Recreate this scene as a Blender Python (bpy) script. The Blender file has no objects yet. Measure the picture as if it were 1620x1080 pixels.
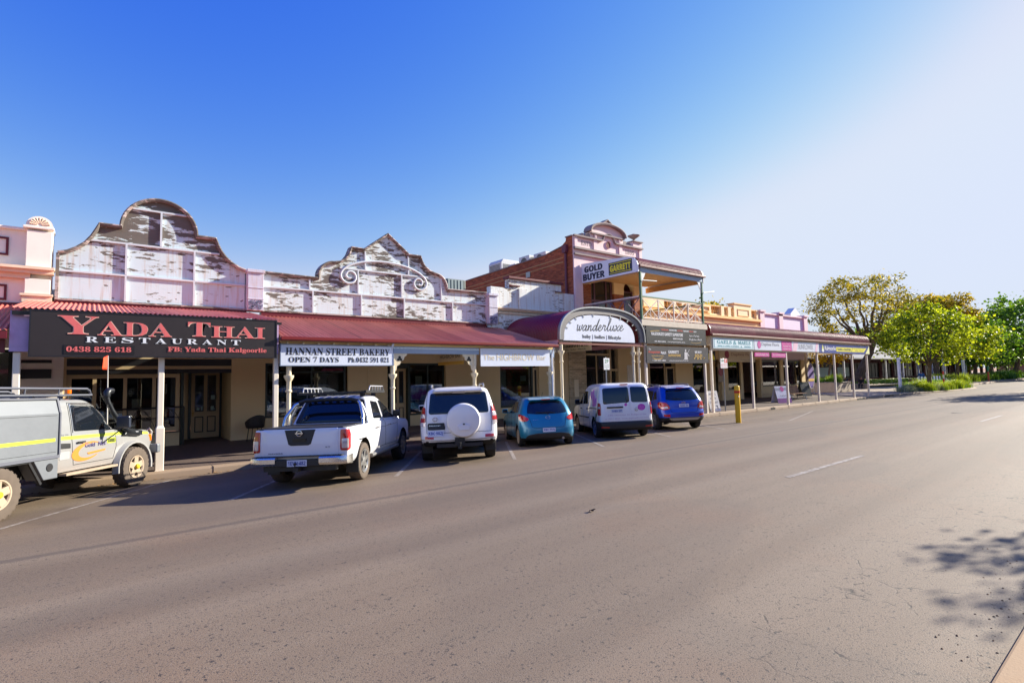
import bpy, bmesh, math, random
from mathutils import Vector, Matrix, Quaternion
random.seed(7)
C = bpy.context.scene
COL = C.collection
R = math.radians

# ---------------- camera, world, sun, exposure ----------------
cam_d = bpy.data.cameras.new('camera'); cam = bpy.data.objects.new('camera', cam_d); COL.objects.link(cam)
YAW, PITCH, ROLL = R(38.4785), R(3.9184), R(-1.24739)
fw = Vector((math.sin(YAW)*math.cos(PITCH), math.cos(YAW)*math.cos(PITCH), math.sin(PITCH)))
r0 = Vector((math.cos(YAW), -math.sin(YAW), 0)); u0 = r0.cross(fw)
rr = r0*math.cos(ROLL) + u0*math.sin(ROLL); uu = u0*math.cos(ROLL) - r0*math.sin(ROLL)
M = Matrix((rr, uu, -fw)).transposed().to_4x4(); M.translation = Vector((0, 0, 1.85))
cam.matrix_world = M
cam_d.sensor_width = 36; cam_d.lens = 840*36/1620; cam_d.clip_end = 6000; cam_d.clip_start = .05
C.camera = cam

SUN_EL, SUN_AZ = R(25), R(-14)                     # azimuth measured from +X (along the street) towards +Y
S = Vector((math.cos(SUN_EL)*math.cos(SUN_AZ), math.cos(SUN_EL)*math.sin(SUN_AZ), math.sin(SUN_EL)))
W = bpy.data.worlds.new('World'); C.world = W; W.use_nodes = True
wn = W.node_tree; bg = wn.nodes['Background']
sky = wn.nodes.new('ShaderNodeTexSky'); sky.sky_type = 'NISHITA'; sky.sun_disc = False
sky.sun_elevation = SUN_EL; sky.sun_rotation = math.atan2(S.x, S.y)
sky.altitude = 350; sky.air_density = 1.6; sky.dust_density = .25; sky.ozone_density = 1.0
EXPO = 1.1; SKY_K = .1
sep = wn.nodes.new('ShaderNodeSeparateColor'); com = wn.nodes.new('ShaderNodeCombineColor'); wn.links.new(sky.outputs[0], sep.inputs[0])
for ch, (a, g, mx) in enumerate(((-3.9, 2.6, .72), (-3.02, 1.7, .8), (-.45, .22, 1.15))):      # grade of the sky colour: deep blue away from the sun, pale towards it
    p = wn.nodes.new('ShaderNodeMath'); p.operation = 'POWER'; p.inputs[1].default_value = g; wn.links.new(sep.outputs[ch], p.inputs[0])
    q = wn.nodes.new('ShaderNodeMath'); q.operation = 'MULTIPLY'; q.inputs[1].default_value = math.exp(a)/(SKY_K*2**EXPO); wn.links.new(p.outputs[0], q.inputs[0])
    k = wn.nodes.new('ShaderNodeMath'); k.operation = 'SMOOTH_MIN'; k.inputs[1].default_value = mx/(SKY_K*2**EXPO); k.inputs[2].default_value = .5*mx/(SKY_K*2**EXPO); wn.links.new(q.outputs[0], k.inputs[0]); wn.links.new(k.outputs[0], com.inputs[ch])
wn.links.new(com.outputs[0], bg.inputs[0]); bg.inputs[1].default_value = SKY_K
sun_d = bpy.data.lights.new('sun', 'SUN'); sun_d.energy = 5.0; sun_d.angle = R(.53); sun_d.color = (1, .94, .8)
sun = bpy.data.objects.new('sun', sun_d); COL.objects.link(sun); sun.rotation_euler = S.to_track_quat('Z', 'Y').to_euler()
C.view_settings.view_transform = 'Standard'; C.view_settings.look = 'None'
C.view_settings.exposure = EXPO; C.view_settings.gamma = 1
C.cycles.max_bounces = 6; C.cycles.diffuse_bounces = 3; C.cycles.glossy_bounces = 3; C.cycles.transmission_bounces = 5
C.cycles.transparent_max_bounces = 8; C.cycles.caustics_reflective = False; C.cycles.caustics_refractive = False
C.cycles.use_denoising = True; C.render.filter_size = 1.1

# ---------------- helpers: materials ----------------
def srgb(*c):
    if max(c) > 1.001: c = [x/255 for x in c]
    return tuple((x/12.92 if x <= .04045 else ((x+.055)/1.055)**2.4) for x in c)

class NT:
    def __init__(s, name):
        s.m = bpy.data.materials.new(name); s.m.use_nodes = True
        s.t = s.m.node_tree; s.n = s.t.nodes; s.p = s.n['Principled BSDF']; s._c = None
    def new(s, k, **kw):
        o = s.n.new('ShaderNode'+k)
        for a, b in kw.items(): setattr(o, a, b)
        return o
    def link(s, a, b): s.t.links.new(a, b)
    def coord(s, scale=(1, 1, 1), rot=(0, 0, 0), loc=(0, 0, 0)):
        if s._c is None: s._c = s.new('TexCoord')
        mp = s.new('Mapping'); mp.inputs['Scale'].default_value = scale; mp.inputs['Rotation'].default_value = rot; mp.inputs['Location'].default_value = loc
        s.link(s._c.outputs['Object'], mp.inputs[0]); return mp.outputs[0]
    def noise(s, scale, detail=4, rough=.55, vec=None, dist=0):
        o = s.new('TexNoise'); o.inputs['Scale'].default_value = scale; o.inputs['Detail'].default_value = detail
        o.inputs['Roughness'].default_value = rough; o.inputs['Distortion'].default_value = dist
        s.link(vec if vec is not None else s.coord(), o.inputs['Vector']); return o.outputs['Fac']
    def ramp(s, fac, stops, interp='LINEAR'):
        o = s.new('ValToRGB'); e = o.color_ramp; e.interpolation = interp
        while len(e.elements) < len(stops): e.elements.new(.5)
        for k, (p, c) in enumerate(stops):
            e.elements[k].position = p; e.elements[k].color = (*(c if hasattr(c, '__len__') else (c, c, c)), 1)
        s.link(fac, o.inputs[0]); return o.outputs[0]
    def mix(s, fac, a, b, mode='MIX'):
        o = s.new('MixRGB', blend_type=mode)
        for v, i in ((fac, 0), (a, 1), (b, 2)):
            if hasattr(v, 'is_linked') or hasattr(v, 'links'): s.link(v, o.inputs[i])
            elif hasattr(v, '__len__'): o.inputs[i].default_value = (*v[:3], 1)
            else: o.inputs[i].default_value = v if i == 0 else (v, v, v, 1)
        return o.outputs[0]
    def math(s, op, a, b=0.0):
        o = s.new('Math', operation=op)
        for v, i in ((a, 0), (b, 1)):
            if hasattr(v, 'links'): s.link(v, o.inputs[i])
            else: o.inputs[i].default_value = v
        return o.outputs[0]
    def set(s, **kw):
        for k, v in kw.items():
            i = s.p.inputs[k.replace('_', ' ')]
            if hasattr(v, 'links'): s.link(v, i)
            elif hasattr(v, '__len__'): i.default_value = (*v[:3], 1) if i.type == 'RGBA' else v
            else: i.default_value = v
        return s
    def bump(s, h, strength=.3, dist=.01):
        o = s.new('Bump'); o.inputs['Strength'].default_value = strength; o.inputs['Distance'].default_value = dist
        s.link(h, o.inputs['Height']); s.link(o.outputs[0], s.p.inputs['Normal'])

MATS = {}
def plain(name, col, rough=.6, metal=0, var=.12, scale=3, spec=.5, coat=0, bump=0, bscale=60):
    """painted or plain surface with a little uneven tone and roughness"""
    if name in MATS: return MATS[name]
    t = NT(name)
    f = t.noise(scale, 6, .6)
    c = t.mix(f, tuple(x*(1-var) for x in col), tuple(min(1, x*(1+var)) for x in col))
    t.set(Base_Color=c, Metallic=metal, Specular_IOR_Level=spec, Coat_Weight=coat, Coat_Roughness=.04)
    t.set(Roughness=t.math('ADD', t.math('MULTIPLY', t.noise(scale*4, 3), .16), max(0, rough-.08)))
    if bump: t.bump(t.noise(bscale, 4), bump, .01)
    MATS[name] = t.m; return t.m

def glossy_paint(name, col, dust=.12, metal=0., rough=.28):
    """car paint: clear coat, faint dust that gathers low on the body"""
    t = NT(name)
    n = t.noise(2.2, 6, .65); geo = t.new('TexCoord'); sp = t.new('SeparateXYZ'); t.link(geo.outputs['Object'], sp.inputs[0])
    low = t.math('MULTIPLY', t.math('SUBTRACT', 1.15, sp.outputs['Z']), .9); low.node.use_clamp = True
    d = t.math('MULTIPLY', t.math('MULTIPLY', low, n), dust*2.2); d.node.use_clamp = True
    t.set(Base_Color=t.mix(d, col, srgb(168, 128, 96)), Metallic=metal, Roughness=t.math('ADD', t.math('MULTIPLY', d, .6), rough),
          Coat_Weight=.8, Coat_Roughness=.05)
    return t.m

def glass_dark(name, col=(.012, .014, .016), rough=.02, spec=.6):
    t = NT(name); t.set(Base_Color=col, Roughness=rough, Specular_IOR_Level=spec); return t.m

def window_glass(name, tint=(.5, .55, .55), dens=.35):
    """see-through pane: mirror coat over a tinted transparent body"""
    t = NT(name); n = t.n; n.remove(t.p)
    tr = t.new('BsdfTransparent'); tr.inputs[0].default_value = (*tint, 1)
    gl = t.new('BsdfGlossy'); gl.inputs['Roughness'].default_value = .015
    fr = t.new('Fresnel'); fr.inputs[0].default_value = 1.5
    k = t.math('ADD', t.math('MULTIPLY', fr.outputs[0], 1.5), .03); k.node.use_clamp = True
    mx = t.new('MixShader'); t.link(k, mx.inputs[0]); t.link(tr.outputs[0], mx.inputs[1]); t.link(gl.outputs[0], mx.inputs[2])
    t.link(mx.outputs[0], t.n['Material Output'].inputs[0]); return t.m

def leafmat(name, c1, c2, trans=.5):
    t = NT(name)
    oi = t.new('Attribute', attribute_name='tone')
    c = t.mix(oi.outputs['Fac'], c1, c2)
    t.set(Base_Color=c, Roughness=.5, Specular_IOR_Level=.3)
    tl = t.new('BsdfTranslucent'); t.link(t.mix(1., c, (1.0, 1.0, .55), 'MULTIPLY'), tl.inputs[0])
    mx = t.new('MixShader'); mx.inputs[0].default_value = trans
    t.link(t.p.outputs[0], mx.inputs[1]); t.link(tl.outputs[0], mx.inputs[2]); t.link(mx.outputs[0], t.n['Material Output'].inputs[0])
    return t.m

# ---------------- helpers: meshes ----------------
SPLIT = {'pier', 'downpipe', 'beam', 'rafter', 'side_beam', 'front_wall', 'pilaster', 'sticker', 'wall_vent', 'scroll', 'light_tube', 'sports_bar', 'rim_bracket', 'rendered_wall', 'menu_box', 'hanger', 'door_handle', 'entrance_glass', 'fanlight', 'mounting_rail', 'oculus', 'clamp', 'fascia_board', 'banner', 'coping_block', 'pink_edge', 'divider', 'parapet', 'panel_moulding'}
class MB:
    def __init__(s): s.v = []; s.f = []; s.mi = []; s.cur = 0; s.xf = None
    def add(s, vs, fs):
        b = len(s.v)
        if s.xf is not None: vs = [tuple(s.xf @ Vector(p)) for p in vs]
        s.v += [tuple(p) for p in vs]; s.f += [tuple(i+b for i in f) for f in fs]; s.mi += [s.cur]*len(fs); return s
    def box(s, x0, x1, y0, y1, z0, z1):
        x0, x1 = sorted((x0, x1)); y0, y1 = sorted((y0, y1)); z0, z1 = sorted((z0, z1))
        return s.add([(x, y, z) for z in (z0, z1) for y in (y0, y1) for x in (x0, x1)],
                     [(0, 2, 3, 1), (4, 5, 7, 6), (0, 1, 5, 4), (2, 6, 7, 3), (0, 4, 6, 2), (1, 3, 7, 5)])
    def hexa(s, p): return s.add(p, [(0, 3, 2, 1), (4, 5, 6, 7), (0, 1, 5, 4), (1, 2, 6, 5), (2, 3, 7, 6), (3, 0, 4, 7)])
    def bar(s, a, b, w, h, up=(0, 0, 1)):
        a, b = Vector(a), Vector(b); d = (b-a).normalized(); u = Vector(up)
        if abs(d.dot(u)) > .98: u = Vector((1, 0, 0))
        x = d.cross(u).normalized()*w/2; y = x.cross(d).normalized()*h/2
        return s.hexa([a-x-y, a+x-y, a+x+y, a-x+y, b-x-y, b+x-y, b+x+y, b-x+y])
    def prism(s, poly, axis, d0, d1):
        """polygon of 2-D points extruded along axis ('x': (y,z); 'y': (x,z); 'z': (x,y))"""
        k = {'x': lambda p, d: (d, p[0], p[1]), 'y': lambda p, d: (p[0], d, p[1]), 'z': lambda p, d: (p[0], p[1], d)}[axis]
        n = len(poly); vs = [k(p, d0) for p in poly]+[k(p, d1) for p in poly]
        return s.add(vs, [tuple(range(n)), tuple(range(2*n-1, n-1, -1))]+[(i, n+i, n+(i+1) % n, (i+1) % n) for i in range(n)])
    def tube(s, pts, r, n=8, caps=True):
        pts = [Vector(p) for p in pts]; rs = r if hasattr(r, '__len__') else [r]*len(pts); vs = []; fs = []
        ref = None
        for i, p in enumerate(pts):
            d = (pts[min(i+1, len(pts)-1)]-pts[max(i-1, 0)]).normalized()
            if ref is None: ref = Vector((0, 0, 1)) if abs(d.z) < .9 else Vector((1, 0, 0))
            x = ref.cross(d).normalized() if ref.cross(d).length > 1e-4 else Vector((1, 0, 0)); y = d.cross(x); ref = y
            vs += [p+(x*math.cos(2*math.pi*k/n)+y*math.sin(2*math.pi*k/n))*rs[i] for k in range(n)]
        for i in range(len(pts)-1):
            for k in range(n): fs.append((i*n+k, i*n+(k+1) % n, (i+1)*n+(k+1) % n, (i+1)*n+k))
        if caps: fs += [tuple(range(n-1, -1, -1)), tuple(range((len(pts)-1)*n, len(pts)*n))]
        return s.add(vs, fs)
    def lathe(s, c, prof, n=16, axis='z', cap=True):
        c = Vector(c); vs = []; fs = []
        for r, h in prof:
            for k in range(n):
                a = 2*math.pi*k/n; x, y = r*math.cos(a), r*math.sin(a)
                vs.append(c+Vector({'z': (x, y, h), 'y': (x, h, -y), 'x': (h, x, y)}[axis]))
        m = len(prof)
        for i in range(m-1):
            for k in range(n): fs.append((i*n+k, i*n+(k+1) % n, (i+1)*n+(k+1) % n, (i+1)*n+k))
        if cap: fs += [tuple(range(n-1, -1, -1)), tuple(range((m-1)*n, m*n))]
        return s.add(vs, fs)
    def grid(s, fn, nu, nv, flip=False):
        vs = [fn(i/nu, j/nv) for j in range(nv+1) for i in range(nu+1)]; w = nu+1
        q = [(j*w+i, j*w+i+1, (j+1)*w+i+1, (j+1)*w+i) for j in range(nv) for i in range(nu)]
        return s.add(vs, [f[::-1] for f in q] if flip else q)
    def mesh(s, name, mats, smooth=None):
        m = bpy.data.meshes.new(name); m.from_pydata(s.v, [], s.f)
        for x in (mats if isinstance(mats, (list, tuple)) else [mats]): m.materials.append(x)
        if any(s.mi): m.polygons.foreach_set('material_index', s.mi)
        if smooth is not None: smooth_by(m, smooth)
        m.update(); return m
    def islands(s):
        p = list(range(len(s.v)))
        def find(a):
            while p[a] != a: p[a] = p[p[a]]; a = p[a]
            return a
        for f in s.f:
            for k in f[1:]:
                a, b = find(f[0]), find(k)
                if a != b: p[b] = a
        out = {}
        for i, f in enumerate(s.f): out.setdefault(find(f[0]), []).append(i)
        res = []
        for fi in out.values():
            q = MB(); ids = {}
            for i in fi:
                for k in s.f[i]: ids.setdefault(k, len(ids))
            q.v = [None]*len(ids)
            for k, n in ids.items(): q.v[n] = s.v[k]
            q.f = [tuple(ids[k] for k in s.f[i]) for i in fi]; q.mi = [s.mi[i] for i in fi]; res.append(q)
        return res
    def obj(s, name, mats, parent=None, smooth=None, bevel=0, seg=2):
        if name in SPLIT:
            k = s.islands()
            if len(k) > 1:
                for q in k: o = q.obj(name, mats, parent, smooth, bevel, seg)
                return o
        o = bpy.data.objects.new(name, s.mesh(name, mats, smooth)); COL.objects.link(o)
        if bevel:
            b = o.modifiers.new('bevel', 'BEVEL'); b.width = bevel; b.segments = seg; b.limit_method = 'ANGLE'; b.angle_limit = R(40)
        if parent is not None: attach(o, parent)
        return o

def smooth_by(m, ang):
    m.polygons.foreach_set('use_smooth', [True]*len(m.polygons))
    m.set_sharp_from_angle(angle=R(ang))

ROOT = {}
def attach(o, p):
    """child keeps the coordinates it was modelled in (world for fixed things, local for cars)"""
    o.parent = p
    base = ROOT.get(p.name)
    if base is not None: o.matrix_parent_inverse = Matrix.Translation(-base)
    return o

def tag(o, label, cat, group=None, kind=None):
    if label: o['label'] = label
    if cat: o['category'] = cat
    if group: o['group'] = group
    if kind: o['kind'] = kind
    return o

def thing(name, label, cat, loc=(0, 0, 0), group=None, local=False):
    o = bpy.data.objects.new(name, None); COL.objects.link(o); o.location = loc; o.empty_display_size = .3
    if not local: ROOT[o.name] = Vector(loc)
    return tag(o, label, cat, group)

def structure(o, kind='structure'): o['kind'] = kind; return o

def copy_tree(o, parent=None):
    c = o.copy(); COL.objects.link(c)
    if parent is not None: c.parent = parent
    for ch in list(o.children): copy_tree(ch, c)
    return c

def mth(s, U, l, d=0):
    return ''.join(chr(U+ord(c)-65) if 'A' <= c <= 'Z' else chr(l+ord(c)-97) if 'a' <= c <= 'z' else chr(d+ord(c)-48) if d and '0' <= c <= '9' else c for c in s)
def serif(s): return mth(s, 0x1d400, 0x1d41a, 0x1d7ce)
def script(s): return mth(s, 0x1d4d0, 0x1d4ea)
def sansb(s): return mth(s, 0x1d5d4, 0x1d5ee, 0x1d7ec)
def sansi(s): return mth(s, 0x1d63c, 0x1d656, 0x1d7ec)
TXT = {}
def text_verts(body, extrude=.003, bold=0.):
    key = (body, round(extrude, 4), bold)
    if key not in TXT:
        cu = bpy.data.curves.new('text', 'FONT'); cu.body = body; cu.size = 1; cu.resolution_u = 3; cu.offset = bold
        o = bpy.data.objects.new('text', cu); COL.objects.link(o)
        dg = bpy.context.evaluated_depsgraph_get(); dg.update()
        me = bpy.data.meshes.new_from_object(o.evaluated_get(dg))
        vs = [v.co.copy() for v in me.vertices]; fs = [tuple(p.vertices) for p in me.polygons]
        bpy.data.objects.remove(o); bpy.data.curves.remove(cu); bpy.data.meshes.remove(me)
        TXT[key] = (vs, fs)
    return TXT[key]
def lettering(mb, body, x0, x1, z0, z1, y, axis='y', bold=0.):
    """text fitted to the rectangle x0..x1, z0..z1 on the plane y (facing -y), or with axis 'x' on the plane x=y facing -x
    (then x0..x1 runs along world y)"""
    vs, fs = text_verts(body, bold=bold)
    if not vs: return
    ax = min(v.x for v in vs); bx = max(v.x for v in vs); az = min(v.y for v in vs); bz = max(v.y for v in vs)
    def mp(v):
        px = x0+(v.x-ax)/(bx-ax)*(x1-x0); pz = z0+(v.y-az)/max(1e-6, bz-az)*(z1-z0)
        return (px, y, pz) if axis == 'y' else (y, px, pz)
    mb.add([mp(v) for v in vs], fs)
# ---------------- materials of the setting ----------------
def m_road():
    t = NT('asphalt')
    lanes = t.noise(1, 3, .5, t.coord((.012, .75, 1)))                       # wheel tracks along the street
    lanes2 = t.noise(1, 4, .6, t.coord((.05, 2.4, 1)))
    big = t.noise(.35, 5, .6)
    c = t.ramp(lanes, [(.34, srgb(109, 94, 77)), (.5, srgb(124, 108, 89)), (.66, srgb(138, 122, 102))])
    c = t.mix(t.math('MULTIPLY', lanes2, .45), c, srgb(122, 100, 80))
    c = t.mix(t.ramp(big, [(.5, 0), (.75, .5)]), c, srgb(132, 102, 78))        # red dust
    st = t.noise(95, 2, .6); c = t.mix(t.ramp(st, [(.35, .95), (.43, 0)]), c, srgb(62, 57, 55))   # stones
    st2 = t.noise(130, 2, .6); c = t.mix(t.ramp(st2, [(.58, 0), (.68, .5)]), c, srgb(150, 138, 128))
    pit = t.noise(28, 2, .5); c = t.mix(t.ramp(pit, [(.3, .85), (.36, 0)]), c, srgb(58, 53, 50))
    # cracks (crocodile cracking on the near right)
    v = t.new('TexVoronoi', feature='DISTANCE_TO_EDGE'); v.inputs['Scale'].default_value = 1.25
    wob = t.new('MixRGB'); wob.inputs[0].default_value = .22; t.link(t.coord(), wob.inputs[1])
    nz = t.new('TexNoise'); nz.inputs['Scale'].default_value = 3.2; nz.inputs['Detail'].default_value = 6; t.link(t.coord(), nz.inputs['Vector']); t.link(nz.outputs['Color'], wob.inputs[2])
    t.link(wob.outputs[0], v.inputs['Vector'])
    crack = t.ramp(v.outputs['Distance'], [(.002, 1), (.009, 0)])
    v2 = t.new('TexVoronoi', feature='DISTANCE_TO_EDGE'); v2.inputs['Scale'].default_value = 3.6; t.link(wob.outputs[0], v2.inputs['Vector'])
    crack2 = t.ramp(v2.outputs['Distance'], [(.003, .7), (.012, 0)])
    sp = t.new('SeparateXYZ'); t.link(t.coord(), sp.inputs[0])
    reg = t.math('MULTIPLY', t.ramp(t.math('DIVIDE', sp.outputs['Y'], 6), [(.34, 1), (.46, 0)]), t.ramp(t.math('DIVIDE', sp.outputs['X'], 12), [(.26, 0), (.33, 1)]))
    reg2 = t.ramp(t.noise(.5, 3), [(.5, 0), (.6, .8)])
    k = t.math('MULTIPLY', crack, t.math('MAXIMUM', reg, t.math('MULTIPLY', reg2, .5)))
    k = t.math('MAXIMUM', k, t.math('MULTIPLY', crack2, t.math('MULTIPLY', reg, t.ramp(t.noise(.9, 2), [(.46, 0), (.54, .8)]))))
    brk = t.ramp(t.noise(9, 3), [(.42, .0), (.62, .9)])
    k = t.math('MULTIPLY', k, brk)
    c = t.mix(k, c, srgb(44, 39, 37))
    # the long paving joint
    j = t.math('ABSOLUTE', t.math('SUBTRACT', t.math('ADD', sp.outputs['Y'], t.math('MULTIPLY', t.noise(14, 2, .5), .1)), 8.5))
    c = t.mix(t.ramp(j, [(.05, .55), (.12, 0)]), c, srgb(74, 66, 62))
    patch_ = t.ramp(t.noise(1, 1, .2, t.coord((.11, .3, 1), loc=(2, 5, 0))), [(.55, 0), (.56, .16)]); c = t.mix(patch_, c, srgb(84, 76, 70))      # old repairs
    oil = t.ramp(t.noise(1.1, 3, .5, t.coord(loc=(9, 3, 0))), [(.6, 0), (.7, .55)]); c = t.mix(t.math('MULTIPLY', oil, t.ramp(t.math('DIVIDE', sp.outputs['Y'], 16), [(.64, 0), (.7, 1)])), c, srgb(58, 52, 48))
    bay = t.ramp(t.math('DIVIDE', sp.outputs['Y'], 16), [(.53, 0), (.56, .35)])
    c = t.mix(bay, c, srgb(98, 84, 73))
    t.set(Base_Color=c, Roughness=.72, Specular_IOR_Level=.38)
    t.bump(t.math('SUBTRACT', t.math('ADD', st, t.math('MULTIPLY', st2, .6)), t.math('MULTIPLY', k, 1.4)), .28, .008)
    return t.m
def m_path(name, c1, c2, joint=.6):
    t = NT(name); n = t.noise(.8, 6, .65)
    c = t.mix(n, c1, c2); b = t.new('TexBrick'); b.offset = .5
    b.inputs['Scale'].default_value = 1/joint; b.inputs['Mortar Size'].default_value = .012; b.inputs['Brick Width'].default_value = 1; b.inputs['Row Height'].default_value = 1
    t.link(t.coord(), b.inputs['Vector'])
    c = t.mix(t.math('MULTIPLY', b.outputs['Fac'], .5), c, tuple(x*.45 for x in c1))
    c = t.mix(t.ramp(t.noise(2.5, 5), [(.55, 0), (.75, .5)]), c, tuple(x*.6 for x in c1))
    t.set(Base_Color=c, Roughness=.8); t.bump(t.noise(60, 3), .25, .008); return t.m
def m_peel(name, white, amt=.5, zb=None, fine=1., under=((.1, .085, .075), (.2, .17, .145))):
    """white paint weathered off in horizontal flakes down to grey timber; zb=(z0,z1,extra) loses more paint between z0 and z1"""
    t = NT(name)
    v = t.coord((1.3*fine, 1.3*fine, 5.2*fine))
    n = t.noise(1.35, 8, .62, v, .35); blot = t.noise(.55, 3, .5, t.coord((1, 1, 1.6), loc=(3, 1, 7)))
    h = t.math('ADD', n, t.math('MULTIPLY', t.math('SUBTRACT', blot, .5), .75))
    if zb:
        sp = t.new('SeparateXYZ'); t.link(t.coord(), sp.inputs[0])
        mr = t.new('MapRange'); mr.inputs[1].default_value = zb[0]; mr.inputs[2].default_value = zb[1]; mr.inputs[3].default_value = 0; mr.inputs[4].default_value = zb[2]
        t.link(sp.outputs['Z'], mr.inputs[0]); h = t.math('ADD', h, mr.outputs[0])
    e = 1-amt
    mask = t.ramp(h, [(max(.01, e-.012), 0), (min(.99, e+.012), 1)])
    edge = t.ramp(h, [(max(.01, e-.05), 0), (e-.01, .35), (min(.99, e+.02), 0)])
    wood = t.mix(t.noise(3, 6, .6, t.coord((1, 1, 14))), under[0], under[1])
    drip = t.ramp(t.noise(2.2, 4, .6, t.coord((5, 5, .35))), [(.5, 0), (.7, .5)])
    w = t.mix(t.noise(1.1, 5), tuple(x*.93 for x in white), white); w = t.mix(drip, w, srgb(186, 152, 118))
    w = t.mix(edge, w, srgb(158, 136, 120))
    hole = t.ramp(t.noise(3.4, 2, .4, t.coord((1, 1, 1.8), loc=(5, 2, 1))), [(.27, 1), (.29, 0)])
    mask = t.math('MAXIMUM', mask, t.math('MULTIPLY', hole, .9))
    t.set(Base_Color=t.mix(mask, w, wood), Roughness=t.mix(mask, .55, .85))
    t.bump(t.math('SUBTRACT', t.math('MULTIPLY', t.noise(14, 4, .6, t.coord((1, 1, 3))), .35), mask), .5, .012)
    return t.m
def m_brick(name, c1, c2, mortar, ax='yz', scale=1):
    t = NT(name); sp = t.new('SeparateXYZ'); t.link(t.coord(), sp.inputs[0]); cb = t.new('CombineXYZ')
    t.link(sp.outputs['Y' if ax[0] == 'y' else 'X'], cb.inputs[0]); t.link(sp.outputs['Z'], cb.inputs[1])
    b = t.new('TexBrick'); b.inputs['Scale'].default_value = 1; b.inputs['Brick Width'].default_value = .235*scale; b.inputs['Row Height'].default_value = .086*scale
    b.inputs['Mortar Size'].default_value = .009*scale; b.inputs['Mortar Smooth'].default_value = .2; b.inputs['Bias'].default_value = -.2
    b.inputs['Color1'].default_value = (*c1, 1); b.inputs['Color2'].default_value = (*c2, 1); b.inputs['Mortar'].default_value = (*mortar, 1)
    t.link(cb.outputs[0], b.inputs['Vector'])
    c = t.mix(t.ramp(t.noise(.6, 5), [(.4, 0), (.7, .55)]), b.outputs['Color'], tuple(x*.5 for x in c1))
    c = t.mix(t.ramp(t.noise(1.6, 6, .7, t.coord((1, 1, 6))), [(.42, 0), (.62, .65)]), c, tuple(x*.3 for x in c1))
    t.set(Base_Color=c, Roughness=.85); t.bump(t.math('SUBTRACT', 1, b.outputs['Fac']), .5, .01); return t.m

ROADM = m_road()
PATHM = m_path('pavement', srgb(86, 72, 66), srgb(104, 88, 78))
PATHL = m_path('plaza_paving', srgb(138, 120, 104), srgb(156, 138, 120), .9)
KERBM = plain('kerb_concrete', srgb(150, 128, 106), .85, var=.2, scale=1.6, bump=.3)
MEDM = plain('median_concrete', srgb(164, 134, 100), .85, var=.12, scale=1.2, bump=.25)
DIRT = plain('earth', srgb(150, 96, 66), .95, var=.2, scale=.4)
LINEM = NT('road_paint'); _n = LINEM.noise(9, 5, .7)
LINEM.set(Base_Color=LINEM.mix(LINEM.ramp(_n, [(.44, 0), (.7, 1)]), srgb(122, 110, 100), srgb(176, 166, 156)), Roughness=.7); LINEM = LINEM.m
CREAM = plain('cream_render', srgb(214, 190, 146), .7, var=.08, scale=1.2, bump=.08)
CREAM2 = plain('cream_trim', srgb(224, 208, 176), .5, var=.06)
BEIGE = plain('beige_joinery', srgb(188, 164, 124), .5, var=.06)
POSTM = plain('post_paint', srgb(242, 228, 208), .5, var=.08)
MAROON = plain('maroon_paint', srgb(104, 24, 36), .45, var=.12)
DGREEN = plain('dark_green_paint', srgb(26, 40, 34), .4)
BLACKP = plain('black_paint', srgb(26, 26, 28), .4)
def m_iron(name, c1, c2, w=.78):
    """painted corrugated iron: each sheet faded a little differently, rusty streaks down the slope"""
    t = NT(name); sp = t.new('SeparateXYZ'); t.link(t.coord(), sp.inputs[0]); d = t.math('DIVIDE', sp.outputs['X'], w); fl = t.math('FLOOR', d)
    wn_ = t.new('TexWhiteNoise', noise_dimensions='1D'); t.link(fl, wn_.inputs['W'])
    c = t.mix(wn_.outputs['Value'], c1, c2); st = t.noise(2.0, 5, .6, t.coord((4, .5, .5))); c = t.mix(t.ramp(st, [(.5, 0), (.75, .45)]), c, tuple(x*.55 for x in c1))
    lap = t.ramp(t.math('FRACT', d), [(.0, .75), (.05, 0)]); c = t.mix(lap, c, tuple(x*.4 for x in c1))
    t.set(Base_Color=c, Roughness=t.math('ADD', t.math('MULTIPLY', st, .25), .42), Specular_IOR_Level=.4); return t.m
REDROOF = m_iron('red_roof_sheet', srgb(184, 96, 76), srgb(216, 132, 106))
PINKROOF = m_iron('faded_red_roof_sheet', srgb(214, 112, 96), srgb(240, 140, 120))
MAROOF = plain('maroon_roof_sheet', srgb(122, 24, 40), .38, var=.1, scale=.8)
PLUMROOF = m_iron('plum_roof_sheet', srgb(132, 50, 58), srgb(156, 72, 76))
ROOFGREY = plain('roof_iron', srgb(150, 148, 146), .5)
PEELW = m_peel('peeling_white_boards', srgb(210, 226, 232), .36, (4.9, 6.1, .17), 1.35)
PEELB = m_peel('peeling_white_boards_worn', srgb(214, 226, 230), .44, None, 1.45)
PEELR = m_peel('peeling_white_render', srgb(230, 232, 228), .39, None, 1.8, ((.16, .12, .09), (.3, .24, .19)))
BATTEN = plain('white_batten', srgb(208, 214, 220), .6, var=.15, scale=4)
COPE = m_peel('weathered_coping', srgb(176, 160, 158), .52, None, 2.)
SILVERP = m_peel('silvered_pilaster_paint', srgb(206, 204, 220), .25, None, 2.2, ((.3, .3, .36), (.2, .2, .24)))
BRICK = m_brick('red_brick', srgb(206, 104, 62), srgb(132, 54, 36), srgb(168, 122, 92))
BRICKX = m_brick('red_brick_front', srgb(176, 92, 56), srgb(148, 70, 44), srgb(170, 140, 112), 'xz')
CRBRICK = m_brick('cream_painted_brick', srgb(222, 202, 166), srgb(212, 190, 152), srgb(176, 156, 122), 'xz')
PINK = plain('pink_render', srgb(236, 206, 206), .7, var=.1, scale=1.3, bump=.1)
GREYM = plain('weathered_moulding', srgb(150, 136, 132), .8, var=.25, scale=3, bump=.2)
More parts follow.
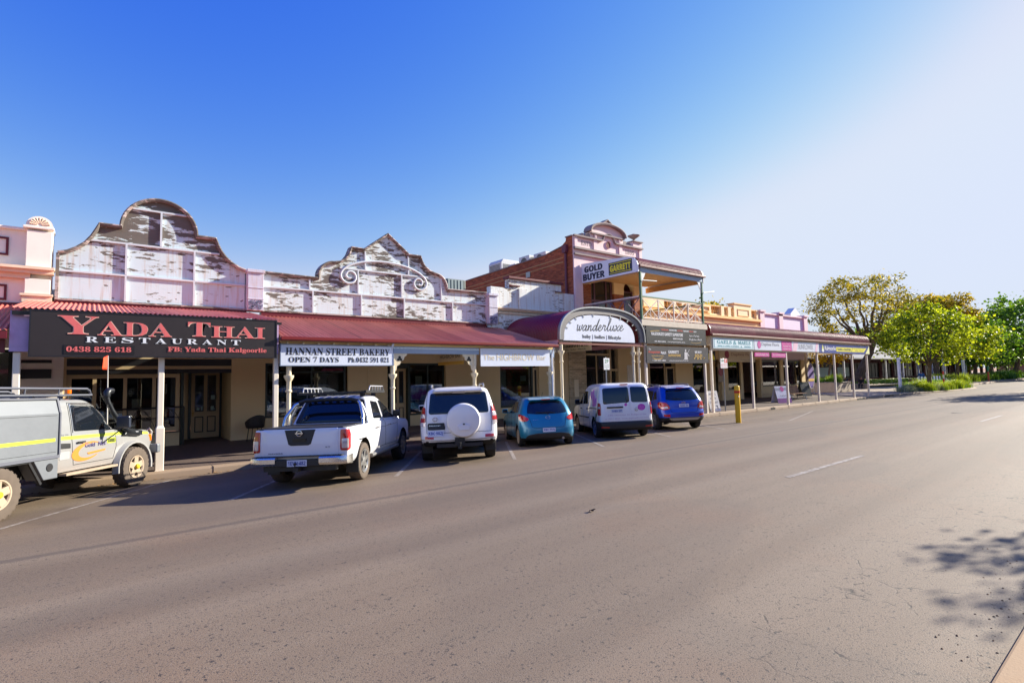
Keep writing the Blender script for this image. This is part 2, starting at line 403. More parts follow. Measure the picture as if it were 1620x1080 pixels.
ORANGE = plain('apricot_render', srgb(246, 216, 168), .7, var=.1, scale=1.2)
ORANGE2 = plain('apricot_trim', srgb(234, 186, 116), .7, var=.1)
LILAC = plain('lilac_render', srgb(222, 206, 226), .7, var=.06)
PINKTRIM = plain('pink_trim', srgb(222, 160, 150), .7)
WHITE = plain('white_paint', srgb(232, 230, 230), .45, var=.05)
SIGNW = plain('white_sign_panel', srgb(226, 230, 240), .3, var=.03)
GALV = plain('galvanised_steel', srgb(150, 152, 156), .4, .7, var=.15, scale=5)
TIMBER = plain('ceiling_boards', srgb(196, 150, 98), .6, var=.14, scale=4)
BLUEG = plain('blue_grey_fascia', srgb(150, 168, 190), .5)
GREENP = plain('green_post_paint', srgb(62, 104, 74), .45)
INTER = plain('shop_interior', srgb(70, 60, 52), .9, var=.2)
PANE = window_glass('shop_glass', (.62, .66, .64))
FARPANE = glass_dark('far_pane', (.015, .014, .014), .3, .1)
DPANE = glass_dark('dark_pane', (.02, .022, .022), .03, .6)
CURTAIN = plain('lace_curtain', srgb(206, 204, 206), .9, var=.3, scale=20)
PAPER = plain('paper', srgb(226, 222, 210), .8)

# ---------------- ground, road, pavements ----------------
YCR = 5.0
def zroad(y): return -.03*abs(y-YCR) if y > YCR-9 else -.03*9
m = MB(); m.box(-1500, 3500, -2500, 2500, -1.2, -.62)
structure(m.obj('ground', DIRT))
m = MB(); ys = [-22, -12, -4, 0, 2.5, 4, 4.6, 5, 5.4, 6, 8, 11, 14.83]
xs = [-60, -20, -5, 0, 5, 10, 20, 40, 52, 60, 70, 90, 140, 220, 400]
m.grid(lambda u, v: (xs[round(u*(len(xs)-1))], ys[round(v*(len(ys)-1))], zroad(ys[round(v*(len(ys)-1))])), len(xs)-1, len(ys)-1)
b = len(m.v)
m.add([(74, 14.82, zroad(14.83)), (400, 14.82, zroad(14.83)), (400, 17, -.34), (77, 17, -.34)], [(0, 1, 2, 3)])
structure(m.obj('road', ROADM))

# kerb following the street, stepping out round the planted bulb, rounded nose
KL = [(-40, 14.8), (52, 14.8), (55.5, 14.4), (60, 13.5), (63, 13.15), (68, 13.05), (71.5, 13.3), (73, 14.0), (75, 16.2), (77, 16.8), (300, 16.8)]
def kerb_strip(pts, w0, w1, z0, z1, zt):
    m = MB(); n = len(pts); nr = []
    for i in range(n):
        d = Vector(pts[min(i+1, n-1)])-Vector(pts[max(i-1, 0)]); d.normalize(); nr.append(Vector((-d.y, d.x)))
    prof = [(0, -.45), (0, zt-.035), (.012, zt-.012), (.035, zt), (w1, zt+.005), (w1, -.45)]
    vs = []
    for p, k in zip(pts, nr):
        for a, z in prof: vs.append((p[0]+k.x*a, p[1]+k.y*a, z))
    L = len(prof)
    fs = [(i*L+j, (i+1)*L+j, (i+1)*L+j+1, i*L+j+1) for i in range(n-1) for j in range(L-1)]
    m.add(vs, fs); return m
dense = []
for a, b2 in zip(KL, KL[1:]):
    k = max(1, int((Vector(b2)-Vector(a)).length/1.8)) if a[0] < 76 else 8
    dense += [(a[0]+(b2[0]-a[0])*i/k, a[1]+(b2[1]-a[1])*i/k) for i in range(k)]
dense.append(KL[-1])
kb = kerb_strip(dense, 0, .3, -.45, 0, -.145)
structure(kb.obj('kerb', KERBM, smooth=40))
m = MB()
for x in [i*1.9-1.4 for i in range(32)]: m.box(x, x+.012, 14.794, 15.1, -.3, -.1385)      # joints
structure(m.obj('kerb_joint', plain('joint_dirt', srgb(70, 58, 50), .9)))
m = MB(); m.add([(-40, 15.1, -.142), (45.4, 15.1, -.142), (45.4, 18.6, .1), (-40, 18.6, .1)], [(0, 1, 2, 3)])
m.add([(-40, 18.6, .1), (45.4, 18.6, .1), (45.4, 24, .12), (-40, 24, .12)], [(0, 1, 2, 3)])
structure(m.obj('footpath', PATHM))
m = MB()
inner = [(45.4, 15.1), (52, 15.1), (55.6, 14.7), (60.1, 13.8), (63, 13.45), (68, 13.35), (71.3, 13.6), (72.7, 14.2), (74.7, 16.4), (76.8, 17.1), (300, 17.1)]
vs = [(x, y, -.141) for x, y in inner]+[(x, 60, .1) for x, y in inner]; k = len(inner)
m.add(vs, [(i, i+1, k+i+1, k+i) for i in range(k-1)])
structure(m.obj('plaza', PATHL))
m = MB(); m.box(-30, 200, -3.6, .84, -.4, -.02); m.xf = None
structure(m.obj('median', MEDM, bevel=.02))
# painted lines
m = MB()
def stripe(a, b, w, lift=.005):
    a, b = Vector(a), Vector(b); d = (b-a).normalized(); n = Vector((-d.y, d.x))*w/2; k = max(2, int((b-a).length/.5)); vs = []
    for i in range(k+1):
        p = a+(b-a)*i/k
        for q in (p-n, p+n): vs.append((q.x, q.y, zroad(q.y)+lift))
    m.add(vs, [(2*i, 2*i+1, 2*i+3, 2*i+2)[::-1] for i in range(k)])
for x in (-1.24, 1.96, 5.09, 8.29, 11.53, 14.75, 18.0):
    stripe((x, 10.42), (x+2.72, 14.3), .09)
for x in (-14.5, 9.73, 24.2, 38.6, 53, 67.5, 82): stripe((x, 4.48), (x+3.6, 4.48), .1)
stripe((22.6, 10.2), (29.5, 12.1), .08); stripe((21.6, 9.9), (22.3, 13.9), .08)
structure(m.obj('road_marking', LINEM))
m = MB(); m.box(28.55, 28.75, 3.2, 6.2, -.07, .0)
m.v = [(x, y, zroad(y)+(.012 if z > -.03 else -.02)) for x, y, z in m.v]
structure(m.obj('road_strip', plain('tar_strip', srgb(48, 46, 48), .8)))
m = MB(); rg = random.Random(4)                              # a curled leaf lying on the road
m.grid(lambda u, v: (5.36+.13*u, 5.14+.06*v*math.sin(math.pi*max(.05, min(.95, u))), -.004+.025*math.sin(u*5)**2+.03*abs(v-.5)), 6, 3)
tag(m.obj('leaf', plain('dead_leaf', srgb(70, 46, 30), .7)), 'dead curled brown leaf lying on the middle of the road', 'leaf')
m = MB()                                                      # grit on the road edge by the median, and gutter litter
for i in range(300):
    if i < 70: x, y, s = 4.6+rg.random()*3.2, .92+abs(rg.gauss(0, .22)), rg.uniform(.004, .012)
    else: x, y, s = rg.uniform(-2, 60), 14.78-abs(rg.gauss(0, .09)), rg.uniform(.012, .035)
    z = zroad(y); a = rg.random()*6
    m.add([(x+s*math.cos(a+k*1.57), y+s*math.sin(a+k*1.57), z) for k in range(4)]+[(x, y, z+s*.8)], [(0, 1, 4), (1, 2, 4), (2, 3, 4), (3, 0, 4)])
tag(m.obj('grit', plain('grit', srgb(104, 74, 50), .9, var=.5, scale=3)), 'loose dark grit and leaf litter along the gutter', 'grit', kind='stuff')

m = MB(); rg = random.Random(14)                              # fallen leaves along the gutter
for i in range(520):
    x = rg.uniform(19, 58) if i % 3 else rg.uniform(0, 22); y = min(14.79, 14.8-abs(rg.gauss(0, .16 if x > 19 else .08))); s = rg.uniform(.02, .05); a = rg.random()*6; z = zroad(y)+.006
    m.add([(x, y, z), (x+s*math.cos(a), y+s*math.sin(a), z+.01), (x+1.6*s*math.cos(a+.5), y+1.6*s*math.sin(a+.5), z+.004), (x+s*math.cos(a+1.2), y+s*math.sin(a+1.2), z+.015)], [(0, 1, 2, 3)])
tag(m.obj('leaf_litter', plain('fallen_leaf', srgb(158, 116, 58), .8, var=.5, scale=5)), 'fallen yellow-brown leaves lying along the gutter', 'leaf litter', kind='stuff')
m = MB()
for x, w_ in ((30.6, .5), (43.6, 1.5), (49.2, 2.2)): m.box(x, x+w_, 14.785, 14.81, -.285, -.175)
structure(m.obj('kerb_inlet', plain('drain_dark', srgb(30, 26, 24), .9)))
# ---------------- building helpers ----------------
FY = 18.5
def cope_sweep(m, pts, y0, y1, th, under=.02):
    """moulding that follows an outline of (x,z) points: y0..y1 deep, th thick"""
    n = len(pts); vs = []
    for i in range(n):
        d = Vector(pts[min(i+1, n-1)])-Vector(pts[max(i-1, 0)]); d.normalize(); k = Vector((-d.y, d.x))
        a = Vector(pts[i])-k*under; b = Vector(pts[i])+k*th; c = Vector(pts[i])+k*th*.55
        vs += [(a.x, y0+.03, a.y), (c.x, y0, c.y), (b.x, y0+.012, b.y), (b.x, y1, b.y), (a.x, y1, a.y)]
    L = 5; fs = [(i*L+j, i*L+(j+1) % L, (i+1)*L+(j+1) % L, (i+1)*L+j) for i in range(n-1) for j in range(L)]
    fs += [tuple(range(L))[::-1], tuple(range((n-1)*L, n*L))]; m.add(vs, fs)
def arc(cx, cz, a, b, t0, t1, n=14): return [(cx+a*math.cos(R(t0+(t1-t0)*i/n)), cz+b*math.sin(R(t0+(t1-t0)*i/n))) for i in range(n+1)]
def corr(m, x0, x1, y0, z0, y1, z1, pitch=.085, amp=.011, skew=0., nv=1):
    n = int((x1-x0)/pitch)*6
    def f(u, v):
        x = x0+(x1-x0)*u; return (x+skew*v, y0+(y1-y0)*v, z0+(z1-z0)*v+amp*math.sin(2*math.pi*x/pitch))
    m.grid(f, n, nv)
def window(par, x0, x1, z0, z1, y, fm, fw=.06, mull=(), trans=(), depth=.08, pane=PANE, name='window'):
    m = MB(); m.box(x0, x0+fw, y, y+depth, z0, z1); m.box(x1-fw, x1, y, y+depth, z0, z1)
    m.box(x0+fw, x1-fw, y, y+depth, z1-fw, z1); m.box(x0+fw, x1-fw, y, y+depth, z0, z0+fw)
    xs = [x0+fw]+[q for k in mull for q in (k-fw*.4, k+fw*.4)]+[x1-fw]
    for k in mull: m.box(k-fw*.4, k+fw*.4, y+.004, y+depth-.004, z0+fw, z1-fw)
    for z in trans:
        for a, b in zip(xs[::2], xs[1::2]): m.box(a, b, y+.008, y+depth-.008, z-fw*.4, z+fw*.4)
    w = m.obj(name, fm, par); p = MB(); p.box(x0+fw*.5, x1-fw*.5, y+depth*.5-.003, y+depth*.5+.003, z0+fw*.5, z1-fw*.5)
    p.obj('pane', pane, w); return w
def door(par, x0, x1, z0, z1, y, fm, split=True, low=.36, pm=DPANE, trim=BLACKP):
    m = MB(); st = .1; zm = z0+(z1-z0)*low; xm = (x0+x1)/2
    m.box(x0, x0+st, y, y+.05, z0, z1); m.box(x1-st, x1, y, y+.05, z0, z1); m.box(x0+st, x1-st, y, y+.05, z1-st, z1)
    m.box(x0+st, x1-st, y, y+.05, z0, z0+.18); m.box(x0+st, x1-st, y, y+.05, zm-.08, zm+.08)
    if split: m.box(xm-.05, xm+.05, y, y+.05, z0+.18, zm-.08); m.box(xm-.05, xm+.05, y, y+.05, zm+.08, z1-st)
    m.box(x0+st, x1-st, y+.02, y+.045, z0+.18, zm-.08)
    d = m.obj('door', fm, par)
    p = MB(); p.box(x0+st, x1-st, y+.022, y+.03, zm+.08, z1-st); p.obj('pane', pm, d)
    if trim:
        t = MB()
        for a, b in (((x0+st, xm-.05), (xm+.05, x1-st)) if split else ((x0+st, x1-st),)):
            for (c, e) in ((z0+.18, zm-.08), (zm+.08, z1-st)):
                t.box(a, a+.03, y-.004, y+.01, c, e); t.box(b-.03, b, y-.004, y+.01, c, e); t.box(a+.03, b-.03, y-.004, y+.01, c, c+.03); t.box(a+.03, b-.03, y-.004, y+.01, e-.03, e)
        t.obj('moulding', trim, d)
    h = MB(); h.lathe((x0+.05, y-.05, zm+.05), [(.0, -.03), (.028, -.02), (.03, .02), (0, .03)], 10, 'y'); h.box(x0+.035, x0+.065, y-.02, y, zm-.06, zm+.14)
    h.obj('handle', plain('brass', srgb(190, 150, 80), .35, .8), d); return d
def post_square(x, y, z0, z1, w=.11, base=None):
    m = MB(); c = .012
    def oct(w): a = w/2; return [(-a+c, -a), (a-c, -a), (a, -a+c), (a, a-c), (a-c, a), (-a+c, a), (-a, a-c), (-a, -a+c)]
    def seg(w0, w1, za, zb):
        p0 = [(x+q[0], y+q[1], za) for q in oct(w0)]; p1 = [(x+q[0], y+q[1], zb) for q in oct(w1)]
        m.add(p0+p1, [(i, (i+1) % 8, 8+(i+1) % 8, 8+i) for i in range(8)]+[tuple(range(7, -1, -1)), tuple(range(8, 16))])
    if base: seg(w*base[0], w*base[0], z0, z0+base[1]); seg(w*base[0], w, z0+base[1]+.0005, z0+base[1]+.07); seg(w, w, z0+base[1]+.0705, z1)
    else: seg(w, w, z0, z1)
    m.box(x-w*.75, x+w*.75, y-w*.75, y+w*.75, z0-.03, z0+.012); return m
def post_turned(x, y, z0, z1, s=1.):
    h = z1-z0
    p = [(.085, 0), (.085, .3), (.07, .33), (.095, .36), (.095, .40), (.062, .44), (.058, .62), (.075, .65), (.09, .68), (.075, .71), (.06, .75), (.058, h-.72), (.085, h-.70), (.085, h-.66), (.062, h-.64), (.064, h-.42), (.09, h-.38), (.13, h-.30), (.13, h-.25), (.07, h-.245), (.07, h)]
    m = MB(); m.lathe((x, y, z0), [(r*s, z) for r, z in p], 14); return m
def beam_bracket(x, y, z, sgn, size=.42):
    """pierced bracket from a post head"""
    m = MB(); pl = [(0, 0), (size, 0), (size, -.06), (size*.8, -.1), (size*.74, -.2), (size*.55, -.22), (size*.42, -.34), (size*.2, -.38), (size*.14, -.52), (0, -.56)]
    m.prism([(x+sgn*a, z+b) for a, b in pl], 'y', y-.02, y+.02)
    t = MB(); cx, cz = x+sgn*size*.4, z-.17
    for k in range(3):
        a = R(90+120*k); t.lathe((cx+.05*math.cos(a), y-.024, cz+.05*math.sin(a)), [(.045, -.003), (.045, .0)], 12, 'y')
    return m, t

# ================= corner shop at the far left =================
bd = thing('shop_building', 'cream rendered shop at the left edge with moulded cornice, rounded finial and maroon panels', 'building', (-6, FY, 0), 'shop buildings along the street')
m = MB(); m.box(-14, -.86, 18.45, 18.8, 2.9, 5.93); m.box(-14, -6.1, FY, 18.8, 0, 2.9); m.box(-1.5, -.56, FY-.06, 18.79, 0, 2.9); m.box(-14, -.8, 18.8, 26, 4.3, 4.5); m.box(-14, -.95, 25.7, 26, 0, 4.3)
m.obj('wall', plain('cream_pinkish_render', srgb(246, 238, 226), .7, var=.08, bump=.1), bd)
m = MB(); m.box(-14, -1.28, 18.3, 18.449, 4.67, 4.8); m.box(-14, -.82, 18.2, 18.47, 4.8, 4.9); m.box(-14, -.8, 18.12, 18.47, 4.9, 4.97); m.box(-1.42, -.84, 18.24, 18.46, 4.05, 4.22); m.box(-1.46, -.82, 18.2, 18.47, 4.22, 4.28)
m.obj('cornice', plain('peach_moulding', srgb(236, 210, 182), .7, var=.2, scale=3), bd)
m = MB(); m.box(-14, -.86, 18.36, 18.84, 5.931, 6.0); m.box(-1.38, -.88, 18.25, 18.45, 4.281, 4.67); m.box(-1.38, -.88, 18.25, 18.45, 4.971, 5.93); m.box(-1.45, -.84, 18.2, 18.86, 5.98, 6.04)
m.obj('pilaster', plain('cream_pinkish_render', (0, 0, 0)), bd, bevel=.01)
m = MB(); m.prism(arc(-1.13, 6.04, .27, .27, 0, 180, 16), 'y', 18.22, 18.4); cr = m.obj('crest', plain('cream_pinkish_render', (0, 0, 0)), bd)
m = MB()
for k in range(9):
    a = R(12+k*19.5); m.tube([(-1.13+.05*math.cos(a), 18.215, 6.07+.05*math.sin(a)), (-1.13+.2*math.cos(a), 18.215, 6.07+.19*math.sin(a))], [.012, .028], 6)
m.obj('shell', plain('peach_moulding', (0, 0, 0)), cr)
m = MB()
for z0, z1 in ((5.25, 5.72), (4.1, 4.5)):
    for a in (-4.9, -1.72-.03):
        pass
    m.box(-4.8, -1.72, 18.425, 18.449, z0, z0+.05); m.box(-4.8, -1.72, 18.425, 18.449, z1-.05, z1); m.box(-1.77, -1.72, 18.424, 18.449, z0+.05, z1-.05); m.box(-4.8, -4.75, 18.424, 18.449, z0+.05, z1-.05)
m.box(-14, -.8, 18.38, 18.449, 3.9, 4.04); m.obj('maroon_trim', MAROON, bd)
m = MB(); m.box(-1.45, -.8, FY-.1, FY-.06, 2.1, 2.34); m.box(-1.45, -.8, FY-.1, FY-.06, 2.5, 2.58); m.obj('menu_box', BLACKP, bd)
window(bd, -6.0, -1.56, .5, 2.85, 18.55, DGREEN, .08, (-4.5, -3.0))
m = MB(); m.box(-6.1, -1.5, FY, 18.8, 0, .5); m.obj('stall_riser', CREAM, bd)

# ================= restaurant =================
bd = thing('shop_building', 'restaurant building with peeling white parapet rising to a round-headed gable', 'building', (1.5, FY, 0), 'shop buildings along the street')
OUT1 = [(-.75, 5.4), (-.55, 5.46), (-.36, 5.58), (-.18, 5.74), (-.04, 5.95), (.06, 6.16), (.1, 6.31), (.6, 6.31)]+arc(1.5, 6.34, .9, .9, 178, 2, 22)+[(2.42, 6.31), (2.93, 6.31), (2.97, 6.14), (3.06, 5.95), (3.2, 5.76), (3.38, 5.6), (3.58, 5.48), (3.79, 5.41)]
m = MB(); m.prism([(-.75, 4.18)]+OUT1+[(3.79, 4.18)], 'y', 18.4, 18.62); m.obj('parapet', PEELW, bd)
m = MB(); cope_sweep(m, OUT1, 18.27, 18.63, .07); m.box(-.79, 3.81, 18.33, 18.4, 4.17, 4.22); m.box(-.79, -.72, 18.3, 18.62, 4.18, 5.42); m.obj('coping', COPE, bd)
m = MB(); w = .05
for z, a, b in ((4.94, -.72, 3.79), (5.85, -.1, 3.05), (6.9, .84, 2.16)): m.box(a, b, 18.335, 18.4, z, z+w)
for x, a, b in ((.69, 4.222, 4.94), (.69, 4.99, 5.85), (2.36, 4.222, 4.94), (2.36, 4.99, 5.85), (1.5, 5.9, 6.9)): m.box(x, x+w, 18.33, 18.4, a, b)
m.obj('batten', BATTEN, bd)
m = MB(); m.box(-.8, 3.84, 18.36, 18.62, 3.62, 4.16); m.obj('fascia_band', MAROON, bd)
m = MB(); m.box(-.56, -.5, FY, 18.78, 0, 3.62); m.box(-.5, 3.46, FY+.02, 18.78, 2.42, 3.62); m.box(2.2, 2.26, 18.8, 20.2, .1, 3.4)
m.box(3.46, 4.45, FY, 18.78, 0, 3.62); m.box(3.46, 3.55, 18.78, 20.3, .1, 3.4); m.box(2.27, 2.56, 20.05, 20.25, .1, 3.4); m.box(-.5, 2.1, FY, 18.7, .02, .5)
m.obj('wall', CREAM, bd)
m = MB(); m.box(-.8, 4.1, 18.63, 26, 3.75, 3.9); m.box(-.8, 4.1, 25.8, 26, .12, 3.75); m.box(-.84, -.78, 18.79, 25.8, .12, 3.75); m.box(4.06, 4.1, 18.79, 25.8, .12, 3.75); m.obj('roof', INTER, bd)
m = MB(); m.box(-.5, 3.46, FY-.01, FY+.018, 2.42, 2.62); m.box(-.5, 3.46, FY-.01, FY+.06, 2.2, 2.32); m.obj('transom_band', BLACKP, bd)
m = MB(); m.box(-.5, 3.46, FY-.03, FY+.05, 2.325, 2.415); m.obj('transom_beam', BEIGE, bd)
window(bd, -.5, 2.1, .52, 2.19, 18.56, BEIGE, .11, (.1, .78, 1.46), (), pane=PANE)
m = MB(); m.box(2.12, 2.19, 18.5, 18.78, .1, 2.2); m.box(2.5, 2.57, 20.0, 20.05, .12, 2.36); m.box(3.4, 3.456, 20.0, 20.05, .12, 2.36); m.box(2.57, 3.4, 20.0, 20.05, 2.28, 2.36); m.obj('door_frame', DGREEN, bd)
door(bd, 2.58, 3.39, .13, 2.26, 20.0, BEIGE)
m = MB(); m.box(2.9, 3.1, 19.98, 19.995, 2.40, 2.50); m.obj('number_plate', BLACKP, bd)
m = MB(); lettering(m, sansb('222'), 2.94, 3.06, 2.42, 2.48, 19.976); m.obj('number', WHITE, bd)
m = MB()
for x0, z0, x1, z1, in ((2.74, 1.02, 2.82, 1.1), (2.86, 1.0, 2.95, 1.14), (3.14, 1.0, 3.23, 1.14), (3.14, 1.36, 3.32, 1.5), (3.25, 1.0, 3.31, 1.08)): m.box(x0, x1, 20.0, 20.018, z0, z1)
m.obj('sticker', plain('sticker_paper', srgb(150, 180, 176), .5), bd)
m = MB()                                                       # balustrade in front of the windows
m.tube([(-.5, 18.3, 1.22), (2.18, 18.3, 1.22)], .022); m.tube([(-.5, 18.3, .92), (2.18, 18.3, .92)], .012); m.tube([(2.18, 18.3, .1), (2.18, 18.3, 1.22)], .022)
for k in range(4): m.tube([(-.5+k*.67+.67*t, 18.3, .55+.6*abs(math.sin(math.pi*t))) for t in [i/12 for i in range(13)]], .008, 6); m.tube([(-.5+k*.67, 18.3, .3), (-.5+k*.67, 18.3, 1.22)], .012, 6)
m.tube([(-.5, 18.3, .5), (2.18, 18.3, .5)], .012); m.obj('railing', BLACKP, bd)

# verandah of the restaurant and the far-left shop
va = thing('verandah', 'faded red corrugated verandah over the footpath on square cream posts behind the dark signboard', 'verandah', (1.3, 15.1, 0), 'verandahs over the footpath')
m = MB(); corr(m, -1.35, 3.95, 14.92, 3.53, 18.36, 4.1, .095, .016); m.obj('roof', PINKROOF, va, smooth=60)
m = MB(); m.box(-1.33, 3.93, 14.99, 15.05, 2.62, 3.47); m.box(-1.33, -1.28, 15.05, 18.36, 3.3, 3.45); m.obj('fascia_board', plain('mauve_fascia', srgb(196, 166, 204), .6, var=.3, scale=5), va)
m = MB()
for x in (-1.25, 1.32, 3.89): m.box(x-.04, x+.04, 15.06, 18.4, 3.3, 3.42)
m.obj('rafter', BEIGE, va)
for x in (-1.21, 1.32, 3.89): post_square(x, 15.1, -.14, 2.63 if x > 0 else 2.6, .12, (1.45, .98) if x == 1.32 else None).obj('post', POSTM, va, bevel=0)
vb = thing('verandah', 'pale red corrugated verandah at the left edge of the street', 'verandah', (-6, 15.1, 0), 'verandahs over the footpath')
m = MB(); corr(m, -12, -1.36, 14.92, 3.06, 18.4, 3.98, .095, .016); m.obj('roof', PINKROOF, vb, smooth=60)
m = MB(); m.box(-12, -1.36, 14.88, 14.98, 2.88, 3.03); m.obj('gutter', MAROON, vb)
m = MB(); m.box(-12, -1.4, 15.06, 15.14, 2.6, 2.88); m.obj('beam', MAROON, vb)
for x in (-4.6, -8): post_square(x, 15.1, -.14, 2.6, .12).obj('post', POSTM, vb)

# ================= bakery and bar =================
bd = thing('shop_building', 'bakery building with peeling white parapet of scrolls, pointed gable and raised arch moulding', 'building', (8.6, FY, 0), 'shop buildings along the street')
OUT2 = [(4.3, 5.42), (6.1, 5.39)]+arc(6.62, 5.5, .5, .52, 172, 88, 8)+[(6.85, 6.06), (7.05, 6.18), (7.2, 6.38), (7.28, 6.64), (7.77, 6.63), (8.68, 7.34), (9.54, 6.66), (10.05, 6.66), (10.09, 6.48), (10.22, 6.28), (10.45, 6.12), (10.68, 6.05)]+arc(10.72, 5.5, .5, .54, 88, 8, 8)+[(11.26, 5.45), (13.2, 5.47)]
m = MB(); m.prism([(4.3, 4.18)]+OUT2+[(13.2, 4.18)], 'y', 18.4, 18.62); m.obj('parapet', PEELB, bd)
m = MB(); cope_sweep(m, OUT2, 18.27, 18.63, .065); m.box(4.29, 13.2, 18.33, 18.4, 4.17, 4.22); m.obj('coping', COPE, bd)
m = MB()
for z, a, b in ((4.96, 4.3, 13.2), (5.86, 6.85, 10.4)): m.box(a, b, 18.335, 18.4, z, z+w)
for x, a, b in ((5.89, 4.222, 4.96), (7.62, 4.222, 4.96), (9.33, 4.222, 4.96), (11.5, 4.222, 4.96), (5.78, 5.01, 5.38), (7.5, 5.01, 5.86), (9.23, 5.01, 5.86), (10.98, 5.01, 5.9), (7.77, 5.91, 6.6), (9.52, 5.91, 6.64)): m.box(x, x+w*.9, 18.33, 18.4, a, b)
m.obj('batten', BATTEN, bd)
m = MB(); cx, cz = 8.6, 5.62
def curl(sx):
    p = []
    for i in range(34):
        a = 180-i*15.5; rad = .36*(1-i/33)**.8+.035
        p.append((sx*(-1.62+.36+rad*math.cos(R(a)))+cx, 18.33, cz-.03-rad*math.sin(R(180-a))*1.))
    return p
def spiral(sg):
    pts = []
    for i in range(30):
        a = R(180+i*17); rad = .33-.0095*i
        pts.append((cx+sg*(-1.4+rad*math.cos(a)), 18.34, cz+rad*math.sin(a)*.95))
    return pts
top = [(cx+1.73*math.cos(R(a)), 18.34, cz+.66*math.sin(R(a))) for a in range(172, 7, -6)]
L = spiral(1)[::-1]; Rr = spiral(-1)
m.tube(L+top+Rr, .042, 8); m.obj('arch_moulding', BATTEN, bd, smooth=60)
m = MB(); m.box(4.28, 13.2, 18.36, 18.62, 3.75, 4.16); m.obj('fascia_band', MAROON, bd)
for x0, x1 in ((3.82, 4.28), (13.2, 13.64)):
    m = MB(); m.box(x0, x1, 18.1, 18.66, 4.16, 5.36); m.box(x0-.03, x1+.03, 18.05, 18.68, 5.36, 5.46); m.box(x0-.01, x1+.01, 18.085, 18.1, 4.86, 4.9); m.box(x0-.01, x1+.01, 18.085, 18.1, 4.5, 4.54)
    p = m.obj('pilaster', SILVERP, bd, bevel=.008)
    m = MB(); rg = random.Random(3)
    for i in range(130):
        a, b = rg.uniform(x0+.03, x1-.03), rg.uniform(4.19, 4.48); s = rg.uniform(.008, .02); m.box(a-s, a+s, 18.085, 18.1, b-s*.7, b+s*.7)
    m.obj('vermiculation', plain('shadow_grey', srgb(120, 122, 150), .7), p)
m = MB(); m.box(4.45, 13.65, FY+.02, 18.78, 2.5, 3.75); m.box(12.3, 14.0, FY, 18.78, 0, 2.5); m.box(4.46, 7.2, FY, 18.7, .02, .72); m.box(11.26, 12.3, FY, 18.78, 0, 2.5); m.box(9.65, 11.26, FY+.05, 18.7, .02, .5); m.box(7.15, 7.2, 18.7, 20.0, .1, 2.5); m.box(14.0, 16.1, FY, 18.7, 0, .55)
m.obj('wall', CREAM, bd)
m = MB(); z = .72
for k in range(13): m.box(7.2, 8.72, FY+.0-.012*(k % 2)*0, FY+.1, .06+k*.19, .06+k*.19+.165); m.box(7.2, 8.72, FY+.02, FY+.12, .06+k*.19+.165, .06+k*.19+.19)
m.box(7.92, 7.98, FY-.015, FY, .06, 2.5); m.obj('weatherboards', plain('weatherboard_paint', srgb(222, 202, 158), .55, var=.06), bd)
m = MB(); m.box(4.1, 13.65, 18.63, 26, 3.8, 3.95); m.box(4.1, 13.65, 25.8, 26, .12, 3.8); m.box(8.72, 8.78, 18.6, 25.8, .12, 3.8); m.box(4.11, 4.16, 18.79, 25.8, .12, 3.8); m.box(13.6, 13.65, 18.79, 25.8, .12, 3.8); m.obj('roof', INTER, bd)
window(bd, 4.46, 7.14, .72, 2.5, 18.56, DGREEN, .07, (5.95,), (2.2,))
m = MB(); m.box(6.1, 6.95, 18.75, 18.76, .85, 2.15)
m.obj('curtain', CURTAIN, bd)
m = MB(); m.box(8.78, 8.86, 18.5, 18.7, .1, 2.5); m.box(9.56, 9.64, 18.5, 18.7, .1, 2.5); m.box(8.86, 9.56, 18.52, 18.7, 2.32, 2.5); m.obj('door_frame', DGREEN, bd)
door(bd, 8.87, 9.55, .12, 2.3, 18.66, BEIGE)
window(bd, 9.66, 11.25, .5, 2.5, 18.62, DGREEN, .07, (10.5,), ())
window(bd, 14.02, 15.95, .55, 2.48, 18.58, DGREEN, .09, (), ())
m = MB(); m.box(14.2, 14.5, 18.75, 18.76, 1.5, 2.2); m.box(14.3, 15.2, 18.8, 18.9, .6, .85); m.obj('poster', PAPER, bd)
m = MB(); m.tube([(4.9+i*.42, 18.35, 2.72) for i in range(2)], .01)
va = thing('verandah', 'long red corrugated verandah with turned white posts in front of bakery and bar', 'verandah', (9, 15.1, 0), 'verandahs over the footpath')
m = MB(); corr(m, 3.98, 13.98, 14.9, 3.08, 18.36, 4.02, .125, .02); m.obj('roof', REDROOF, va, smooth=60)
m = MB(); m.box(3.94, 14.02, 14.78, 14.9, 2.98, 3.07); m.box(3.94, 14.02, 14.77, 14.785, 3.0, 3.085); m.obj('gutter', plain('red_gutter', srgb(126, 30, 30), .4), va, bevel=.008)
m = MB(); m.box(7.27, 10.48, 15.02, 15.12, 2.68, 2.9); m.box(13.78, 14.0, 15.02, 15.12, 2.6, 2.9); m.obj('beam', BLUEG, va)
m = MB(); m.box(4.0, 7.26, 15.02, 15.12, 2.87, 2.975); m.box(7.27, 10.48, 15.02, 15.12, 2.905, 2.975); m.box(10.48, 14.0, 15.02, 15.12, 2.905, 2.975); m.box(13.9, 13.98, 15.12, 18.4, 2.7, 2.95); m.obj('fascia_board', plain('yellow_cream_fascia', srgb(224, 196, 130), .5, var=.12), va)
m = MB()
for x in (4.02, 7.25, 10.5, 13.9): m.box(x-.04, x+.04, 15.13, 18.36, 2.86, 2.96)
m.obj('rafter', BEIGE, va)
for x, s in ((4.22, 1), (7.27, 1), (10.3, 1), (13.78, 1)):
    post_turned(x, 15.07, -.14, 2.3).obj('post', CREAM2, va, smooth=35)
    m = MB(); m.box(x-.06, x+.06, 15.02, 15.12, 2.3, 2.68); m.obj('post_head', CREAM2, va)
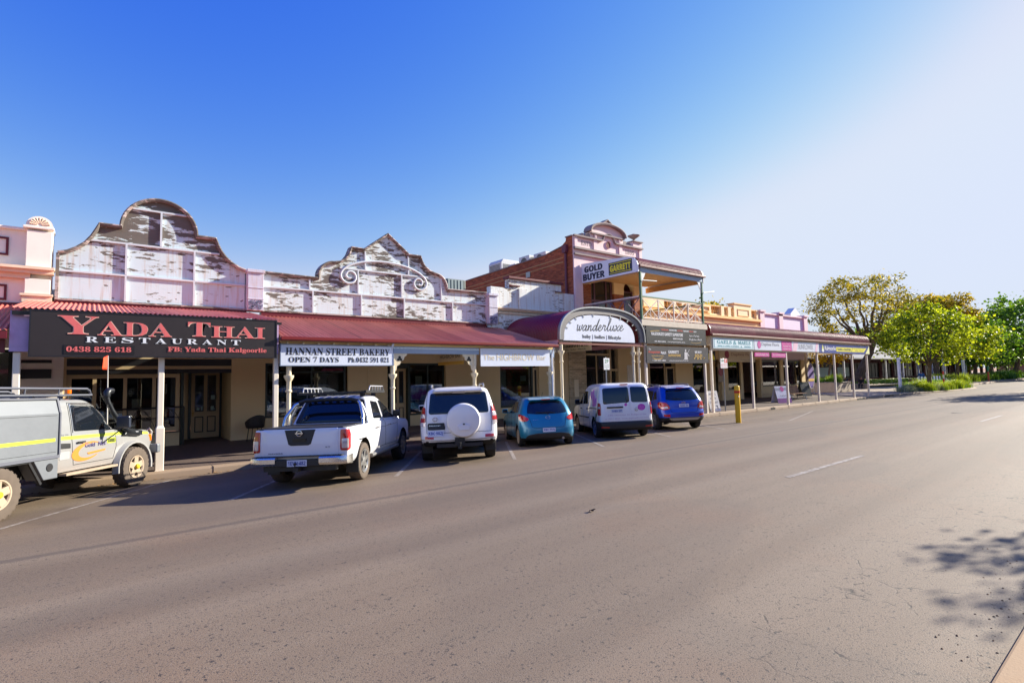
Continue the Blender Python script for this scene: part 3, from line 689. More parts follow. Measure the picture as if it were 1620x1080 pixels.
for x, sg in ((7.33, 1), (10.24, -1)):
    a, b = beam_bracket(x, 15.07, 2.68, sg); p = a.obj('bracket', CREAM2, va); b.obj('piercing', BLACKP, p)
m = MB(); m.tube([(7.2, 14.86, 2.97), (7.2, 14.95, 2.85), (7.2, 15.0, 2.7), (7.2, 15.0, 2.4)], .035); m.tube([(13.86, 14.86, 2.97), (13.86, 14.95, 2.85), (13.86, 15.0, 2.72), (13.86, 15.0, -.1)], .035); m.obj('downpipe', plain('downpipe_white', srgb(210, 214, 226), .4), va)

# ================= boutique =================
bd = thing('shop_building', 'low white rendered shop with flaking paint and stepped maroon-capped parapet', 'building', (16, FY, 0), 'shop buildings along the street')
m = MB(); m.prism([(13.66, 3.0), (13.66, 5.88), (14.68, 5.88), (14.68, 6.3), (17.92, 6.3), (17.92, 5.92), (18.78, 5.92), (18.78, 3.0)], 'y', 18.6, 18.9); m.obj('parapet', PEELR, bd)
m = MB(); m.box(14.6, 18.0, 18.5, 18.95, 6.31, 6.42); m.box(14.66, 15.3, 18.52, 18.6, 5.98, 6.04); m.box(17.5, 18.0, 18.52, 18.6, 5.92, 5.97); m.obj('coping', MAROON, bd, bevel=.02)
m = MB(); m.box(13.66, 18.78, 18.42, 18.6, 4.9, 4.96); m.box(13.66, 18.78, 18.48, 18.6, 4.83, 4.9); m.box(13.66, 18.78, 18.53, 18.6, 4.7, 4.76); m.obj('cornice', plain('rusty_cream', srgb(226, 200, 170), .7, var=.25, scale=4), bd)
m = MB(); m.box(15.2, 15.65, 18.5, 18.6, 4.965, 5.9); m.box(14.0, 14.25, 18.5, 18.6, 4.3, 4.55); m.obj('pier', PEELR, bd)
m = MB(); m.box(13.65, 19.4, 18.55, 18.8, 2.5, 3.0); m.box(16.3, 18.2, 18.55, 18.8, .0, 2.5); m.obj('wall', CREAM, bd)
m = MB(); m.box(18.2, 19.42, 18.5, 18.85, 0, 3.1); m.obj('brick_pier', CRBRICK, bd)
m = MB(); m.box(18.5, 18.8, 18.46, 18.5, .85, 1.7); m.obj('meter_box', CREAM2, bd, bevel=.01)
m = MB(); m.box(13.66, 18.79, 18.9, 27, 4.0, 4.15); m.box(13.66, 18.79, 26.8, 27, .12, 4.0); m.obj('roof', INTER, bd)
door(bd, 15.97, 16.3, .12, 2.3, 18.62, BEIGE, False)
va = thing('verandah', 'maroon barrel-vaulted canopy with grey rimmed arch on paired white columns', 'verandah', (16.9, 15, 0), 'verandahs over the footpath')
AX, AZ, AA, AB = 16.9, 3.3, 2.6, 1.36
def vault(a, off=0):
    t = R(a); c, s = math.cos(t), math.sin(t); e = .72
    return (AX+(AA+off)*math.copysign(abs(c)**e, c), AZ+(AB+off)*abs(s)**e)
m = MB()
def vf(u, v):
    y = 15.12+3.46*v; k = .013*math.sin(2*math.pi*y/.1); x, z = vault(180-180*u, k); return (x, y, z)
m.grid(vf, 30, 210); m.obj('roof', MAROOF, va, smooth=60)
m = MB(); prof = [vault(180-180*i/36, .04) for i in range(37)]; pin = [vault(180-180*i/36, -.24) for i in range(37)]
m.prism(prof+pin[::-1], 'y', 15.0, 15.09); m.obj('arch_rim', plain('lead_grey', srgb(126, 122, 122), .5, .3, var=.2, scale=5), va)
m = MB()
p2 = [vault(180-180*i/36, .06) for i in range(37)]; p3 = [vault(180-180*i/36, .0) for i in range(37)]
m.prism(p2+p3[::-1], 'y', 14.93, 14.999)
for i in range(4, 34, 3):
    a, b = vault(180-180*i/36, -.235), vault(180-180*i/36, -.36); m.bar((a[0], 15.03, a[1]), (b[0], 15.03, b[1]), .05, .05, (0, 1, 0))
m.obj('rim_bracket', GALV, va)
m = MB(); m.box(14.32, 14.4, 15.12, 18.55, 3.12, 3.3); m.box(19.4, 19.48, 15.12, 18.55, 3.12, 3.3); m.obj('side_beam', plain('pink_fascia', srgb(220, 160, 170), .6), va)
m = MB(); m.box(14.28, 19.5, 15.0, 15.1, 3.12, 3.2); m.obj('front_beam', plain('rust_beam', srgb(120, 60, 50), .7), va)
for x, y in ((14.12, 15.25), (14.42, 15.07), (18.8, 15.07), (19.22, 15.1)): post_turned(x, y, -.14, 3.12).obj('post', CREAM2, va, smooth=35)

# ================= two-storey brick building =================
bd = thing('brick_building', 'two-storey red brick building with pink moulded parapet', 'building', (21.4, FY, 0))
side = [(18.62, 5.9), (18.62, 8.9), (19.05, 8.9), (19.1, 8.72), (19.3, 8.6), (19.42, 8.48), (20.6, 8.3), (29.6, 8.08), (29.6, 0), (18.9, 0), (18.9, 5.9)]
m = MB(); m.prism(side, 'x', 18.8, 19.1); m.box(23.9, 24.2, 18.9, 29.6, 0, 8.1); m.box(19.1, 23.9, 29.3, 29.6, 0, 8.1); m.obj('side_wall', BRICK, bd)
m = MB(); m.prism([(18.6, 8.9), (18.6, 8.96), (19.1, 8.96), (19.1, 8.9)], 'x', 18.76, 19.14); m.prism([(19.4, 8.5), (19.4, 8.54), (20.6, 8.35), (29.65, 8.13), (29.65, 8.08), (20.6, 8.3)], 'x', 18.77, 19.13); m.obj('coping', GREYM, bd)
m = MB()
for z in (7.78, 7.55): m.prism([(19.3, z+.12), (29.5, z-.18), (29.5, z-.13), (19.3, z+.17)], 'x', 18.785, 18.8)
m.obj('string_course', plain('buff_brick', srgb(196, 148, 100), .85, var=.2), bd)
m = MB(); m.box(19.1, 23.9, 19.0, 29.3, 7.5, 7.6); m.box(19.1, 23.9, 18.9, 29.3, 4.25, 4.4); m.obj('roof', ROOFGREY, bd)
m = MB(); m.tube([(18.72, 19.05, 5.95), (18.72, 19.05, 8.1)], .06); m.prism([(18.95, 8.1), (19.15, 8.1), (19.2, 8.2), (19.2, 8.5), (18.9, 8.5), (18.9, 8.2)], 'x', 18.6, 18.79); m.obj('downpipe', plain('purple_maroon', srgb(112, 52, 70), .5), bd)
m = MB()
for y, z in ((21.9, 7.35), (24.9, 6.9)): m.box(18.77, 18.8, y, y+.35, z, z+.3)
m.obj('wall_vent', GALV, bd)
# pink front
m = MB(); m.box(18.81, 24.2, 18.55, 18.88, 7.3, 8.93); m.box(18.81, 19.35, 18.5, 18.9, 3.1, 7.3)
pedi = [(20.05, 8.93), (20.05, 9.3)]+[(21.35+1.3*math.cos(R(a)), 9.32+.46*math.sin(R(a))) for a in range(168, 11, -12)]+[(22.65, 9.3), (22.65, 8.93)]
m.prism(pedi, 'y', 18.55, 18.85); m.prism([(20.95, 9.76), (20.95, 9.83), (21.35, 10.08), (21.72, 9.83), (21.72, 9.76)], 'y', 18.52, 18.82)
m.box(23.45, 24.2, 18.5, 18.95, 8.9, 9.25); m.obj('parapet', PINK, bd)
m = MB()
cope_sweep(m, [(20.0, 9.28)]+[(21.35+1.33*math.cos(R(a)), 9.34+.46*math.sin(R(a))) for a in range(168, 11, -12)]+[(22.7, 9.28)], 18.35, 18.88, .1)
cope_sweep(m, [(20.9, 9.8), (21.34, 10.07), (21.77, 9.8)], 18.42, 18.84, .07)
m.box(18.78, 20.9, 18.42, 18.55, 8.88, 8.96); m.box(21.95, 24.25, 18.42, 18.55, 8.88, 8.96); m.box(18.78, 24.25, 18.4, 18.55, 8.24, 8.34); m.box(20.05, 22.65, 18.42, 18.55, 9.2, 9.27)
cope_sweep(m, [(20.9, 8.9)]+arc(21.42, 8.9, .44, .42, 170, 10, 10)+[(21.95, 8.9)], 18.44, 18.56, .05)
m.box(18.8, 24.2, 18.44, 18.55, 7.95, 8.03); m.box(23.4, 24.25, 18.42, 18.97, 9.251, 9.31)
m.obj('moulding', GREYM, bd)
m = MB()
for x0, x1 in ((18.85, 19.05), (20.25, 20.5), (22.25, 22.5), (23.95, 24.18)): m.box(x0, x1, 18.49, 18.55, 8.341, 8.879)
for x0 in (20.3, 22.2): m.box(x0, x0+.16, 18.47, 18.55, 8.97, 9.18); m.box(x0+.03, x0+.06, 18.455, 18.47, 9.0, 9.15); m.box(x0+.1, x0+.13, 18.455, 18.47, 9.0, 9.15)
m.obj('pier', PINK, bd)
m = MB()
for cx_, r_ in ((19.85, .22), (22.82, .2)): m.prism(arc(cx_, 8.96, r_, r_*1.2, 0, 180, 12), 'y', 18.55, 18.8)
for cx_, r_ in ((19.48, .13), (23.2, .13)): m.prism(arc(cx_, 8.96, r_, r_*1.4, 0, 180, 12), 'y', 18.55, 18.8)
m.obj('scroll', GREYM, bd)
m = MB(); m.lathe((21.42, 18.5, 8.78), [(.2, 0), (.2, .05), (.15, .06), (.15, .03)], 20, 'y', False); m.obj('oculus_ring', PINK, bd)
m = MB(); m.lathe((21.42, 18.545, 8.78), [(.16, -.01), (.16, .01)], 20, 'y'); m.obj('oculus', plain('rust_infill', srgb(110, 66, 56), .8), bd)
m = MB(); m.lathe((23.8, 18.72, 9.31), [(.16, 0), (.14, .05), (.06, .1), (.07, .16), (.16, .22), (.34, .34), (.35, .37), (.2, .39), (.12, .45), (0, .49)], 16); m.obj('urn', GREYM, bd, smooth=50)
m = MB(); lettering(m, serif('ESTD'), 19.36, 20.12, 8.5, 8.74, 18.545); lettering(m, serif('1895'), 22.78, 23.55, 8.48, 8.72, 18.545); m.obj('date_lettering', GREYM, bd)
# first-floor front behind the balcony
m = MB(); m.box(19.35, 20.03, 18.6, 18.88, 4.4, 6.55); m.box(21.8, 22.6, 18.6, 18.88, 4.4, 6.2); m.box(23.5, 24.2, 18.6, 18.88, 4.4, 6.2); m.obj('front_wall', BRICKX, bd)
m = MB(); m.box(19.35, 20.03, 18.58, 18.88, 6.551, 7.3); m.box(20.03, 21.8, 18.58, 18.88, 6.95, 7.3); m.box(21.8, 22.6, 18.58, 18.88, 6.201, 7.3); m.box(23.5, 24.2, 18.58, 18.88, 6.201, 7.3)
m.prism([(22.6, 6.5)]+arc(23.05, 6.5, .45, .42, 180, 0, 12)+[(23.5, 6.5), (23.5, 7.3), (22.6, 7.3)], 'y', 18.58, 18.88); m.obj('rendered_wall', ORANGE, bd)
window(bd, 20.04, 21.79, 4.75, 6.94, 18.7, plain('purple_joinery', srgb(92, 62, 76), .5), .14, (20.4, 21.3), (5.75,), pane=DPANE)
window(bd, 22.62, 23.48, 4.45, 6.45, 18.7, plain('purple_joinery', (0, 0, 0)), .08, (), (6.0,), pane=DPANE)
m = MB(); m.box(19.4, 19.42, 18.5, 18.86, 0, 3.1); m.box(21.9, 24.4, 18.55, 18.88, 0, 4.25); m.box(19.42, 21.9, 18.55, 18.88, 3.3, 4.25); m.obj('wall', CREAM, bd)
m = MB(); m.box(19.5, 21.25, 18.75, 18.78, .1, 2.9); m.box(21.4, 21.86, 18.75, 18.78, .12, 2.1); m.obj('entrance_glass', DPANE, bd)
m = MB(); m.box(19.43, 19.5, 18.6, 18.8, .1, 3.3); m.box(21.25, 21.4, 18.6, 18.8, .1, 3.3); m.box(21.86, 21.9, 18.6, 18.8, .1, 3.3); m.box(19.5, 21.25, 18.6, 18.8, 2.9, 3.0); m.box(21.4, 21.86, 18.6, 18.8, 2.1, 2.2); m.box(20.35, 20.41, 18.7, 18.74, .1, 2.9); m.obj('entrance_frame', BEIGE, bd)
m = MB(); m.box(19.5, 21.25, 18.76, 18.79, 3.0, 3.3); m.box(21.4, 21.86, 18.76, 18.79, 2.2, 3.2); m.obj('fanlight', DPANE, bd)
m = MB(); m.box(22.6, 23.3, 18.53, 18.55, 1.3, 2.4); m.obj('poster', PAPER, bd)

va = thing('balcony', 'timber balcony with cross-braced railing, green posts and bullnose plum roof', 'balcony', (22, 15, 0))
m = MB()
BN = [(15.0, 6.83), (15.01, 6.92), (15.04, 7.02), (15.1, 7.12), (15.2, 7.2), (15.35, 7.26), (15.55, 7.29), (16.2, 7.33), (18.5, 7.46)]
def bull(x0, x1, prof, pitch=.1, amp=.012):
    m = MB(); n = int((x1-x0)/pitch*6); L = len(prof); nr = []
    for j in range(L):
        d = Vector(prof[min(j+1, L-1)])-Vector(prof[max(0, j-1)]); d.normalize(); nr.append((-d.y, d.x))
    def f(u, v):
        j = round(v*(L-1)); x = x0+(x1-x0)*u; k = amp*math.sin(2*math.pi*x/pitch); return (x, prof[j][0]+nr[j][0]*k, prof[j][1]+nr[j][1]*k)
    m.grid(f, n, L-1); return m
bull(19.36, 24.6, BN).obj('roof', PLUMROOF, va, smooth=60)
m = MB(); m.box(19.34, 24.66, 14.9, 15.0, 6.76, 6.85); m.obj('gutter', MAROON, va, bevel=.01)
m = MB(); m.box(19.5, 24.55, 15.02, 15.1, 6.54, 6.76); m.obj('front_beam', BLUEG, va)
m = MB(); m.box(24.46, 24.56, 15.1, 18.55, 6.45, 6.72); m.box(19.38, 19.44, 15.1, 18.55, 6.45, 6.72); m.obj('side_beam', TIMBER, va)
m = MB()
for i in range(52): m.box(19.46+i*.0965, 19.46+i*.0965+.09, 15.12, 18.55, 6.8, 6.82)
m.obj('ceiling', TIMBER, va)
m = MB(); m.prism([(15.0, 6.5), (15.0, 6.85), (15.04, 7.02), (15.1, 7.12), (15.2, 7.2), (15.35, 7.25), (15.6, 7.27), (18.5, 7.42), (18.5, 6.5)], 'x', 24.57, 24.62); m.obj('end_panel', WHITE, va)
for x in (19.5, 24.46): post_square(x, 15.06, 4.36, 6.54, .1).obj('post', GREENP, va)
for x, sg in ((19.56, 1), (24.4, -1)):
    a, b = beam_bracket(x, 15.06, 6.54, sg, .3); a.obj('bracket', WHITE, va)
m = MB(); m.box(19.4, 24.66, 14.98, 18.5, 4.27, 4.36); m.box(19.4, 24.7, 14.98, 15.08, 4.09, 4.27); m.obj('floor', plain('balcony_floor', srgb(200, 186, 168), .7, var=.2, scale=4), va)
def rail(a, b, n, mat_top):
    a, b = Vector(a), Vector(b); m = MB(); t = MB(); up = Vector((0, 0, 1))
    t.bar(a+up*1.06, b+up*1.06, .07, .06); m.bar(a+up*.98, b+up*.98, .04, .03); m.bar(a+up*.08, b+up*.08, .05, .05)
    for i in range(n):
        p, q = a+(b-a)*(i/n), a+(b-a)*((i+1)/n); c = (p+q)/2
        m.bar(p+up*.1, q+up*.98, .03, .035); m.bar(p+up*.98+(q-p)*.001, q+up*.1, .026, .03)
        if i: m.bar(p+up*.08, p+up*.98, .05, .05)
        for k in range(1, 4):   # small lower lattice
            s = p+(q-p)*(k/4); m.bar(s+up*.1, s+up*.1+up*(.2 if k != 2 else .44), .018, .02)
    return m, t
a, b = rail((19.55, 15.06, 4.36), (24.41, 15.06, 4.36), 4, None); a.obj('railing', plain('cream_pink_lattice', srgb(224, 208, 196), .6), va); b.obj('handrail', GREENP, va)
a, b = rail((19.44, 15.12, 4.36), (19.44, 18.5, 4.36), 4, None); a.obj('railing', plain('mauve_lattice', srgb(120, 100, 112), .6), va); b.obj('handrail', plain('cream_pink_lattice', (0, 0, 0)), va)
a, b = rail((24.5, 15.12, 4.36), (24.5, 18.5, 4.36), 4, None); a.obj('railing', plain('cream_pink_lattice', (0, 0, 0)), va); b.obj('handrail', GREENP, va)
for x in (19.72, 24.5): post_square(x, 15.1, -.14, 4.08, .11, (1.25, .95) if x > 20 else None).obj('post', POSTM, va)
m = MB(); m.tube([(19.58, 14.98, 6.15), (20.6, 14.98, 6.2)], .025); m.tube([(24.5, 14.98, 5.98), (25.5, 14.98, 6.12)], .025); m.obj('light_tube', plain('pale_grey_tube', srgb(170, 176, 180), .5), va)

# ================= apricot building and lilac building =================
bd = thing('shop_building', 'apricot shop building with balustraded parapet behind the balcony', 'building', (31, FY, 0), 'shop buildings along the street')
m = MB(); m.box(24.2, 37.4, 18.6, 18.95, 2.75, 5.42); m.box(24.2, 37.4, 18.66, 18.9, 5.6, 5.72); m.obj('wall', ORANGE, bd)
m = MB(); m.box(24.2, 37.4, 18.9, 18.94, 5.6, 6.2); m.obj('parapet_back', ORANGE2, bd)
m = MB(); m.box(24.2, 37.42, 18.38, 18.6, 5.42, 5.5); m.box(24.2, 37.4, 18.44, 18.95, 5.5, 5.6); m.box(24.2, 37.42, 18.5, 18.6, 5.05, 5.12); m.box(24.2, 37.4, 18.6, 18.95, 6.2, 6.28)
m.obj('cornice', ORANGE2, bd)
m = MB(); m.box(33.95, 36.25, 18.55, 18.98, 5.6, 6.55)
for x0, x1 in ((24.3, 26.2), (28.0, 31.2)): m.box(x0, x1, 18.6, 18.95, 5.72, 6.2)
for x in (27.0, 32.35, 33.2, 37.0): m.box(x, x+.36, 18.56, 18.96, 5.6, 6.26)
m.obj('parapet', ORANGE, bd)
m = MB(); m.box(33.9, 36.3, 18.5, 19.0, 6.5, 6.58)
for x0, x1, z0, z1 in ((28.3, 30.9, 5.8, 6.12), (34.4, 35.9, 5.72, 6.2)):
    m.box(x0, x1, 18.52, 18.6, z0, z0+.05); m.box(x0, x1, 18.52, 18.6, z1-.05, z1); m.box(x0, x0+.05, 18.521, 18.6, z0+.05, z1-.05); m.box(x1-.05, x1, 18.521, 18.6, z0+.05, z1-.05)
m.obj('panel_moulding', ORANGE2, bd)
n = 0
for x0, x1 in ((26.25, 26.95), (27.4, 27.95), (31.3, 32.3), (32.75, 33.15), (36.3, 36.95)):
    k = max(2, int((x1-x0)/.24))
    for i in range(k):
        m = MB(); m.lathe((x0+(x1-x0)*(i+.5)/k, 18.78, 5.72), [(.07, 0), (.07, .04), (.04, .08), (.075, .2), (.04, .33), (.06, .42), (.06, .48)], 8); m.obj('baluster', ORANGE2, bd, smooth=50)
m = MB(); m.box(24.4, 24.5, 18.5, 18.8, 0, 2.75); m.box(26.95, 28.7, 18.5, 18.8, 0, 2.75); m.box(24.5, 26.95, 18.5, 18.75, 0, .5); m.box(28.7, 30.15, 18.5, 18.75, 0, .6); m.box(30.15, 31.2, 18.5, 18.8, 0, 2.75); m.box(31.9, 32.7, 18.5, 18.8, 0, 2.75); m.box(32.7, 34.3, 18.5, 18.75, 0, .75); m.box(34.3, 34.6, 18.5, 18.8, 0, 2.75); m.box(37.0, 37.3, 18.5, 18.8, 0, 2.75); m.hexa([(34.6, 18.8, .0), (34.6, 18.72, .0), (36.2, 20.6, .0), (36.2, 20.7, .0), (34.6, 18.8, 2.75), (34.6, 18.72, 2.75), (36.2, 20.6, 2.75), (36.2, 20.7, 2.75)]); m.box(36.2, 37.0, 20.5, 20.6, 0, 2.75)
m.obj('shop_front', CREAM, bd)
m = MB(); m.box(24.3, 37.3, 18.95, 26, 3.9, 4.0); m.box(24.3, 37.3, 25.8, 26, .12, 3.9); m.obj('roof', INTER, bd)
window(bd, 24.5, 26.05, .5, 2.7, 18.6, BEIGE, .08); window(bd, 28.7, 30.15, .6, 2.7, 18.6, BEIGE, .08); window(bd, 32.7, 34.3, .75, 2.7, 18.6, BLACKP, .07)
door(bd, 26.12, 26.92, .12, 2.3, 18.6, BEIGE, False, .2); door(bd, 31.22, 31.88, .12, 2.4, 18.7, BEIGE, False, .2)
bd = thing('shop_building', 'lilac shop building with square pilasters at the end of the row', 'building', (41, FY, 0), 'shop buildings along the street')
m = MB(); m.box(37.4, 45.0, 18.62, 18.95, 2.75, 6.15); m.obj('wall', LILAC, bd)
m = MB()
for x in (37.42, 40.3, 44.5): m.box(x, x+.62, 18.5, 19.0, 4.6, 6.2); m.box(x-.08, x+.7, 18.42, 19.05, 6.2, 6.32)
m.box(38.1, 44.5, 18.5, 19.0, 6.06, 6.16); m.obj('pilaster', plain('pale_pink_trim', srgb(226, 196, 204), .7), bd)
m = MB(); m.prism([(43.3, 6.0), (43.3, 6.45), (44.1, 6.95), (44.9, 6.45), (44.9, 6.0)], 'y', 18.97, 19.5); m.obj('gable', WHITE, bd)
m = MB(); m.box(44.98, 45.2, 18.7, 26, 0, 6.0); m.box(37.42, 45.1, 25.8, 26, 0, 6.0); m.box(37.42, 45.0, 19, 25.8, 3.9, 4.0); m.obj('side_wall', plain('cream_side', srgb(220, 206, 190), .7), bd)
m = MB(); m.box(40.0, 40.5, 18.5, 18.8, 0, 2.75); m.box(37.3, 40.0, 18.5, 18.75, 0, .85); m.box(40.5, 43.5, 18.5, 18.75, 0, .85); m.box(43.5, 44.98, 18.5, 18.8, 0, 2.75); m.box(37.3, 43.5, 18.44, 18.5, .3, .36); m.obj('shop_front', CREAM, bd)
window(bd, 37.3, 40.0, .85, 2.7, 18.58, BLACKP, .09, (), ()); window(bd, 40.5, 43.5, .85, 2.7, 18.58, BLACKP, .09, (42.3,), ())
m = MB(); rg = random.Random(11)
for x in [37.6+i*.33 for i in range(17)]:
    if 40 < x < 40.6: continue
    h = rg.uniform(.1, .5); m.box(x, x+rg.uniform(.1, .28), 18.9+rg.random()*.4, 19.4, .9, .9+h)
m.obj('display', plain('display_goods', srgb(150, 160, 170), .7, var=.6, scale=2), bd)

va = thing('verandah', 'long plum bullnose verandah on slim cream posts at the far end of the row', 'verandah', (36, 15.1, 0), 'verandahs over the footpath')
BN2 = [(14.98, 3.9), (14.98, 4.05), (15.0, 4.2), (15.06, 4.33), (15.16, 4.43), (15.32, 4.5), (15.55, 4.54), (16.4, 4.62), (18.6, 4.78)]
bull(25.05, 47.3, BN2).obj('roof', PLUMROOF, va, smooth=60)
m = MB(); m.box(25.0, 47.4, 14.88, 14.98, 3.8, 3.9); m.obj('gutter', plain('rust_gutter', srgb(110, 56, 50), .5), va, bevel=.01)
m = MB(); m.box(25.1, 47.3, 15.04, 15.14, 3.05, 3.78); m.box(25.1, 25.16, 15.14, 18.5, 3.3, 3.8); m.box(47.2, 47.3, 15.14, 19, 3.2, 3.4); m.box(25.1, 47.2, 15.14, 18.5, 3.82, 3.84); m.obj('beam', CREAM2, va)
m = MB(); m.prism([(14.98, 3.8)]+BN2+[(18.6, 3.8)], 'x', 25.0, 25.05); m.prism([(14.98, 3.8)]+BN2+[(18.6, 3.8)], 'x', 47.3, 47.34); m.obj('end_panel', MAROON, va)
for x in (25.1, 29.25, 33.45, 37.9, 40.7, 43.95, 46.9): post_square(x, 15.1, -.14, 3.05, .12).obj('post', POSTM, va)
post_square(43.6, 18.2, .0, 3.3, .12).obj('post', POSTM, va)

# ================= far arcade across the square =================
bd = thing('arcade_building', 'long low dark red arcade building behind the trees across the square', 'building', (100, 27, 0))
DRED = plain('dark_red_brick', srgb(92, 38, 34), .8, var=.2)
m = MB(); m.box(56, 330, 29, 29.4, 0, .7); m.box(56, 330, 29, 29.4, 2.9, 4.4); m.box(180, 330, 29.05, 29.35, .7, 2.9)
for i in range(22): m.box(56+i*5.6, 57.2+i*5.6, 29, 29.4, .7, 2.9)
m.box(56, 175, 29.4, 40, 4.2, 4.4); m.box(55.8, 56, 29, 40, 0, 4.4); m.box(56, 175, 34, 34.2, 0, 4.2); m.obj('wall', DRED, bd)
for i in range(21):
    x0 = 57.2+i*5.6
    if i < 14: window(bd, x0, x0+4.4, .7, 2.9, 29.1, BLACKP, .1, (x0+1.5, x0+3.0), (), .1, FARPANE)
m = MB(); m.prism([(26, 3.3), (26, 3.45), (29, 4.3), (29, 4.15)], 'x', 56, 330); m.prism([(29, 4.4), (29, 4.5), (34, 6.6), (34, 6.4)], 'x', 90, 330); m.obj('roof', plain('grey_iron_roof', srgb(120, 116, 116), .5), bd)
for i in range(11): post_square(66+i*7.5, 26.2, 0, 3.35, .2).obj('post', WHITE, bd)
m = MB(); m.box(71, 77, 28.95, 29, 1.1, 2.3); m.box(79, 83, 28.95, 29, 1.1, 2.3); m.obj('banner', plain('pale_blue_banner', srgb(150, 170, 176), .6), bd)

# air conditioners on the roofs
def aircon(label, x, y, z, w, d, h, cooler):
    t = thing('air_conditioner', label, 'air conditioner', (x, y, z), 'air conditioners on the roofs')
    m = MB()
    if cooler:
        m.prism([(x, z), (x+w, z), (x+w, z+h*.82), (x+w*.9, z+h), (x+w*.1, z+h), (x, z+h*.82)], 'y', y, y+d)
    else: m.box(x, x+w, y, y+d, z, z+h)
    m.obj('case', plain('aircon_white', srgb(222, 220, 216), .5), t, bevel=.03)
    g = MB()
    if cooler:
        for k in range(9): g.box(x+w*.1, x+w*.9, y-.015, y, z+h*(.12+.07*k), z+h*(.15+.07*k)); g.box(x-.015, x, y+d*.1, y+d*.9, z+h*(.12+.07*k), z+h*(.15+.07*k))
    else:
        g.lathe((x-.01, y+d*.5, z+h*.5), [(h*.36, -.01), (h*.36, .01)], 16, 'x'); g.lathe((x+w*.35, y-.01, z+h*.5), [(h*.36, -.01), (h*.36, .01)], 16, 'y')
    g.obj('grille', plain('aircon_grille', srgb(110, 108, 100), .7), t)
    s = MB()
    for a in (x+.1, x+w-.2): s.box(a, a+.08, y+.05, y+d-.05, z-.9, z)
    s.obj('stand', GALV, t)
aircon('large white evaporative cooler on the roof behind the brick wall', 19.4, 25.3, 8.05, 1.5, 1.3, 1.05, True)
aircon('small white fan unit close beside the big cooler', 19.4, 24.0, 8.0, .7, .6, .56, False)
aircon('middle white fan unit on the brick building roof', 19.4, 22.7, 8.1, .8, .9, .72, False)
aircon('white unit nearest the pink parapet, half hidden behind the brick wall', 19.4, 21.3, 8.1, 1.0, 1.0, .66, False)
t = thing('air_conditioner', 'green-grey slatted cooler behind the peeling bakery parapet', 'air conditioner', (13.2, 22, 5.4), 'air conditioners on the roofs')
m = MB(); m.box(12.9, 13.95, 21, 22, 5.2, 6.55); m.obj('case', plain('cooler_green', srgb(110, 118, 112), .6), t, bevel=.05)
m = MB()
for k in range(5): m.box(12.95+k*.18, 13.06+k*.18, 20.98, 21, 5.4, 6.5)
m.obj('grille', plain('cooler_slats', srgb(150, 164, 160), .6), t)
m = MB(); m.box(13, 13.8, 21.1, 21.9, 3.95, 5.2); m.obj('stand', GALV, t)

bd = thing('distant_building', 'dim brown building closing the far end of the street at the right edge', 'building', (430, 0, 0))
m = MB(); m.box(430, 450, -60, 60, -.5, 6.5); m.obj('wall', DRED, bd); m = MB(); m.prism([(-62, 6.5), (62, 6.5), (58, 9), (-58, 9)], 'x', 428, 452); m.obj('roof', ROOFGREY, bd)

# goods, notices and furniture seen through the shop glass
GOODS = plain('shelf_goods', srgb(150, 120, 96), .7, var=.6, scale=3); rg = random.Random(5)
def shelf(par, x0, x1, y, z0, n):
    m = MB(); m.box(x0, x1, y, y+.35, z0-.03, z0)
    for i in range(n):
        x = x0+(x1-x0)*(i+.15)/n; m.box(x, x+(x1-x0)/n*rg.uniform(.4, .8), y+.06, y+.3, z0+.001, z0+rg.uniform(.12, .4))
    m.obj('display', GOODS, par)
SH = [o for o in bpy.data.objects if o.name.startswith('shop_building')]
rest, bake, apri, lila = SH[1], SH[2], SH[4], SH[5]
for x0, x1, z in ((4.7, 5.8, .95), (6.1, 7.0, .95), (4.7, 5.8, 1.5), (9.8, 10.4, .8), (10.6, 11.1, .8), (9.8, 11.1, 1.4), (14.2, 15.8, .8), (14.2, 15.8, 1.5)): shelf(bake, x0, x1, 19.1, z, 6)
for x0, x1, z in ((24.7, 25.9, .8), (28.8, 30.0, .9), (32.8, 34.2, 1.0), (24.7, 25.9, 1.5)): shelf(apri, x0, x1, 19.2, z, 6)
m = MB()
for x0, z0, w_, h in ((4.62, 1.9, .24, .34), (6.5, 1.1, .3, .42), (10.0, 1.6, .3, .4), (14.3, 1.2, .22, .3), (15.3, 1.7, .34, .24), (.95, 1.2, .2, .28), (1.6, 1.6, .2, .3)): m.box(x0, x0+w_, 18.63 if x0 > 2 and not 9 < x0 < 14 else (18.685 if x0 > 2 else 18.62), 18.69 if 9 < x0 < 14 else 18.634, z0, z0+h) if False else m.box(x0, x0+w_, 18.72, 18.724, z0, z0+h)
m.obj('notice', PAPER, bake)
for cx_ in (.35, 1.1, 1.75):
    m = MB(); m.lathe((cx_, 19.6, .12), [(.28, 0), (.03, .03), (.03, .7), (.4, .71), (.4, .74)], 16); m.obj('table', plain('cafe_table', srgb(170, 150, 130), .6), rest)
m = MB(); m.tube([(6.55, 19.0, 2.5), (6.55, 19.0, 2.2)], .01); m.lathe((6.55, 19.0, 2.02), [(.14, 0), (.1, .1), (.03, .18)], 14); m.obj('pendant', plain('pendant_shade', srgb(190, 110, 80), .5), bake)
for cx_, cz_ in ((6.35, 2.05), (6.75, 1.75), (15.1, 1.9)):
    m = MB(); rg2 = random.Random(int(cx_*10))
    for i in range(60):
        a, b, c_ = rg2.gauss(0, .12), rg2.gauss(0, .1), rg2.gauss(0, .2); m.add([(cx_+a, 18.95+b, cz_+c_), (cx_+a+.07, 18.95+b, cz_+c_-.03), (cx_+a+.03, 18.95+b+.03, cz_+c_-.09)], [(0, 1, 2)])
    m.obj('hanging_plant', plain('plant_green', srgb(70, 100, 46), .6), bake)
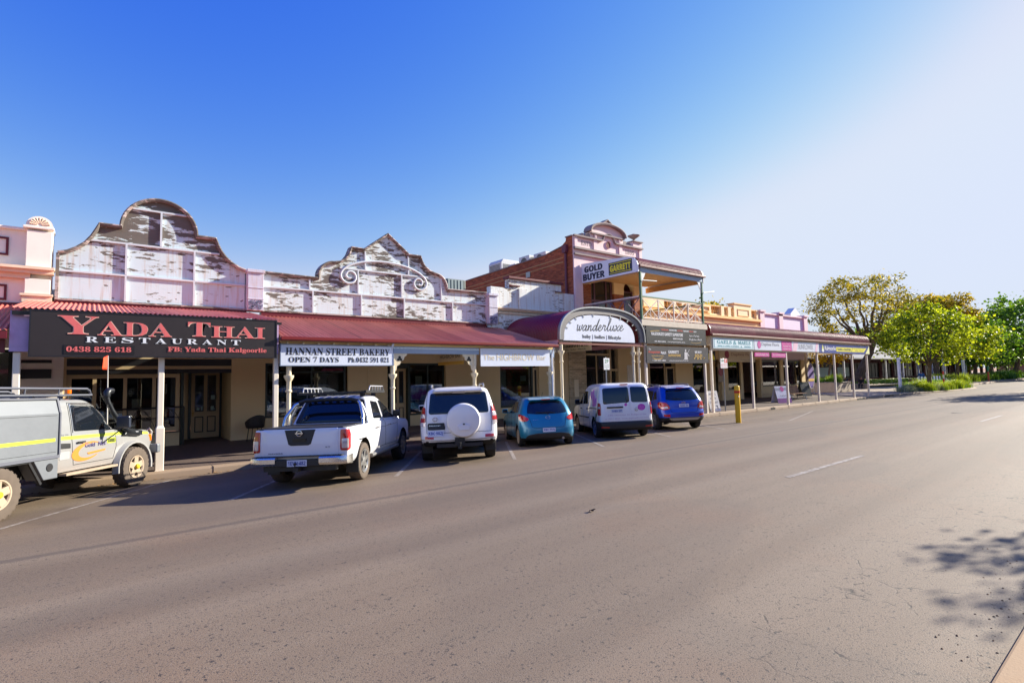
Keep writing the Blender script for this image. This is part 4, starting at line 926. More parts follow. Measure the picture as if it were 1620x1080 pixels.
# ---------------- signs (each panel its own thing, lettering and artwork as parts) ----------------
SG = 'signs on the verandahs'
NAVY = plain('navy_ink', srgb(24, 34, 66), .5); INK = plain('black_ink', srgb(18, 18, 20), .5)
CORAL = plain('coral_ink', srgb(226, 108, 106), .5, var=.22, scale=6); CORALE = plain('coral_edge', srgb(240, 190, 170), .5)
SW = plain('white_ink', srgb(232, 232, 236), .5); GOLD = plain('gold_ink', srgb(214, 172, 80), .5); GOLDP = plain('pale_gold_ink', srgb(222, 206, 176), .5)
YEL = plain('yellow_ink', srgb(238, 226, 40), .5); TEAL = plain('teal_ink', srgb(70, 150, 165), .5); MAG = plain('magenta_ink', srgb(190, 30, 140), .5)
CHAR = plain('charcoal_panel', srgb(28, 28, 36), .4); BROWNP = plain('brown_black_panel', srgb(46, 38, 38), .45, var=.15)
GREYP = plain('grey_panel', srgb(58, 54, 60), .4); REDI = plain('red_ink', srgb(206, 60, 50), .5); PLUMI = plain('plum_ink', srgb(140, 24, 70), .5)
GRN = plain('green_ink', srgb(60, 130, 80), .5); BLUEI = plain('blue_panel', srgb(24, 52, 140), .4); GREYI = plain('grey_ink', srgb(130, 130, 136), .5)
def panel(label, cat, x0, x1, z0, z1, y, mat, frame=None, th=.04, name='sign'):
    t = thing(name, label, cat, ((x0+x1)/2, y, z0), None)
    m = MB(); m.box(x0, x1, y, y+th, z0, z1); m.obj('panel', mat, t)
    if frame:
        w = .025; f = MB(); f.box(x0-w, x1+w, y-.01, y+th+.01, z1, z1+w); f.box(x0-w, x1+w, y-.01, y+th+.01, z0-w, z0); f.box(x0-w, x0, y-.01, y+th+.01, z0, z1); f.box(x1, x1+w, y-.01, y+th+.01, z0, z1); f.obj('frame', frame, t)
    return t
def words(t, y, lines, bold=0., axis='y', name='lettering'):
    """lines: (material, font function, text, x0, x1, z0, z1)"""
    for mt, fn, s, x0, x1, z0, z1 in lines:
        m = MB(); lettering(m, fn(s) if fn else s, x0, x1, z0, z1, y, axis, bold); m.obj(name, mt, t)
def disc(m, x, y, z, r, n=24): m.lathe((x, y, z), [(r, -.001), (r, .001)], n, 'y')
def ribbon(m, pts, w, y, axis='y'):
    pts = [Vector(p) for p in pts]; n = len(pts); vs = []
    for i in range(n):
        d = (pts[min(i+1, n-1)]-pts[max(0, i-1)]); d = d.normalized() if d.length > 1e-6 else Vector((1, 0)); k = Vector((-d.y, d.x))*w/2
        for q in (pts[i]-k, pts[i]+k): vs.append((q.x, y, q.y) if axis == 'y' else (y, q.x, q.y))
    m.add(vs, [(2*i, 2*i+2, 2*i+3, 2*i+1) for i in range(n-1)])
def catmull(p, k=6):
    out = []
    for i in range(len(p)-1):
        a, b, c, d = p[max(0, i-1)], p[i], p[i+1], p[min(len(p)-1, i+2)]
        for j in range(k):
            t = j/k
            out.append(tuple(.5*((2*b[q])+(-a[q]+c[q])*t+(2*a[q]-5*b[q]+4*c[q]-d[q])*t*t+(-a[q]+3*b[q]-3*c[q]+d[q])*t**3) for q in (0, 1)))
    return out+[p[-1]]

# restaurant board
t = panel('wide dark brown board with coral restaurant name and phone number', 'sign', -1.0, 3.83, 2.53, 3.48, 14.87, BROWNP, CHAR)
y = 14.862
for dx, mt, yy, b in ((0, CORALE, y, .008), (0, CORAL, y-.004, -.008)):
    words(t, yy, [(mt, serif, 'Y', -.58, .12, 3.0, 3.4), (mt, serif, 'ADA', .1, 1.5, 2.99, 3.31), (mt, serif, 'T', 1.82, 2.3, 3.02, 3.37), (mt, serif, 'HAI', 2.32, 3.56, 3.01, 3.3)], b)
words(t, y-.004, [(SW, serif, c, -.1+i*.318, -.1+i*.318+(.09 if c == 'I' else .22), 2.83, 2.955) for i, c in enumerate('RESTAURANT')])
m = MB(); m.box(-.46, .78, 14.862, 14.87, 2.57, 2.77); m.obj('number_patch', plain('black_patch', srgb(30, 26, 28), .4), t)
words(t, 14.857, [(CORAL, serif, '0438 825 618', -.42, .72, 2.62, 2.735), (CORAL, serif, 'FB: Yada Thai Kalgoorlie', 1.42, 3.6, 2.615, 2.76)], .012)
m = MB(); m.box(-1.3, -1.0, 14.9, 14.96, 3.38, 3.46); m.box(3.86, 3.98, 14.9, 14.96, 3.4, 3.46); m.obj('mounting_rail', BLACKP, t)
# bakery
t = panel('white board with black serif lettering for the bakery', 'sign', 3.98, 7.23, 2.32, 2.87, 14.95, SIGNW, plain('grey_frame', srgb(120, 130, 150), .5))
words(t, 14.944, [(INK, serif, 'HANNAN STREET BAKERY', 4.1, 7.12, 2.6, 2.8), (INK, serif, 'OPEN 7 DAYS', 4.18, 5.55, 2.4, 2.55), (INK, serif, 'Ph.0432 591 021', 5.82, 7.1, 2.4, 2.55)], .003)
for i in range(8):
    x = 4.15+i*.42; b_ = MB(); b_.lathe((x, 14.99, 2.92), [(.0, -.05), (.03, -.04), (.035, -.01), (.02, .02), (.0, .03)], 10, 'y')
    tag(b_.obj('light_bulb', plain('bulb_glass', srgb(240, 226, 180), .2)), 'small pale bulb along the cream board over the bakery sign', 'light bulb', 'bulbs over the bakery sign')
t = panel('plain white board with faint gold lettering for the bar', 'sign', 10.5, 13.7, 2.27, 2.89, 14.95, SIGNW, None)
words(t, 14.944, [(GOLDP, None, 'The', 10.6, 11.08, 2.48, 2.68), (GOLDP, None, 'HIGHBROW', 11.18, 12.92, 2.47, 2.72), (GOLDP, None, 'Bar', 13.05, 13.5, 2.49, 2.68)], .006)
# hanging signs under verandahs (across the footpath)
t = thing('sign', 'hanging white sign with yellow base under the bakery verandah', 'sign', (10.4, 17, 2.4))
m = MB(); m.box(10.38, 10.42, 15.9, 17.6, 2.5, 2.85); m.obj('panel', CREAM2, t)
m = MB(); m.box(10.375, 10.425, 15.9, 17.6, 2.38, 2.5); m.obj('base_strip', GOLD, t)
words(t, 10.374, [(INK, None, 'HIGHBROW BAR', 17.45, 16.05, 2.62, 2.76)], axis='x')
m = MB(); m.tube([(10.4, 16.1, 2.85), (10.4, 16.1, 3.4)], .008); m.tube([(10.4, 17.4, 2.85), (10.4, 17.4, 3.7)], .008); m.obj('hanger', BLACKP, t)
t = thing('sign', 'hanging white boutique sign under the maroon barrel canopy', 'sign', (16.6, 16.3, 2.95))
m = MB(); m.box(16.58, 16.62, 15.5, 17.4, 2.94, 3.36); m.obj('panel', CREAM2, t)
words(t, 16.575, [(INK, script, 'wanderluxe', 17.25, 15.65, 3.12, 3.32), (INK, serif, 'baby | ladies | lifestyle', 17.1, 15.8, 2.98, 3.07)], axis='x')
m = MB(); m.tube([(16.6, 15.7, 3.36), (16.6, 15.7, 4.6)], .008); m.tube([(16.6, 17.2, 3.36), (16.6, 17.2, 4.6)], .008); m.obj('hanger', BLACKP, t)
# boutique arch panel
t = thing('sign', 'arched white panel with handwritten boutique name in the barrel canopy', 'sign', (16.75, 15.02, 3.3))
ap = [(14.5, 3.28)]+[(16.7+2.2*math.copysign(abs(math.cos(R(a)))**.8, math.cos(R(a))), 3.3+1.08*math.sin(R(a))**.8) for a in range(176, 3, -6)]+[(18.9, 3.28)]
m = MB(); m.prism(ap, 'y', 15.02, 15.05); m.obj('panel', SIGNW, t)
GLY = {'w': [[(0, .9), (.12, 1), (.1, .3), (.22, .02), (.42, .3), (.5, .9), (.48, .3), (.62, .02), (.85, .4), (.9, 1), (1.05, .85)]],
 'a': [[(.65, .85), (.35, .95), (.08, .5), (.15, .05), (.45, .2), (.68, .9), (.6, .2), (.75, .02), (1., .35)]],
 'n': [[(0, .8), (.12, .95), (.08, .02), (.2, .6), (.5, .98), (.55, .5), (.52, .1), (.7, .05), (.95, .4)]],
 'd': [[(.65, .8), (.35, .95), (.06, .5), (.15, .05), (.48, .3), (.95, 2.1), (.68, .5), (.66, .08), (.8, .05), (1., .4)]],
 'e': [[(0, .4), (.35, .5), (.5, .85), (.3, 1), (.1, .6), (.15, .1), (.45, .02), (.85, .4)]],
 'r': [[(0, .4), (.18, 1.05), (.3, .85), (.55, .9), (.45, .3), (.6, .03), (.9, .4)]],
 'l': [[(0, .3), (.5, 1.6), (.55, 2.2), (.35, 2.1), (.2, .8), (.25, .05), (.5, .05), (.8, .5)]],
 'u': [[(.05, .9), (.05, .2), (.25, .02), (.5, .4), (.6, .95), (.57, .2), (.75, .02), (1., .4)]],
 'x': [[(0, .85), (.2, .95), (.5, .1), (.75, .03), (.95, .3)], [(.85, 1.05), (.45, .5), (0, -.1)]]}
m = MB(); x = 0; wd = {'w': 1.05, 'a': .95, 'n': .95, 'd': 1.0, 'e': .8, 'r': .85, 'l': .72, 'u': .95, 'x': .95}
strokes = []
for ch in 'wanderluxe':
    for s in GLY[ch]: strokes.append([(x+px+.22*py, py) for px, py in catmull(s)])
    x += wd[ch]
sc = 2.95/(x+.2)
for s in strokes: ribbon(m, [(15.25+px*sc, 3.68+py*.235+.012*px) for px, py in s], .036, 15.014)
m.obj('handwriting', INK, t)
words(t, 15.014, [(INK, serif, 'baby', 15.58, 16.08, 3.36, 3.54), (INK, serif, 'ladies', 16.3, 16.93, 3.4, 3.55), (INK, serif, 'lifestyle', 17.14, 17.97, 3.36, 3.55)], .012)
m = MB(); m.box(16.18, 16.2, 15.012, 15.015, 3.36, 3.56); m.box(17.03, 17.05, 15.012, 15.015, 3.36, 3.56); m.obj('divider', INK, t)
# gold buyer sign on the balcony end (faces along the street)
t = thing('sign', 'white end board under the balcony roof with navy words and a yellow badge', 'sign', (19.3, 16.8, 6.5))
gp = [(18.52, 6.52), (18.52, 7.5), (17.0, 7.4), (15.8, 7.33), (15.45, 7.28), (15.2, 7.18), (15.06, 7.02), (15.0, 6.85), (14.98, 6.52)]
m = MB(); m.prism(gp, 'x', 19.29, 19.34); m.obj('panel', SIGNW, t)
for k_ in (-.012, 0, .012): words(t, 19.284-.001*k_*50, [(NAVY, sansb, s_, a_+k_, b_+k_, c_, d_) for s_, a_, b_, c_, d_ in (('GOLD', 18.3, 17.12, 7.0, 7.31), ('BUYER', 18.4, 16.98, 6.6, 6.93))], .02, axis='x')
if False: words(t, 19.284, [(NAVY, sansb, 'GOLD', 18.3, 17.12, 7.0, 7.31), (NAVY, sansb, 'BUYER', 18.4, 16.98, 6.60, 6.93)], .026, axis='x')
m = MB(); m.box(19.283, 19.29, 15.32, 16.72, 6.62, 7.2); m.obj('badge', NAVY, t)
m = MB(); m.box(19.279, 19.283, 15.37, 16.67, 7.12, 7.15); m.box(19.279, 19.283, 15.37, 16.67, 6.67, 6.70); lettering(m, sansb('GARRETT'), 16.64, 15.4, 6.75, 7.06, 19.279, 'x', .03); m.obj('badge_lettering', YEL, t)
# two dark boards under the balcony
t = panel('upper charcoal board with white and red slogans under the balcony', 'sign', 19.63, 24.45, 3.27, 4.06, 14.94, CHAR)
words(t, 14.934, [(REDI, sansb, 'SEEKING', 20.76, 21.3, 3.9, 3.97), (SW, sansb, 'ADVENTURE', 21.36, 21.95, 3.9, 3.97), (REDI, sansb, 'HUNTING', 22.02, 22.45, 3.9, 3.97), (SW, sansb, 'TREASURE', 22.5, 22.95, 3.9, 3.97), (REDI, sansb, 'GOING FOR', 23.0, 23.35, 3.9, 3.97), (SW, sansb, 'GOLD?', 23.38, 23.62, 3.9, 3.97),
  (SW, sansb, "KALGOORLIE'S GARRETT SUPERSTORE", 20.0, 22.45, 3.66, 3.8), (SW, sansb, 'HOME OF THE GEEK', 21.64, 22.42, 3.5, 3.58), (SW, sansb, '(08) 9022 3894', 20.2, 21.05, 3.34, 3.41), (SW, None, 'www.prospectorspatch.com.au', 21.2, 22.6, 3.34, 3.42), (SW, None, 'Store at The Patch', 23.0, 23.85, 3.68, 3.76), (SW, script, 'Prospectors Patch', 22.95, 24.05, 3.47, 3.6)])
m = MB(); ribbon(m, catmull([(23.1, 3.4), (23.5, 3.36), (24.0, 3.42)]), .012, 14.933); ribbon(m, catmull([(19.9, 3.82), (20.2, 3.86), (20.6, 3.88)]), .02, 14.933); m.obj('flourish', GOLD, t)
t = panel('lower grey board with gold lettering and a shovel figure, below the charcoal one', 'sign', 19.6, 24.62, 2.38, 3.16, 14.94, GREYP)
words(t, 14.934, [(SW, None, 'The', 19.75, 19.92, 2.98, 3.05), (REDI, sansb, 'Prospectors', 19.75, 20.6, 2.8, 2.94), (SW, sansb, 'Patch', 20.66, 21.04, 2.8, 2.93), (GOLD, serif, 'Detector Hire & Supplies', 19.95, 20.85, 2.68, 2.74), (SW, sansb, 'T (08) 9021 3894', 20.0, 21.0, 2.46, 2.53), (SW, sansb, 'GARRETT', 21.22, 22.05, 2.84, 2.97), (GOLD, sansb, 'SUPERSTORE', 21.22, 22.2, 2.69, 2.8), (SW, None, 'www.prospectorspatch.com.au', 21.24, 22.8, 2.46, 2.53), (SW, sansb, 'WE BUY', 23.4, 24.0, 2.87, 2.98), (GOLD, sansb, 'GOLD!', 23.4, 24.05, 2.67, 2.83)])
m = MB(); ribbon(m, catmull([(20.0, 2.62), (20.35, 2.57), (20.8, 2.63)]), .014, 14.933); ribbon(m, catmull([(20.1, 2.58), (20.4, 2.54), (20.7, 2.59)]), .012, 14.933)
rg = random.Random(2)
for i in range(14): disc(m, 23.3+rg.random()*.95, 14.934, 2.58+rg.random()*.06, rg.uniform(.02, .045), 7)
m.obj('gold_flourish', GOLD, t)
m = MB(); disc(m, 22.62, 14.934, 2.99, .06, 14); m.prism([(22.5, 2.55), (22.78, 2.55), (22.74, 2.9), (22.52, 2.92)], 'y', 14.932, 14.936); ribbon(m, [(22.4, 2.5), (22.95, 3.05)], .025, 14.931); ribbon(m, [(22.74, 2.86), (22.9, 2.72)], .05, 14.932); m.obj('figure', plain('pale_grey_ink', srgb(190, 186, 190), .5), t)
# row under the long verandah
t = panel('white board with teal lettering and border at the start of the long verandah', 'sign', 25.2, 29.36, 3.15, 3.7, 14.98, plain('ice_white_panel', srgb(220, 236, 240), .4))
m = MB(); b1, b2, b3, b4 = 25.28, 29.28, 3.2, 3.65
m.box(b1, b2, 14.974, 14.98, b3, b3+.015); m.box(b1, b2, 14.974, 14.98, b4-.015, b4); m.box(b1, b1+.03, 14.974, 14.98, b3, b4); m.box(b2-.03, b2, 14.974, 14.98, b3, b4); m.obj('border', TEAL, t)
words(t, 14.973, [(TEAL, serif, 'GAELS', 25.55, 27.0, 3.4, 3.6), (TEAL, script, '&', 27.15, 27.5, 3.38, 3.6), (TEAL, serif, 'MAELS', 27.65, 29.0, 3.4, 3.6), (TEAL, sansb, 'MENS & LADIES CLOTHING', 25.6, 27.75, 3.25, 3.33), (TEAL, script, '&', 27.9, 28.1, 3.24, 3.33), (TEAL, sansb, 'SHOES', 28.3, 29.0, 3.25, 3.33)], .012)
t = panel('white florist board with grey lettering, plum oval and magenta end', 'sign', 29.45, 34.05, 3.13, 3.72, 14.98, SIGNW)
words(t, 14.973, [(GREYI, None, 'Daphne Floris', 30.25, 32.4, 3.33, 3.58)])
m = MB(); m.prism([(29.98+.2*math.cos(R(a)), 3.44+.22*math.sin(R(a))) for a in range(0, 360, 15)], 'y', 14.972, 14.979); m.obj('oval', MAG, t)
m = MB(); ribbon(m, [(29.98+.01*a/60*math.cos(R(a)), 3.44+.011*a/60*math.sin(R(a))) for a in range(0, 700, 25)], .014, 14.969); m.obj('rose_line', plain('pale_pink_ink', srgb(230, 170, 210), .5), t)
m = MB(); m.box(32.72, 34.05, 14.97, 14.979, 3.13, 3.72); m.obj('end_block', MAG, t)
words(t, 14.966, [(SW, None, 'Phone 9021 4822', 32.95, 33.85, 3.38, 3.45), (SW, None, '230 Hannan Street', 32.95, 33.85, 3.22, 3.29)])
m = MB(); ribbon(m, [(33.3, 3.7), (33.55, 3.52), (33.8, 3.7)], .02, 14.965); m.obj('petal_line', plain('pale_pink_ink', (0, 0, 0)), t)
t = panel('white dress shop board with thin lettering between pink edges', 'sign', 34.1, 38.05, 3.12, 3.72, 14.98, SIGNW)
words(t, 14.973, [(GREYI, None, 'SUNFLOWER', 35.0, 37.1, 3.27, 3.58)], -.006)
m = MB(); m.prism([(34.12, 3.13), (34.7, 3.13), (35.0, 3.71), (34.4, 3.71)], 'y', 14.974, 14.979); m.prism([(37.4, 3.13), (37.7, 3.13), (38.0, 3.71), (37.65, 3.71)], 'y', 14.974, 14.979); m.obj('pink_edge', plain('pale_rose_ink', srgb(232, 190, 206), .5), t)
t = panel('royal blue tour board with yellow stripe at the far end of the verandah', 'sign', 38.1, 47.25, 3.07, 3.7, 14.98, BLUEI)
m = MB(); m.prism([(40.9, 3.2), (40.9, 3.5), (46.6, 3.5), (46.0, 3.2)], 'y', 14.974, 14.979); m.obj('stripe', YEL, t)
m = MB(); m.prism([(46.35, 3.09), (47.2, 3.68), (47.2, 3.09)], 'y', 14.973, 14.979); m.obj('corner', plain('pale_yellow_ink', srgb(240, 238, 170), .5), t)
words(t, 14.97, [(SW, None, 'Kalgoorlie', 38.95, 40.78, 3.18, 3.55), (NAVY, sansb, 'TOURS & CHARTERS', 41.05, 43.5, 3.27, 3.43)], .02)
words(t, 14.97, [(NAVY, None, 'www.kalgoorlietours.com.au', 43.95, 46.2, 3.37, 3.45), (NAVY, None, '9021 2211', 44.3, 45.8, 3.25, 3.33), (NAVY, None, '/', 43.6, 43.85, 3.18, 3.5)])
m = MB(); m.prism([(38.45, 3.2), (38.85, 3.2), (38.68, 3.62), (38.62, 3.62)], 'y', 14.974, 14.979); m.obj('tower_mark', plain('mark_yellow', srgb(226, 226, 120), .5), t)
m = MB(); disc(m, 38.65, 14.973, 3.24, .12, 16); m.obj('tower_base', SW, t)
t = panel('magenta strip sign under the florist board, nearer the kerb corner', 'sign', 29.58, 31.26, 2.76, 3.0, 15.05, MAG)
words(t, 15.043, [(SW, None, 'Fresh & Silk Flowers - Gifts', 29.7, 31.15, 2.83, 2.92)])
t = panel('magenta strip sign under the florist board, further along', 'sign', 31.57, 33.35, 2.73, 3.0, 15.05, MAG)
words(t, 15.043, [(SW, None, 'www.daphneflorist.com.au', 31.68, 33.25, 2.82, 2.91)])
t = panel('wide cream florist board hanging under the long verandah', 'sign', 29.15, 33.4, 2.52, 3.22, 17.0, plain('cream_board', srgb(206, 196, 178), .5))
words(t, 16.993, [(plain('plum_brown_ink', srgb(130, 90, 96), .5), None, 'Daphne Floris', 30.5, 33.3, 2.85, 3.08), (GREYI, None, 'The Heart of Hannan', 31.6, 33.2, 2.62, 2.7)])
m = MB(); disc(m, 30.02, 16.993, 2.98, .25, 28); m.obj('rosette', PLUMI, t)
m = MB(); m.tube([(29.6, 17.02, 3.2), (29.6, 17.02, 3.85)], .01); m.tube([(33, 17.02, 3.2), (33, 17.02, 3.85)], .01); m.obj('hanger', BLACKP, t)
t = panel('black and yellow hanging sign at the start of the long verandah', 'sign', 25.5, 27.4, 2.55, 3.1, 16.2, BLACKP)
m = MB(); m.prism([(26.9+.4*math.cos(R(a)), 2.6+.42*math.sin(R(a))) for a in range(0, 181, 12)], 'y', 16.19, 16.199); m.obj('arch_mark', YEL, t)
m = MB(); m.tube([(25.8, 16.22, 3.1), (25.8, 16.22, 3.84)], .01); m.tube([(27.1, 16.22, 3.1), (27.1, 16.22, 3.84)], .01); m.obj('hanger', BLACKP, t)
t = thing('sign', 'small plum disc sign in the first doorway of the long verandah', 'sign', (31.6, 18.4, 1.9))
m = MB(); disc(m, 31.5, 18.3, 1.95, .28, 24); m.obj('disc', PLUMI, t)
m = MB(); m.box(31.2, 31.9, 18.32, 18.34, 1.3, 2.5); m.obj('backing', plain('pale_board', srgb(150, 136, 120), .6), t)

# ---------------- street furniture ----------------
def pole_sign(label, x, y, zb, zt, plate, art):
    t = thing('parking_sign', label, 'parking sign', (x, y, zb)); m = MB(); m.tube([(x, y, zb), (x, y, zt)], .03, 10); m.lathe((x, y, zt), [(.03, 0), (.02, .02), (0, .03)], 10); m.obj('pole', GALV, t)
    x0, x1, z0, z1 = plate; m = MB(); m.box(x0, x1, y-.05, y-.045, z0, z1); p = m.obj('plate', WHITE, t, bevel=.002)
    m = MB(); m.box(x-.05, x+.05, y-.045, y-.025, z0+.1, z0+.13); m.box(x-.05, x+.05, y-.045, y-.025, z1-.13, z1-.1); m.obj('clamp', GALV, t)
    for mt, fn, s, a, b, c, d in art:
        m = MB()
        if s: lettering(m, fn(s) if fn else s, a, b, c, d, y-.053)
        else: m.box(a, b, y-.052, y-.05, c, d)
        m.obj('marking', mt, p)
pole_sign('narrow green and white parking sign on a pole in front of the white van', 16.8, 14.9, -.14, 2.6, (16.62, 16.98, 2.1, 2.58), [(GRN, sansb, '2P', 16.68, 16.92, 2.38, 2.53), (GRN, None, '8am-5pm', 16.66, 16.94, 2.28, 2.33), (GRN, None, 'MON-FRI', 16.66, 16.94, 2.2, 2.25), (GRN, None, '>', 16.75, 16.85, 2.12, 2.17)])
pole_sign('square red and white parking sign on a grey pole beside the pavement board', 26.3, 15.12, -.14, 2.62, (25.95, 26.62, 2.12, 2.62), [(REDI, None, '', 26.32, 26.6, 2.4, 2.6), (SW, sansb, 'P', 26.4, 26.5, 2.43, 2.57), (GRN, sansb, '1/4P', 25.99, 26.27, 2.45, 2.57), (REDI, None, 'BUS ZONE', 26.0, 26.55, 2.28, 2.34), (REDI, None, '8.30am-5.30pm', 26.0, 26.55, 2.17, 2.23)])
t = thing('bollard', 'yellow bollard with a red reflective band standing at the parking edge', 'bollard', (20.95, 11.5, -.19))
m = MB(); m.lathe((20.95, 11.5, -.22), [(.105, 0), (.105, 1.5), (.095, 1.53), (.07, 1.55), (0, 1.56)], 24); m.obj('post', plain('bollard_yellow', srgb(246, 186, 16), .45, var=.12), t, smooth=40)
m = MB(); m.lathe((20.95, 11.5, 1.02), [(.1072, 0), (.1072, .1)], 24, cap=False); m.obj('reflective_band', plain('band_red', srgb(206, 40, 24), .3), t)
m = MB(); m.box(20.86, 20.9, 11.385, 11.395, .86, .92); m.obj('reflector', SW, t)
def aframe(label, x, y, zb, w, h, lean, face, base=None, rot=0):
    t = thing('pavement_sign', label, 'pavement sign', (x, y, zb), None, True); m = MB()
    for s in (-1, 1):
        m.hexa([(-w/2, s*lean, 0), (w/2, s*lean, 0), (w/2, s*(lean-.03), 0), (-w/2, s*(lean-.03), 0), (-w/2, s*.02, h), (w/2, s*.02, h), (w/2, s*.001, h), (-w/2, s*.001, h)])
    m.obj('board', face, t); t.rotation_euler.z = rot
    for d, mt, art in base or ():
        m = MB()
        for kind, a, b, c, e in art:
            f = lambda x_, z_, o=.004: (x_, -(lean+(.02-lean)*z_/h)-o-d, z_)
            if kind == 'box': m.add([f(a, c), f(b, c), f(b, e), f(a, e)], [(0, 1, 2, 3)])
            elif kind == 'disc': m.add([f(a+b*math.cos(R(k*15)), c+b*math.sin(R(k*15))) for k in range(24)], [tuple(range(24))])
            else:
                vs, fs = text_verts(kind); ax = min(v.x for v in vs); bx = max(v.x for v in vs); az = min(v.y for v in vs); bz = max(v.y for v in vs)
                m.add([f(a+(v.x-ax)/(bx-ax)*(b-a), c+(v.y-az)/(bz-az)*(e-c)) for v in vs], fs)
        m.obj('artwork', mt, t)
    return t
aframe('white pavement board with black hand lettering standing by the first verandah post', 25.72, 15.55, -.11, .72, 1.05, .28, plain('whitewash_board', srgb(226, 222, 216), .6), [(0, INK, [("MEN'S", -.22, .22, .82, .93), ('HAIR', -.2, .2, .6, .72), ('STYLIST', -.3, .3, .4, .5)]), (.001, INK, [('box', -.1, -.04, .12, .3), ('box', .08, .2, .26, .3), ('box', .16, .2, .1, .26)])], -.25)
aframe('tilted purple and white florist pavement board', 34.3, 15.9, -.09, 1.15, 1.05, .3, plain('pale_lilac_board', srgb(214, 214, 232), .5), [(0, plain('violet_ink', srgb(120, 16, 130), .5), [('box', -.575, .575, .0, .3)]), (0.001, plain('grey_band', srgb(150, 154, 170), .5), [('box', -.575, .575, .8, .95)]), (.003, MAG, [('disc', 0, .16, .87, 0)]), (.002, GREYI, [('OPEN', -.3, .3, .4, .5)])], -.3)
t = aframe('small dark chalk board at the end of the lilac shop', 41.6, 17.6, .03, .9, 1.05, .3, CHAR, [(0, GREYI, [('FLOWERS', -.3, .3, .75, .85), ('GIFTS', -.25, .25, .5, .6)])], -.3)
t = thing('banner_flag', 'purple and gold oval banner leaning at the end of the lilac shop', 'banner', (43.6, 18.0, .05))
m = MB(); m.prism([(43.7+.55*math.cos(R(a)), 1.5+.95*math.sin(R(a))) for a in range(0, 360, 12)], 'y', 17.9, 17.94); m.obj('panel', plain('banner_purple', srgb(96, 66, 150), .6), t)
m = MB(); m.box(43.2, 44.2, 17.88, 17.899, 1.1, 1.3); m.obj('band', GOLD, t)
m = MB(); ribbon(m, [(43.7+.56*math.cos(R(a)), 1.5+.96*math.sin(R(a))) for a in range(0, 372, 12)], .05, 17.89); m.tube([(44.35, 18.0, .05), (44.1, 18.0, 2.4)], .03); m.obj('rim', WHITE, t)
t = thing('bench', 'brown slatted bench with metal legs on the kerb edge under the verandah', 'bench', (37.4, 16.4, -.05), None, True); t.rotation_euler.z = -.12
WOODB = plain('bench_slat', srgb(142, 104, 84), .6, var=.15)
m = MB()
for k in range(4): m.box(-.95, .95, -.28+k*.13, -.28+k*.13+.1, .42, .45)
m.obj('seat', WOODB, t)
m = MB()
for k in range(4): m.hexa([(-.95, .27+.03*k, .5+k*.11), (.95, .27+.03*k, .5+k*.11), (.95, .3+.03*k, .5+k*.11), (-.95, .3+.03*k, .5+k*.11), (-.95, .295+.03*k, .59+k*.11), (.95, .295+.03*k, .59+k*.11), (.95, .325+.03*k, .59+k*.11), (-.95, .325+.03*k, .59+k*.11)])
m.obj('backrest', WOODB, t)
for x in (-.85, -.3, .3, .85):
    m = MB(); m.bar((x, .3, .4), (x, .42, .95), .05, .02, (1, 0, 0)); m.obj('back_strap', plain('bench_strap', srgb(196, 170, 140), .5), t)
for x in (-.8, .8):
    for y0, y1 in ((-.2, -.32), (.25, .38)):
        m = MB(); m.tube([(x, y0, .42), (x, y1, -.0)], .022); m.obj('leg', GALV, t)
t = thing('cafe_chair', 'black woven tub chair against the cream pier', 'chair', (4.05, 18.0, .05), None, True); t.rotation_euler.z = R(190)
WICK = plain('black_wicker', srgb(34, 30, 32), .6, var=.3, scale=30, bump=.4)
m = MB(); m.lathe((0, 0, .43), [(.0, 0), (.24, 0), (.25, .02), (.24, .035), (0, .03)], 18); m.obj('seat', WICK, t, smooth=40)
m = MB(); m.grid(lambda u, v: ((.26+.03*v)*math.cos(R(-20+220*u)), (.25+.05*v)*math.sin(R(-20+220*u)), .45+v*(.14+.24*math.sin(math.pi*u)**1.2)), 22, 6); o = m.obj('backrest', WICK, t, smooth=60); sd = o.modifiers.new('thick', 'SOLIDIFY'); sd.thickness = .02
for a in (45, 135, 225, 315):
    m = MB(); m.tube([(.19*math.cos(R(a)), .19*math.sin(R(a)), .43), (.25*math.cos(R(a)), .25*math.sin(R(a)), 0)], .014); m.obj('leg', BLACKP, t)
# ---------------- vehicles ----------------
RUB = plain('tyre_rubber', srgb(44, 41, 39), .85, var=.3, scale=8, bump=.2)
RUBD = plain('dusty_tyre_rubber', srgb(96, 84, 74), .9, var=.3, scale=8, bump=.2)
ALLOY = plain('alloy', srgb(176, 174, 172), .35, .75, var=.15, scale=6)
ALLOYD = plain('dusty_alloy', srgb(178, 158, 136), .55, .3, var=.25, scale=6)
CHROME = plain('chrome', srgb(222, 218, 212), .26, .9, var=.05)
TRIM = plain('black_plastic', srgb(34, 34, 37), .5, var=.15)
DARKV = plain('underbody', srgb(20, 18, 17), .9)
CGLASS = glass_dark('car_glass', (.008, .011, .016), .015, .75)
TAILR = NT('tail_lamp_red'); TAILR.set(Base_Color=srgb(176, 14, 16), Roughness=.12, Coat_Weight=1.); TAILR = TAILR.m
TAILC = NT('tail_lamp_clear'); TAILC.set(Base_Color=srgb(206, 196, 196), Roughness=.1, Metallic=.3, Coat_Weight=1.); TAILC = TAILC.m
AMBER = NT('amber_lens'); AMBER.set(Base_Color=srgb(240, 110, 10), Roughness=.15, Coat_Weight=1.); AMBER = AMBER.m
PLATE = plain('plate_white', srgb(206, 210, 224), .4); PLB = plain('plate_blue', srgb(30, 60, 150), .4)
GAP = plain('panel_gap', srgb(14, 14, 15), .8)
HIVIS = plain('hivis_yellow', srgb(180, 192, 58), .5)

